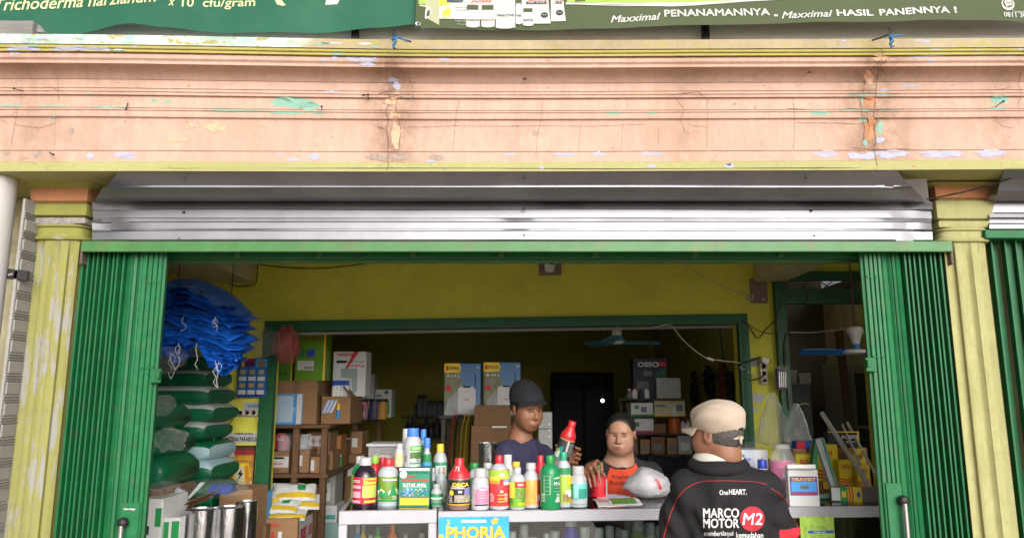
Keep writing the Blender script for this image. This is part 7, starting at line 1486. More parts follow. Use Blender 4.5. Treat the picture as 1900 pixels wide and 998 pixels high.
for k, (u0, v0, u1, v1, Y, lb) in enumerate(YBX):
    o = carton('seed_box', lb, u0, v0, u1, v1, Y, .06, m_yb, zb=ZT, c=.002, rz=.06 * (k - 2), group='yellow seed boxes on the right showcase'); panel(o, 0, 1, 0, .28, m_card_dk if k in (1, 2) else m_inkg); ptext(o, 'BDI', .5, .82, .5, .1, m_inkr)
    for q in range(3): panel(o, 0, 0, 0, 0, m_inkr, .003, pts=[(.0, .34 + .07 * q), (.5, .30 + .07 * q), (1, .40 + .07 * q), (1, .43 + .07 * q), (.5, .33 + .07 * q), (0, .37 + .07 * q)])
    panel(o, .3, .7, .12, .26, m_inky, .003)
bkx = carton('black_box', 'black box with white capitals and yellow border by the tubes', 1536, 800, 1594, 830, 4.3, .06, m_ink, zb=PZ(830, 4.3)); panel(bkx, 0, 1, .94, 1, m_inky); panel(bkx, .95, 1, 0, 1, m_inky, .002); ptext(bkx, 'ABEDIN', .68, .66, .5, .22, m_inkw); ptext(bkx, '20 GR', .72, .36, .3, .1, m_inkw)
stx = carton('brown_carton', 'brown carton supporting the black box', 1500, 830, 1612, 905, 4.3, .12, m_card, zb=ZT, zt=bkx.location.z)
lb_ = carton('long_box', 'long grey box with yellow and green front lying on the counter', 1546, 903, 1640, 931, PG(1600, 932).y + .02, .05, M('box_taupe', (.16, .13, .11), .6), zb=ZT, rz=-.22, c=.002); panel(lb_, 0, .16, .08, .92, m_paper); panel(lb_, .16, .30, .0, 1, m_inkg, .002); panel(lb_, .30, .56, 0, 1, m_yb, .002); panel(lb_, .19, .27, .3, .7, m_inky, .003)
for q in range(2): panel(lb_, 0, 0, 0, 0, m_inkr, .003, pts=[(.31 + .05 * q, .02), (.335 + .05 * q, .02), (.36 + .05 * q, .5), (.335 + .05 * q, .98), (.31 + .05 * q, .98), (.335 + .05 * q, .5)])
panel(lb_, 0, 0, 0, 0, m_inkb, .003, pts=[(.46, .5), (.5, .75), (.54, .5), (.5, .25)])
fo = thing('green_folder', 'bent green cardboard sleeve standing like a tent', 'folder', PG(1535, 925))
a, b, c = P(1508, 905, 4.05), P(1513, 815, 4.05), P(1553, 912, 3.95)
g = G(); g.extrude([a, P(1506, 870, 4.05), b, P(1518, 818, 4.05), P(1516, 905, 4.05)], (0, .04, 0)); world_child(g.build('upright_flap', M('folder_green', (.02, .16, .07), .5)), fo)
g = G(); g.extrude([b, P(1527, 812, 4.03), P(1556, 908, 3.96), P(1546, 914, 3.96)], (0, .03, 0)); world_child(g.build('slanted_flap', M('folder_grey', (.28, .30, .31), .5)), fo)
g = G(); g.extrude([P(1525, 813, 4.025), P(1529, 812, 4.025), P(1558, 908, 3.955), P(1554, 911, 3.955)], (0, .034, 0)); world_child(g.build('green_edge', M('folder_green')), fo)
tr_ = thing('green_tray', 'pale green plastic tray lying under the folder', 'tray', PG(1540, 925)); g = G(); c = PG(1538, 926); g.box((c.x - .07, c.y, ZT + .0005), (c.x + .09, c.y + .1, ZT + .022), .008); world_child(g.build('tray', M('tray_green', (.16, .30, .24), .4)), tr_)
tr2 = thing('grey_tray', 'grey paper pile behind the green tray', 'papers', PG(1538, 912)); g = G(); c = PG(1538, 917); g.box((c.x - .08, c.y, ZT + .0005), (c.x + .07, c.y + .1, ZT + .05), .006); world_child(g.build('pile', m_capgr), tr2)
# long tubes leaning
m_tube = M('clear_tube', (.55, .57, .55), .12, alpha=.45, spec=.9)
for k, (u0, v0, u1, v1, Y0, Y1, r, lb) in enumerate(((1615, 905, 1525, 766, 3.98, 4.3, .014, 'thick clear tube with red tip leaning left'), (1605, 880, 1563, 788, 4.1, 4.35, .008, 'thin clear tube behind the thick one'), (1625, 880, 1572, 784, 4.1, 4.38, .008, 'thin tube leaning beside the gate'))):
    a, b = P(u0, v0, Y0), P(u1, v1, Y1); a.z = max(a.z, ZT + .002); o = thing('clear_tube', lb, 'tube', a); g = G(); g.tube([a, a.lerp(b, .5), b], r, 12); world_child(g.build('tube', m_tube, smooth=50), o)
    if k == 0: g = G(); g.tube([a.lerp(b, .05), a.lerp(b, .5)], r * .6, 10); world_child(g.build('contents', M('tube_tan', (.35, .30, .14), .5)), o); g = G(); g.tube([a.lerp(b, .50), a.lerp(b, .54)], r * .65, 10); world_child(g.build('red_tip', m_capr), o)
    else: g = G(); g.tube([a.lerp(b, .1), a.lerp(b, .9)], r * .5, 8); world_child(g.build('contents', M('tube_grey', (.3, .3, .26), .5)), o)
pbag('clear_bag', 'crumpled grey plastic behind the white blue box', (PXZ(1398, 4.2, ZT + .3), 4.3, PZ(838, 4.3)), .09, .06, .05, 51, mat=m_film2)
carton('brown_carton', 'plain carton behind the white blue box', 1375, 850, 1432, 900, 4.3, .1, m_card_dk, zb=ZT, zt=PZ(850, 4.3))
rb2 = carton('red_blue_pack', 'flat red and blue pack on the cartons behind the jar', 1478, 818, 1530, 832, 4.28, .08, m_inkb, zb=PZ(832, 4.28)); panel(rb2, .0, .3, 0, 1, m_inkr); carton('brown_carton', 'low carton carrying the red blue pack', 1474, 832, 1499, 900, 4.26, .1, m_card, zb=ZT, zt=rb2.location.z)

for k, o in enumerate([q for q in S.objects if q.name.startswith('pesticide_bottle') and q.get('group') == GF]):
    hasl = any(c.name.startswith('label') for c in o.children)
    if not hasl: continue
    for a0, a1 in ((-58, -30), (34, 60)):
        small_print(o, a0, a1, .14, .30, 5, m_inkw if k % 2 else m_ink, k)
# ------------------------------------------------------------------ people: smooth bodies from blended volumes
class Vol:
    """a body as blended capsules and ellipsoids; mesh() gives one closed surface"""
    def __init__(s): s.p = []
    def ell(s, c, r, k=.02, op='u', xf=None, rot=None):
        Rm = (rot.to_matrix() if rot is not None else Matrix.Identity(3)); c = Vector(c)
        if xf is not None: c = xf @ c; Rm = xf.to_3x3().normalized() @ Rm; r = tuple(q * xf.to_scale()[0] for q in r)
        s.p.append(('e', np.array(c), np.array(Rm), np.array(r, float), k, op, float(max(r)))); return s
    def cap(s, a, b, ra, rb=None, k=.02, op='u', xf=None):
        a, b = Vector(a), Vector(b); rb = ra if rb is None else rb
        if xf is not None: a, b = xf @ a, xf @ b; ra *= xf.to_scale()[0]; rb *= xf.to_scale()[0]
        s.p.append(('c', np.array(a), np.array(b), (ra, rb), k, op, max(ra, rb))); return s
    def chain(s, pts, rs, k=.015, op='u', xf=None):
        for i in range(len(pts) - 1): s.cap(pts[i], pts[i + 1], rs[i], rs[i + 1], k, op, xf)
        return s
    def plane(s, pt, n, k=.004, xf=None):
        """keep only the side the normal points away from"""
        pt, n = Vector(pt), Vector(n).normalized()
        if xf is not None: pt = xf @ pt; n = xf.to_3x3() @ n
        s.p.append(('h', np.array(pt), np.array(n), None, k, 'i', 0)); return s
    def bounds(s):
        lo, hi = np.full(3, 9e9), np.full(3, -9e9)
        for q in s.p:
            if q[5] != 'u': continue
            if q[0] == 'e': e = np.sqrt(((q[2] * q[3]) ** 2).sum(1)); lo = np.minimum(lo, q[1] - e); hi = np.maximum(hi, q[1] + e)
            else:
                for c in (q[1], q[2]): lo = np.minimum(lo, c - q[6]); hi = np.maximum(hi, c + q[6])
        return lo, hi
    def mesh(s, h, wrinkle=None):
        lo, hi = s.bounds(); lo = lo - 4 * h; n = np.ceil((hi + 4 * h - lo) / h).astype(int) + 1
        f = np.full(n, .25, np.float32); ax = [lo[i] + h * np.arange(n[i]) for i in range(3)]
        for q in s.p:
            k = q[4]
            if q[0] == 'h': sl = (slice(None),) * 3
            else:
                if q[0] == 'e': e = np.sqrt(((q[2] * q[3]) ** 2).sum(1)); a, b = q[1] - e, q[1] + e
                else: a, b = np.minimum(q[1], q[2]) - q[6], np.maximum(q[1], q[2]) + q[6]
                m = k + 5 * h; i0 = np.clip(np.floor((a - m - lo) / h).astype(int), 0, n); i1 = np.clip(np.ceil((b + m - lo) / h).astype(int) + 1, 0, n)
                if (i1 <= i0).any(): continue
                sl = tuple(slice(i0[i], i1[i]) for i in range(3))
            X, Y, Z = (ax[0][sl[0]][:, None, None], ax[1][sl[1]][None, :, None], ax[2][sl[2]][None, None, :])
            if q[0] == 'e':
                c, Rm, r = q[1], q[2], q[3]; dx, dy, dz = X - c[0], Y - c[1], Z - c[2]
                l = [(dx * Rm[0, i] + dy * Rm[1, i] + dz * Rm[2, i]) / r[i] for i in range(3)]
                k0 = np.sqrt(l[0] ** 2 + l[1] ** 2 + l[2] ** 2); k1 = np.sqrt((l[0] / r[0]) ** 2 + (l[1] / r[1]) ** 2 + (l[2] / r[2]) ** 2) + 1e-9
                d = k0 * (k0 - 1) / k1
            elif q[0] == 'c':
                a, b = q[1], q[2]; ab = b - a; L2 = max(1e-12, (ab ** 2).sum())
                t = np.clip(((X - a[0]) * ab[0] + (Y - a[1]) * ab[1] + (Z - a[2]) * ab[2]) / L2, 0, 1)
                d = np.sqrt((X - a[0] - t * ab[0]) ** 2 + (Y - a[1] - t * ab[1]) ** 2 + (Z - a[2] - t * ab[2]) ** 2) - (q[3][0] + (q[3][1] - q[3][0]) * t)
            else: d = (X - q[1][0]) * q[2][0] + (Y - q[1][1]) * q[2][1] + (Z - q[1][2]) * q[2][2]
            g0 = f[sl]
            if q[5] == 'u': hh = np.clip(.5 + .5 * (g0 - d) / k, 0, 1); f[sl] = g0 + (d - g0) * hh - k * hh * (1 - hh)
            else:
                if q[5] == 's': d = -d
                hh = np.clip(.5 - .5 * (g0 - d) / k, 0, 1); f[sl] = g0 + (d - g0) * hh + k * hh * (1 - hh)
        if wrinkle is not None: f = f + wrinkle(ax[0][:, None, None], ax[1][None, :, None], ax[2][None, None, :]).astype(np.float32)
        return nets(f, lo, h)
def nets(f, lo, h):
    sg = f < 0; n = f.shape
    c = [slice(0, -1), slice(1, None)]
    cnt = sum(sg[c[i], c[j], c[k]].astype(np.int8) for i in (0, 1) for j in (0, 1) for k in (0, 1))
    I = np.argwhere((cnt > 0) & (cnt < 8)); idm = np.full(tuple(x - 1 for x in n), -1, np.int64); idm[I[:, 0], I[:, 1], I[:, 2]] = np.arange(len(I))
    acc = np.zeros((len(I), 3)); num = np.zeros(len(I))
    for ax_ in range(3):
        o = [x for x in range(3) if x != ax_]
        for a in (0, 1):
            for b in (0, 1):
                p = np.zeros(3, int); p[o[0]], p[o[1]] = a, b; q = p.copy(); q[ax_] = 1
                P0, P1 = I + p, I + q; f0, f1 = f[tuple(P0.T)], f[tuple(P1.T)]; m = (f0 < 0) != (f1 < 0)
                t = np.where(m, f0 / np.where(m, f0 - f1, 1), 0); pos = P0 + t[:, None] * (P1 - P0); acc[m] += pos[m]; num[m] += 1
    V = lo + h * acc / num[:, None]
    F = []
    for ax_ in range(3):
        u, v = [(1, 2), (2, 0), (0, 1)][ax_]
        s0 = [slice(1, -1)] * 3; s0[ax_] = slice(0, -1); s1 = list(s0); s1[ax_] = slice(1, None)
        a, b = sg[tuple(s0)], sg[tuple(s1)]
        E = np.argwhere(a != b); st_ = a[tuple(E.T)]
        off = np.array([1, 1, 1]); off[ax_] = 0; E = E + off
        du, dv = np.zeros(3, int), np.zeros(3, int); du[u] = 1; dv[v] = 1
        q = np.stack([idm[tuple((E - du - dv).T)], idm[tuple((E - dv).T)], idm[tuple(E.T)], idm[tuple((E - du).T)]], 1)
        q[~st_] = q[~st_][:, ::-1]; F.append(q)
    return V, np.concatenate(F)
def vmesh(name, VF, mats, parent, matfn=None, relax=1):
    V, Fq = VF
    me = bpy.data.meshes.new(name); me.vertices.add(len(V)); me.vertices.foreach_set('co', V.astype(np.float32).ravel())
    me.loops.add(Fq.size); me.loops.foreach_set('vertex_index', Fq.astype(np.int32).ravel()); me.polygons.add(len(Fq)); me.polygons.foreach_set('loop_start', np.arange(0, Fq.size, 4, dtype=np.int32))
    for m in (mats if isinstance(mats, (list, tuple)) else [mats]): me.materials.append(m)
    if matfn is not None: me.polygons.foreach_set('material_index', matfn(V[Fq].mean(1)).astype(np.int32))
    me.update(calc_edges=True); me.shade_smooth()
    o = link(name, me)
    return world_child(o, parent)
from mathutils.bvhtree import BVHTree
def bvh_of(VF): return BVHTree.FromPolygons([tuple(v) for v in VF[0]], [tuple(int(i) for i in q) for q in VF[1]])
def sines(seed, amp, base):
    r = np.random.RandomState(seed); D = r.normal(size=(7, 3)); D /= np.linalg.norm(D, axis=1)[:, None]; ph = r.uniform(0, 6, 7); fr = base * (1 + 1.6 * r.uniform(size=7))
    def fn(X, Y, Z):
        w = .03 * np.sin(X * 17 + Y * 11) + .03 * np.sin(Z * 13 + X * 7)
        return sum(amp / 4 * np.sin(fr[i] * (X * D[i, 0] + Y * D[i, 1] + Z * D[i, 2] + w) + ph[i]) for i in range(7))
    return fn
def head_xf(c, yaw, pitch, roll=0., sc=1.0):
    """head looking along -Y, then turned; yaw + = to the viewer's right, pitch + = down"""
    return Matrix.Translation(c) @ Matrix.Rotation(yaw, 4, 'Z') @ Matrix.Rotation(pitch, 4, 'X') @ Matrix.Rotation(roll, 4, 'Y') @ Matrix.Scale(sc, 4)
def add_head(V, X, fat=1.0, ears=True, sc=1.0, brow=1.0):
    """all sizes in metres in the head's own frame"""
    def E(c, r, k=.02, op='u', rot=None): V.ell(c, tuple(q * sc for q in r), k, op, X, rot)
    def C(a, b, ra, rb, k=.01, op='u'): V.cap(a, b, ra * sc, rb * sc, k, op, X)
    E((0, .018, .035), (.074 * fat, .094, .086), .03); E((0, -.028, -.028), (.066 * fat, .064, .084), .045)
    E((0, -.055, -.092), (.036 * fat, .030, .026), .035)
    for s_ in (-1, 1):
        E((s_ * .040 * fat, -.056, -.034), (.028, .026, .030), .035); E((s_ * .042 * fat, -.012, -.066), (.017, .036, .024), .05)
    C((-.034, -.083 + .006 * (1 - brow), .022), (.034, -.083 + .006 * (1 - brow), .022), .011, .011, .018)
    E((0, -.052, .046), (.058, .036, .042), .03)
    for s_ in (-1, 1): E((s_ * .031, -.103, .001), (.018, .016, .011), .014, 's')
    C((0, -.088, .010), (0, -.109, -.028), .0075, .0115, .012); E((0, -.108, -.031), (.0125, .011, .009), .008)
    for s_ in (-1, 1): E((s_ * .0125, -.099, -.034), (.008, .010, .007), .008)
    E((0, -.088, -.068), (.028, .014, .018), .018); E((0, -.1015, -.0645), (.021, .006, .0045), .006); E((0, -.1005, -.0735), (.018, .0065, .0055), .006)
    E((0, -.104, -.069), (.022, .004, .0012), .003, 's')
    if ears:
        for s_ in (-1, 1):
            rt = Matrix.Rotation(s_ * .35, 3, 'Z').to_quaternion() @ Matrix.Rotation(-.2, 3, 'X').to_quaternion()
            E((s_ * .080 * fat, .014, -.008), (.007, .019, .033), .006, rot=rt); E((s_ * .088 * fat, .010, -.004), (.006, .010, .017), .006, 's', rot=rt)
def face_bits(root, VF, X, browm, lipm, sc=1.0, down=True, moust=None, lines_=None):
    B = bvh_of(VF); d = (X.to_3x3() @ Vector((0, 1, 0))).normalized()
    def S_(x, z, off=.0006):
        o = X @ Vector((x, -.25, z)); h = B.ray_cast(o, d); return (h[0] - d * off) if h[0] is not None else X @ Vector((x, -.1, z))
    for s_ in (-1, 1):
        g = G(); g.tube([S_(s_ * (.013 + .006 * i), .0225 + .003 * math.sin(i * .5) - .0009 * i, -.0004) for i in range(7)], [.0022, .003, .0033, .0032, .0028, .002, .001], 6); world_child(g.build('eyebrow', browm, smooth=60), root)
        g = G(); g.tube([S_(s_ * (.019 + .004 * i), .0005 - .0026 * math.sin(i / 6 * math.pi) * (1 if down else -.3), -.0002) for i in range(7)], [.001, .0024, .0032, .0034, .0031, .0023, .001], 6); world_child(g.build('eyelashes', M('lash_dark', (.012, .008, .007), .5), smooth=60), root)
        g = G(); g.tube([S_(s_ * (.020 + .0035 * i), .0095 - .0015 * abs(i - 3) * .8, -.001) for i in range(7)], .0009, 5); world_child(g.build('eyelid_crease', M('crease_brown', (.12, .05, .03), .7), smooth=60), root)
    for z0, up, nm in ((-.0655, 1, 'upper_lip'), (-.0735, 0, 'lower_lip')):
        g = G(); g.tube([S_(-.021 + .007 * i, z0 + (.0012 * math.cos((i - 3) * 1.1) if up else .0015 * abs(i - 3) * .5), -.0012) for i in range(7)], [.001, .0026, .0034, .0036, .0034, .0026, .001], 8); world_child(g.build(nm, lipm, smooth=60), root)
    for s_ in (-1, 1):
        g = G(); g.sphere(S_(s_ * .008, -.0395, -.0012), .0024, 8, 6); world_child(g.build('nostril', M('crease_brown'), smooth=60), root)
    if lines_:
        for s_ in (-1, 1):
            g = G(); g.tube([S_(s_ * (.019 + .0016 * i), -.032 - .0062 * i, -.0009) for i in range(6)], [.0005, .0012, .0014, .0014, .001, .0005], 5); world_child(g.build('cheek_fold', lines_, smooth=60), root)
            g = G(); g.tube([S_(s_ * (.022 + .0045 * i), -.0125 - .0012 * math.sin(i / 5 * math.pi), -.0008) for i in range(6)], [.0004, .001, .0012, .0012, .001, .0004], 5); world_child(g.build('under_eye_fold', lines_, smooth=60), root)
    if moust:
        g = G(); g.tube([S_(-.022 + .0055 * i, -.054 - .0012 * abs(i - 4), -.0008) for i in range(9)], [.0006, .0014, .002, .002, .0014, .002, .002, .0014, .0006], 6); world_child(g.build('moustache', moust, smooth=60), root)
def hand(V, wrist, palm, knuckles, tips, r=.0085, thumb=None, mids=None):
    V.chain([wrist, palm], [.023, .026], .02)
    for i, (kn, tp) in enumerate(zip(knuckles, tips)):
        V.cap(palm, kn, .020, .013, .012); m = mids[i] if mids else (Vector(kn) + Vector(tp)) / 2
        V.chain([kn, m, tp], [r * 1.12, r, r * .85], .004)
    if thumb: V.chain(thumb, [r * 1.5, r * 1.25, r * .95][:len(thumb)], .008)

m_skin1 = M('skin_brown', (.245, .110, .060), .5, var=.10, vs=30, sub=.12, bump=.12, bs=160); m_skin2 = M('skin_tan', (.36, .195, .125), .5, var=.07, vs=25, sub=.15, bump=.08, bs=160); m_skin3 = M('skin_dark_tan', (.235, .105, .060), .55, var=.12, vs=30, sub=.1, bump=.15, bs=160)
m_hair = M('hair_black', (.010, .009, .009), .5, var=.3, vs=120, bump=.12, bs=150, stretch=(3, 1, .4)); m_hairg = M('hair_greying', (.06, .055, .05), .6, var=.7, vs=160, bump=.5, bs=220, stretch=(1, 1, .3))
m_lip1 = M('lip_brown', (.19, .07, .05), .45); m_lip2 = M('lip_rose', (.30, .05, .06), .4)
m_tsh = M('shirt_navy', (.028, .026, .062), .9, var=.15, vs=6); m_trou = M('trousers_dark', (.02, .02, .025), .9); m_capn = M('cap_navy_cloth', (.012, .012, .017), .9, var=.2, vs=8); m_shoe = M('sandal_dark', (.02, .015, .012), .7)

def legs(V, hipL, hipR, zfloor, x, y, k=1.0):
    for hp, sx in ((hipL, -1), (hipR, 1)):
        kn = Vector((hp[0] + sx * .01, hp[1] - .02, (hp[2] + zfloor) * .52)); an = Vector((hp[0] + sx * .01, hp[1] + .02, zfloor + .075))
        V.chain([hp, kn, an], [.085 * k, .058 * k, .040 * k], .03)
def feet(root, hips, zf, fwd):
    for hp in hips:
        g = G(); g.sphere((hp[0], hp[1] + fwd * .05 + .02, zf + .036), .05, 14, 8, (.95, 2.4, .72)); world_child(g.build('shoe', m_shoe, smooth=60), root)

# ---------------- the man behind the counter
def man():
    root = thing('person', 'man in dark cap and navy shirt inspecting a bottle behind the counter', 'person', (PX(975, 830, 4.4), 4.42, ZF))
    X = head_xf(P(977, 757, 4.36), math.radians(32), math.radians(12), math.radians(-4), 1.03)
    V = Vol(); add_head(V, X, .94)
    nb = P(965, 815, 4.42); V.chain([X @ Vector((0, .03, -.05)), X @ Vector((0, .035, -.10)), nb], [.050, .048, .058], .03)
    sR, sL = P(938, 840, 4.33), P(1007, 846, 4.50); mid_ = (sR + sL) / 2
    ch = mid_ + Vector((0, .02, -.12)); be = mid_ + Vector((0, .03, -.38)); hpv = Vector((mid_.x, mid_.y + .02, ZF + .82))
    V.chain([nb, mid_ + Vector((0, .01, -.03))], [.062, .085], .05)
    yaw = Matrix.Rotation(math.radians(24), 3, 'Z').to_quaternion()
    V.ell(ch, (.145, .10, .17), .06, rot=yaw); V.ell(be, (.13, .10, .20), .06, rot=yaw); V.ell(hpv, (.15, .11, .13), .06, rot=yaw)
    V.cap(sR, mid_, .052, .07, .05); V.cap(sL, mid_, .052, .07, .05)
    eR = P(952, 915, 4.20); wR = P(1080, 886, 4.06); V.chain([sR, eR], [.052, .040], .03); V.chain([eR, eR.lerp(wR, .35), wR], [.040, .038, .026], .02)
    kn = [P(1108, 856, 4.04), P(1102, 863, 4.03), P(1095, 870, 4.03), P(1090, 878, 4.04)]; tips = [P(1117, 873, 3.99), P(1113, 893, 3.97), P(1105, 901, 3.965), P(1096, 903, 3.975)]
    mids = [P(1116, 860, 4.0), P(1110, 874, 3.985), P(1101, 882, 3.975), P(1093, 888, 3.985)]
    hand(V, wR, P(1095, 868, 4.07), kn, tips, .0088, [P(1096, 872, 4.07), P(1112, 872, 4.09), P(1122, 882, 4.07)], mids)
    eL = P(1040, 935, 4.52); wL = P(1050, 882, 4.22); V.chain([sL, eL], [.05, .040], .03); V.chain([eL, wL], [.04, .026], .02)
    YB2 = 4.10
    knL = [P(1066, 838, YB2 + .055), P(1067, 847, YB2 + .055), P(1065, 855, YB2 + .055), P(1061, 862, YB2 + .055)]; tL = [P(1068.5, 830, YB2 - .025), P(1069.5, 841, YB2 - .03), P(1068, 849, YB2 - .03), P(1064, 857, YB2 - .025)]; mL = [P(1075, 833, YB2 + .015), P(1076, 843, YB2 + .015), P(1074, 851, YB2 + .015), P(1070, 859, YB2 + .015)]
    hand(V, wL, P(1056, 856, YB2 + .075), knL, tL, .0088, [P(1048, 852, YB2 + .07), P(1036, 838, YB2 + .04), P(1033, 826, YB2 + .0)], mL)
    hl, hr = hpv + Vector((-.08, 0, -.04)), hpv + Vector((.08, .03, -.04)); legs(V, hl, hr, ZF, 0, 0)
    VF = V.mesh(.0045); vmesh('body', VF, m_skin1, root)
    face_bits(root, VF, X, m_hair, m_lip1, lines_=M('fold_brown', (.15, .065, .035), .7))
    T = Vol(); T.ell(ch, (.158, .115, .18), .06, rot=yaw); T.ell(be, (.15, .12, .22), .06, rot=yaw); T.chain([nb + Vector((0, 0, -.035)), mid_ + Vector((0, .01, -.03))], [.072, .098], .06)
    T.cap(sR, mid_, .062, .082, .05); T.cap(sL, mid_, .062, .082, .05); T.chain([sR, sR.lerp(eR, .62)], [.062, .064], .03); T.chain([sL, sL.lerp(eL, .6)], [.062, .062], .03)
    d_ = (eR - sR).normalized(); T.ell(nb + Vector((.018, -.055, .052)), (.064, .085, .060), .008, 's'); T.ell(sR.lerp(eR, .86), (.07, .07, .05), .006, 's')
    vmesh('shirt', T.mesh(.007, sines(3, .006, 38)), m_tsh, root)
    Q = Vol(); legs(Q, hl, hr, ZF, 0, 0, 1.25); Q.ell(hpv, (.165, .125, .14), .05, rot=yaw); vmesh('trousers', Q.mesh(.010), m_trou, root); feet(root, (hl, hr), ZF, -1)
    Hh = Vol(); Hh.ell((0, .022, .012), (.0785, .097, .080), .02, xf=X); Hh.ell((0, -.085, -.02), (.075, .085, .13), .01, 's', X); Hh.ell((0, .03, -.085), (.09, .12, .05), .01, 's', X)
    for s_ in (-1, 1): Hh.ell((s_ * .085, .012, -.012), (.02, .022, .036), .004, 's', X)
    vmesh('hair', Hh.mesh(.004), m_hair, root)
    Cp = Vol(); Cp.ell((0, .006, .050), (.091, .116, .090), .02, xf=X); Cp.ell((0, .030, .090), (.076, .085, .066), .03, xf=X); Cp.plane((0, 0, .036), (0, -.20, -1), .004, X)
    vmesh('cap_crown', Cp.mesh(.004, sines(8, .002, 60)), m_capn, root)
    bv = X.to_3x3()
    def brim(a, b):
        t = (a - .5) * 2 * 1.15; r = .106 + .062 * b * (1 - .28 * abs(t)); x, y = math.sin(t) * .086 * (1 + .10 * b), .006 - math.cos(t) * r
        return X @ Vector((x, y, .056 + .004 * (1 - abs(t) / 1.15) - .004 * b - .020 * t * t * b))
    g = G(); g.slab(18, 7, brim, (0, 0, .004)); world_child(g.build('cap_brim', m_capn, smooth=50), root)
    g = G(); g.sphere(X @ Vector((0, .03, .150)), .006, 8, 6, (1, 1, .5)); world_child(g.build('cap_button', m_capn, smooth=60), root)
    return root
man()
# bottle in his left hand
def held_bottle():
    a, b = P(1037, 866, 4.10), P(1063, 781, 4.06); ax_ = (b - a); H = ax_.length; R = .041
    o = thing('pesticide_bottle', 'tilted bottle with red shoulder held up by the man in the cap', 'bottle', a); o.rotation_euler = ax_.to_track_quat('Z', 'Y').to_euler()
    o.rotation_euler = (Matrix.Rotation(math.atan2(ax_.x, ax_.z), 4, 'Y') @ Matrix.Rotation(math.atan2(-ax_.y, math.hypot(ax_.x, ax_.z)), 4, 'X')).to_euler()
    pr = [(.84 * R, 0), (.97 * R, .012 * H), (R, .03 * H), (R, .62 * H), (.96 * R, .66 * H)]
    g = G(); g.lathe(pr, 28); g.build('body', M('bottle_clearbrown', (.30, .26, .25), .15, coat=.4), o, smooth=45)
    g = G(); g.lathe([(1.02 * R, .63 * H), (1.03 * R, .66 * H), (.98 * R, .72 * H), (.62 * R, .82 * H), (.52 * R, .86 * H), (.5 * R, .88 * H), (.5 * R, .985 * H), (.42 * R, H)], 28); g.build('shrink_cap', m_capr, o, smooth=45)
    g = G(); g.lathe([(1.006 * R, .17 * H), (1.012 * R, .175 * H), (1.012 * R, .61 * H), (1.006 * R, .615 * H)], 28, cap=False); g.build('label', L('charcoal', (.045, .04, .055)), o, smooth=45)
    o['r'] = R; o['h'] = H; bp(o, -85, -15, .18, .48, L('tealpanel', (.02, .26, .19)), .003, shape=lambda t: .6 + .4 * t); bp(o, -80, -30, .22, .36, m_paper, .004, shape=lambda t: .5 + .5 * t); bt(o, 'ORCA', -50, .36, 38, .07, m_inky); bp(o, -89, 89, .60, .615, L('gold', None) if False else M('lab_gold'), .002); bp(o, -89, 89, .17, .185, M('lab_gold'), .002); bp(o, 5, 20, .2, .6, m_capgr, .0025); lines(o, 24, 75, (.3, .34, .38, .42, .46, .5, .54), m_capgr, .008)
held_bottle()

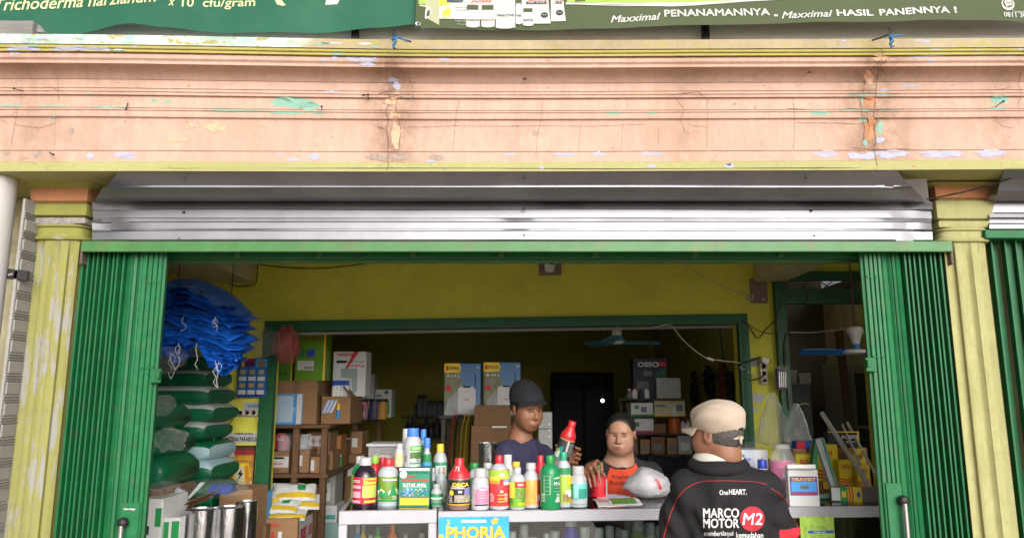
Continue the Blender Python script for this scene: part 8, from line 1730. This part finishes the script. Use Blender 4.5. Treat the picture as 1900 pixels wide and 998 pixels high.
# ---------------- the woman
def woman():
    root = thing('person', 'woman in orange and black raglan shirt with tied back hair', 'person', (PX(1152, 850, 4.5), 4.52, ZF))
    X = head_xf(P(1152, 803, 4.46), math.radians(-16), math.radians(10), math.radians(3), .93)
    V = Vol(); add_head(V, X, 1.10, brow=.2)
    V.ell((0, -.035, -.082), (.056, .042, .034), .05, xf=X)
    nb = P(1150, 850, 4.52); V.chain([X @ Vector((0, .03, -.05)), X @ Vector((0, .03, -.095)), nb], [.050, .052, .068], .03)
    sR, sL = P(1102, 876, 4.52), P(1206, 880, 4.53); mid_ = (sR + sL) / 2
    ch = mid_ + Vector((0, .0, -.10)); be = mid_ + Vector((0, .0, -.30)); hpv = Vector((mid_.x, mid_.y + .02, .80))
    V.ell(ch, (.16, .11, .16), .06); V.ell(be, (.16, .13, .18), .06); V.ell(hpv, (.18, .15, .13), .06); V.chain([nb, mid_ + Vector((0, .0, -.02))], [.075, .09], .05); V.cap(sR, mid_, .055, .08, .05); V.cap(sL, mid_, .055, .08, .05)
    eR, eL = P(1082, 985, 4.50), P(1232, 985, 4.50); wR, wL = P(1110, 1010, 4.28), P(1205, 1010, 4.28)
    for s_, e_, w_, sg_ in ((sR, eR, wR, 1), (sL, eL, wL, -1)):
        V.chain([s_, e_], [.055, .044], .03); V.chain([e_, w_], [.044, .028], .02)
        pl = w_ + Vector((sg_ * .04, -.03, -.01)); kn = [pl + Vector((sg_ * .035, -.035 + .018 * i, .0)) for i in range(4)]; tp = [k_ + Vector((sg_ * .06, -.012 + .004 * i, -.012)) for i, k_ in enumerate(kn)]
        hand(V, w_, pl, kn, tp, .0085, [pl, pl + Vector((sg_ * .01, -.045, .0)), pl + Vector((sg_ * .03, -.07, 0))])
    kneeL, kneeR = hpv + Vector((-.10, -.24, -.02)), hpv + Vector((.10, -.24, -.02)); kneeL.y = max(kneeL.y, 4.33); kneeR.y = max(kneeR.y, 4.33)
    for hp, kn in ((hpv + Vector((-.09, 0, -.03)), kneeL), (hpv + Vector((.09, 0, -.03)), kneeR)): V.chain([hp, kn, Vector((kn.x, kn.y + .04, ZF + .07))], [.09, .065, .042], .03)
    VF = V.mesh(.0045); vmesh('body', VF, m_skin2, root); face_bits(root, VF, X, M('brow_thin', (.10, .06, .045), .7), m_lip2, lines_=M('fold_tan', (.26, .135, .085), .7))
    T = Vol(); T.ell(ch, (.175, .125, .17), .06); T.ell(be, (.18, .148, .20), .06); T.chain([nb + Vector((0, .01, -.04)), mid_ + Vector((0, .01, -.02))], [.085, .105], .06); T.cap(sR, mid_, .066, .09, .05); T.cap(sL, mid_, .066, .09, .05); T.chain([sR, eR], [.066, .066], .03); T.chain([sL, eL], [.066, .066], .03)
    nc, nr_ = nb + Vector((-.008, -.05, .012)), (.088, .10, .066); T.ell(nc, nr_, .006, 's')
    for e_ in (eR, eL): T.ell(e_ + Vector((0, 0, -.03)), (.09, .09, .05), .006, 's')
    nbv, midv = np.array(nb), np.array(mid_)
    def mf(Cn):
        q = np.sqrt((((Cn - np.array(nc)) / np.array(nr_)) ** 2).sum(1)); trim = q < 1.16
        z = Cn[:, 2]; xl = midv[0] - .062 - np.clip((nbv[2] + .01 - z), 0, .16) * .36 + 0; xr_ = midv[0] + .062 + np.clip((nbv[2] + .01 - z), 0, .16) * .36
        sl = (Cn[:, 0] < xl) | (Cn[:, 0] > xr_); return np.where(trim | sl, 1, 0)
    TF = T.mesh(.0045, sines(5, .006, 34)); vmesh('shirt', TF, [M('shirt_orange', (.58, .060, .022), .9, var=.12, vs=6), M('shirt_charcoal', (.016, .016, .019), .9, var=.15, vs=6)], root, mf)
    B = bvh_of(TF); m_pr = M('shirt_print', (.06, .012, .01), .8)
    for s__, u, v, wpx, hpx in (('Angeles', 1153, 885, 36, 7), ('Rock Co', 1154, 895, 42, 7)):
        c = P(u, v, 4.40); w_, h_ = wpx * 4.4 / F_PX, hpx * 4.4 / F_PX
        def pr_(x, y, z):
            o_ = Vector((c.x + x, 4.0, c.z + y)); h = B.ray_cast(o_, Vector((0, 1, 0))); return (o_.x, (h[0].y if h[0] is not None else 4.4) - .002, o_.z)
        world_child(text(s__, .1, m_pr, None, (0, 0, 0), (0, 0, 0), .01, .1, fit=(w_, h_), fn=pr_), root)
    Q = Vol()
    for hp, kn in ((hpv + Vector((-.09, 0, -.03)), kneeL), (hpv + Vector((.09, 0, -.03)), kneeR)): Q.chain([hp, kn, Vector((kn.x, kn.y + .04, ZF + .10))], [.105, .08, .065], .03)
    Q.ell(hpv, (.195, .165, .14), .05); vmesh('trousers', Q.mesh(.010), m_trou, root); feet(root, (Vector((kneeL.x, kneeL.y, 0)), Vector((kneeR.x, kneeR.y, 0))), ZF, -.3)
    Hh = Vol(); Hh.ell((0, .026, .036), (.089, .094, .089), .02, xf=X); Hh.ell((0, -.004, .050), (.083, .090, .073), .02, xf=X); Hh.ell((0, .115, .01), (.042, .04, .042), .03, xf=X); Hh.ell((0, -.108, -.024), (.080, .088, .124), .02, 's', X); Hh.ell((0, .02, -.10), (.10, .14, .05), .01, 's', X)
    for s_ in (-1, 1): Hh.ell((s_ * .094, .004, -.012), (.022, .022, .036), .004, 's', X)
    vmesh('hair', Hh.mesh(.004), m_hair, root)
    stl = thing('stool', 'plain stool under the seated woman behind the counter', 'stool', (hpv.x, hpv.y + .02, ZF)); zt = hpv.z - .155
    g = G(); g.box((-.17, -.15, zt - .03 - ZF), (.17, .15, zt - ZF), .01); g.build('seat', m_wood_h, stl)
    for sx in (-1, 1):
        for sy in (-1, 1): g = G(); g.box((sx * .14 - .018, sy * .12 - .018, 0), (sx * .14 + .018, sy * .12 + .018, zt - .031 - ZF), .003); g.build('leg', m_wood, stl)
woman()

# ---------------- the customer seen from behind
def customer():
    YCu = 2.95
    root = thing('person', 'customer in beige cap and black printed jacket seen from behind', 'person', (PX(1350, 900, YCu), YCu, 0))
    X = head_xf(P(1329, 803, YCu), math.radians(-140), math.radians(4), 0, .93)
    V = Vol(); add_head(V, X, 1.0)
    nb = P(1332, 852, YCu + .01); V.chain([X @ Vector((0, .03, -.04)), X @ Vector((0, .035, -.09)), nb], [.055, .053, .053], .03)
    sL, sR = P(1276, 904, YCu), P(1418, 906, YCu); mid_ = (sL + sR) / 2
    ch = mid_ + Vector((0, .01, -.12)); be = mid_ + Vector((0, .02, -.36)); hpv = Vector((mid_.x, YCu + .01, .90))
    V.ell(ch, (.16, .11, .18), .06); V.ell(be, (.15, .115, .2), .06); V.ell(hpv, (.165, .12, .13), .06); V.chain([nb, nb + Vector((0, 0, -.05)), mid_], [.056, .062, .075], .03); V.cap(sL, mid_, .045, .07, .04); V.cap(sR, mid_, .045, .07, .04)
    arms = []
    for s_, sx in ((sL, -1), (sR, 1)):
        e_ = s_ + Vector((sx * .065, .03, -.28)); w_ = e_ + Vector((-sx * .03, .22, -.02)); arms.append((s_, e_, w_, sx)); V.chain([s_, e_], [.045, .042], .03); V.chain([e_, w_], [.044, .028], .02)
        pl = w_ + Vector((-sx * .015, .065, 0)); kn = [pl + Vector((sx * (.03 - .02 * i), .045, .0)) for i in range(4)]; tp = [k_ + Vector((0, .06 - .006 * abs(i - 1), -.02)) for i, k_ in enumerate(kn)]
        hand(V, w_, pl, kn, tp, .0088, [pl, pl + Vector((-sx * .035, .03, 0)), pl + Vector((-sx * .045, .065, -.005))])
    hl, hr = hpv + Vector((-.09, 0, -.05)), hpv + Vector((.09, 0, -.05)); legs(V, hl, hr, 0, 0, 0)
    VF = V.mesh(.0045); vmesh('body', VF, m_skin3, root); face_bits(root, VF, X, m_hairg, m_lip1)
    Q = Vol(); legs(Q, hl, hr, 0, 0, 0, 1.25); Q.ell(hpv, (.18, .14, .15), .05); vmesh('trousers', Q.mesh(.010), m_trou, root); feet(root, (hl, hr), 0, 1)
    # jacket
    T = Vol(); T.ell(ch, (.180, .145, .165), .06); T.ell(be, (.215, .165, .26), .08); T.ell(hpv + Vector((0, 0, .05)), (.215, .17, .14), .06); T.chain([nb + Vector((0, .0, -.085)), mid_], [.092, .090], .06); T.cap(sL, mid_, .064, .092, .05); T.cap(sR, mid_, .064, .092, .05)
    for s_, e_, w_, sx in arms: T.chain([s_, s_.lerp(e_, .5), e_ + Vector((sx * .0, 0, .0))], [.064, .072, .072], .022); T.chain([e_, e_.lerp(w_, .55)], [.076, .066], .04); T.ell(e_.lerp(w_, .85), (.08, .06, .08), .006, 's')
    T.ell(nb + Vector((0, .01, .040)), (.105, .115, .062), .008, 's')
    wr = sines(12, .016, 34)
    TF = T.mesh(.006, lambda a, b, c: wr(a, b, c) * np.clip((1.40 - c) / .25, .3, 1)); jm = M('jacket_black', (.0065, .0055, .0075), .85, var=.15, vs=8, bump=.1, bs=300)
    cuffz = min(a[1].z for a in arms)
    vmesh('jacket', TF, [jm, M('jacket_red', (.50, .015, .03), .7)], root, lambda C: np.where((C[:, 2] < PZ(985, 2.85)) & (C[:, 0] > PX(1455, 990, 2.85) + (PZ(985, 2.85) - C[:, 2]) * .0) & (C[:, 2] > PZ(985, 2.85) - .05), 1, 0))
    B = bvh_of(TF)
    def S_(u, v, off=.002):
        o_ = Vector((0, 0, CAM_H)); d = (P(u, v, 3.0) - o_).normalized(); h = B.ray_cast(o_ + d * 1.5, d); return (h[0] - d * off) if h[0] is not None else P(u, v, 2.8)
    # collar: folded flap and white shirt collar
    Cc = Vol(); Cc.ell(nb + Vector((.002, -.004, -.024)), (.120, .114, .052), .02, rot=Matrix.Rotation(.10, 3, 'X').to_quaternion()); Cc.ell(nb + Vector((0, .02, .036)), (.106, .116, .042), .006, 's'); vmesh('jacket_collar', Cc.mesh(.0045, sines(4, .003, 40)), jm, root)
    Cw = Vol(); Cw.ell(nb + Vector((0, .0, .000)), (.098, .095, .044), .02); Cw.ell(nb + Vector((0, .03, .062)), (.086, .108, .045), .005, 's'); vmesh('shirt_collar', Cw.mesh(.0045), M('collar_white', (.50, .48, .43), .8), root)
    m_pip = M('piping_red', (.36, .015, .02), .7)
    for pts in (((1228, 1010), (1237, 975), (1247, 945), (1258, 922), (1272, 906), (1290, 896), (1305, 892), (1350, 891), (1400, 893), (1429, 899)), ((1430, 905), (1445, 914), (1458, 926), (1466, 936)), ((1474, 962), (1480, 976), (1484, 984))):
        path = []
        for (a, b), (c, d) in zip(pts, pts[1:]): path += [S_(a + (c - a) * i / 5, b + (d - b) * i / 5, .0005) for i in range(5)]
        g = G(); g.tube(path, .0014, 6); world_child(g.build('piping', m_pip, smooth=60), root)
    m_inkp = M('print_offwhite', (.62, .62, .62), .7, var=0)
    def jt(s__, u, v, wpx, hpx, mt, bold=.03, shear=0., off=.002):
        def pr_(x, y, z): return tuple(S_(u + x, v - y, off + z * 2))
        o = text(s__, 10, mt, None, (0, 0, 0), (0, 0, 0), bold, shear, fit=(wpx, hpx), fn=pr_); world_child(o, root)
    jt('One', 1343, 913, 16, 9, m_inkp, .012); jt('HEART.', 1369, 912, 33, 10, m_inkp, .02)
    m_pp = m_inkp; jt('MARCO', 1338, 951, 66, 17, m_inkp, .06); jt('MOTOR', 1338, 970, 66, 17, m_inkp, .06)
    jt('memberi', 1323, 989, 34, 9, m_inkp, .015, .2); jt('banyak', 1351, 990, 22, 12, m_inkp, .0, .4); jt('kemudahan', 1391, 992, 50, 10, m_inkp, .02)
    n = 28; cu, cv, rr = 1396, 962, 23
    vs = [S_(cu + rr * k / 4 * math.cos(2 * math.pi * i / n), cv + rr * k / 4 * math.sin(2 * math.pi * i / n), .0015) for k in (1, 2, 3, 4) for i in range(n)] + [S_(cu, cv, .0015)]
    fs = [(i, (i + 1) % n, 4 * n) for i in range(n)] + [(k * n + i, k * n + (i + 1) % n, (k + 1) * n + (i + 1) % n, (k + 1) * n + i) for k in range(3) for i in range(n)]
    world_child(G().add(vs, fs).build('round_emblem', M('emblem_red', (.42, .015, .03), .7), fix=False), root); jt('M2', 1396, 962, 36, 21, m_inkp, .06, .15, .004)
    # hair and cap
    Hh = Vol(); Hh.ell((0, .022, .000), (.0785, .0975, .092), .02, xf=X); Hh.ell((0, -.088, -.02), (.076, .085, .13), .01, 's', X); Hh.ell((0, .02, -.122), (.09, .14, .05), .01, 's', X)
    for s_ in (-1, 1): Hh.ell((s_ * .086, .010, -.014), (.02, .022, .036), .004, 's', X)
    vmesh('hair', Hh.mesh(.004), m_hairg, root)
    m_cb = M('cap_beige', (.40, .325, .255), .9, var=.08, vs=14, bump=.15, bs=250)
    Cp = Vol(); Cp.ell((0, .014, .064), (.092, .112, .064), .02, xf=X); Cp.ell((0, .016, .040), (.091, .112, .075), .03, xf=X); Cp.ell((0, .014, .090), (.080, .100, .036), .03, xf=X); Cp.plane((0, 0, .006), (0, -.24, -1), .004, X)
    CF = Cp.mesh(.0035, sines(9, .004, 46)); vmesh('cap_crown', CF, m_cb, root)
    BC = bvh_of(CF)
    def ringp(a, z, off=.001):
        o_ = X @ Vector((.3 * math.sin(a), .018 + .3 * math.cos(a), z)); d = (X @ Vector((0, .018, z)) - o_).normalized(); h = BC.ray_cast(o_, d); return (h[0] - d * off) if h[0] is not None else X @ Vector((.104 * math.sin(a), .018 + .104 * math.cos(a), z))
    for z_, nm in ((.022, 'band_seam'), (.102, 'top_seam')):
        g = G(); g.tube([ringp(-2.6 + 5.2 * i / 60, z_ - .020 * math.cos(-2.6 + 5.2 * i / 60) * (1 if z_ < .05 else .1), -.0004) for i in range(61)], .0013, 5); world_child(g.build(nm, M('cap_seam', (.36, .28, .22), .9), smooth=60), root)
    for a_ in (-.9, -.3, .6, 1.5):
        g = G(); g.tube([ringp(a_ + .02 * i, .020 + .0135 * i, -.0004) for i in range(7)], .001, 5); world_child(g.build('panel_seam', M('cap_seam'), smooth=60), root)
    def brim(a, b):
        t = (a - .5) * 2 * 1.1; r = .098 + .088 * b * (1 - .30 * abs(t)); x, y = math.sin(t) * .088 * (1 + .10 * b), .012 - math.cos(t) * r
        return X @ Vector((x, y, .028 + .004 * (1 - abs(t) / 1.1) - .012 * b - .020 * t * t * b))
    g = G(); g.slab(20, 7, brim, (0, 0, .005)); world_child(g.build('cap_brim', m_cb, smooth=50), root)
    # shade of the back opening put on the crown as dark patch, strap across
    zo = -.016
    g = G(); g.grid(13, 6, lambda a, b: ringp((a - .5) * .62, zo + .034 * b * math.sin(math.pi * (.04 + .92 * a)) ** .6, .0015)); world_child(g.build('opening_shade', M('shade_and_tab_dark', (.02, .015, .025), .8), fix=False), root)
    g = G(); g.tube([ringp((i / 24 - .5) * .64, zo + .036 * math.sin(math.pi * (.03 + .94 * i / 24)) ** .6, .0005) for i in range(25)], .0022, 6); world_child(g.build('opening_trim', M('cap_seam', (.36, .28, .22), .9), smooth=60), root)
    g = G(); g.slab(10, 3, lambda a, b: X @ Vector((-.034 + .068 * a, .119 - .05 * (a - .5) ** 2, -.028 + .014 * b)), X.to_3x3() @ Vector((0, -.003, 0))); world_child(g.build('strap', m_cb, smooth=50), root)
    g = G(); g.tube([X @ Vector((.012, .122, -.020)), X @ Vector((.016, .124, -.034)), X @ Vector((.013, .122, -.046))], [.006, .006, .004], 7); world_child(g.build('strap_end', m_cb, smooth=50), root)
    g = G(); g.slab(4, 3, lambda a, b: ringp(2.15 + .10 * a, .012 + .020 * b, .0015), (0, 0, 0)) if False else g.grid(4, 3, lambda a, b: ringp(-2.1 - .14 * a, .010 + .020 * b, .0015)); world_child(g.build('side_tab', M('shade_and_tab_dark'), fix=False), root)
customer()
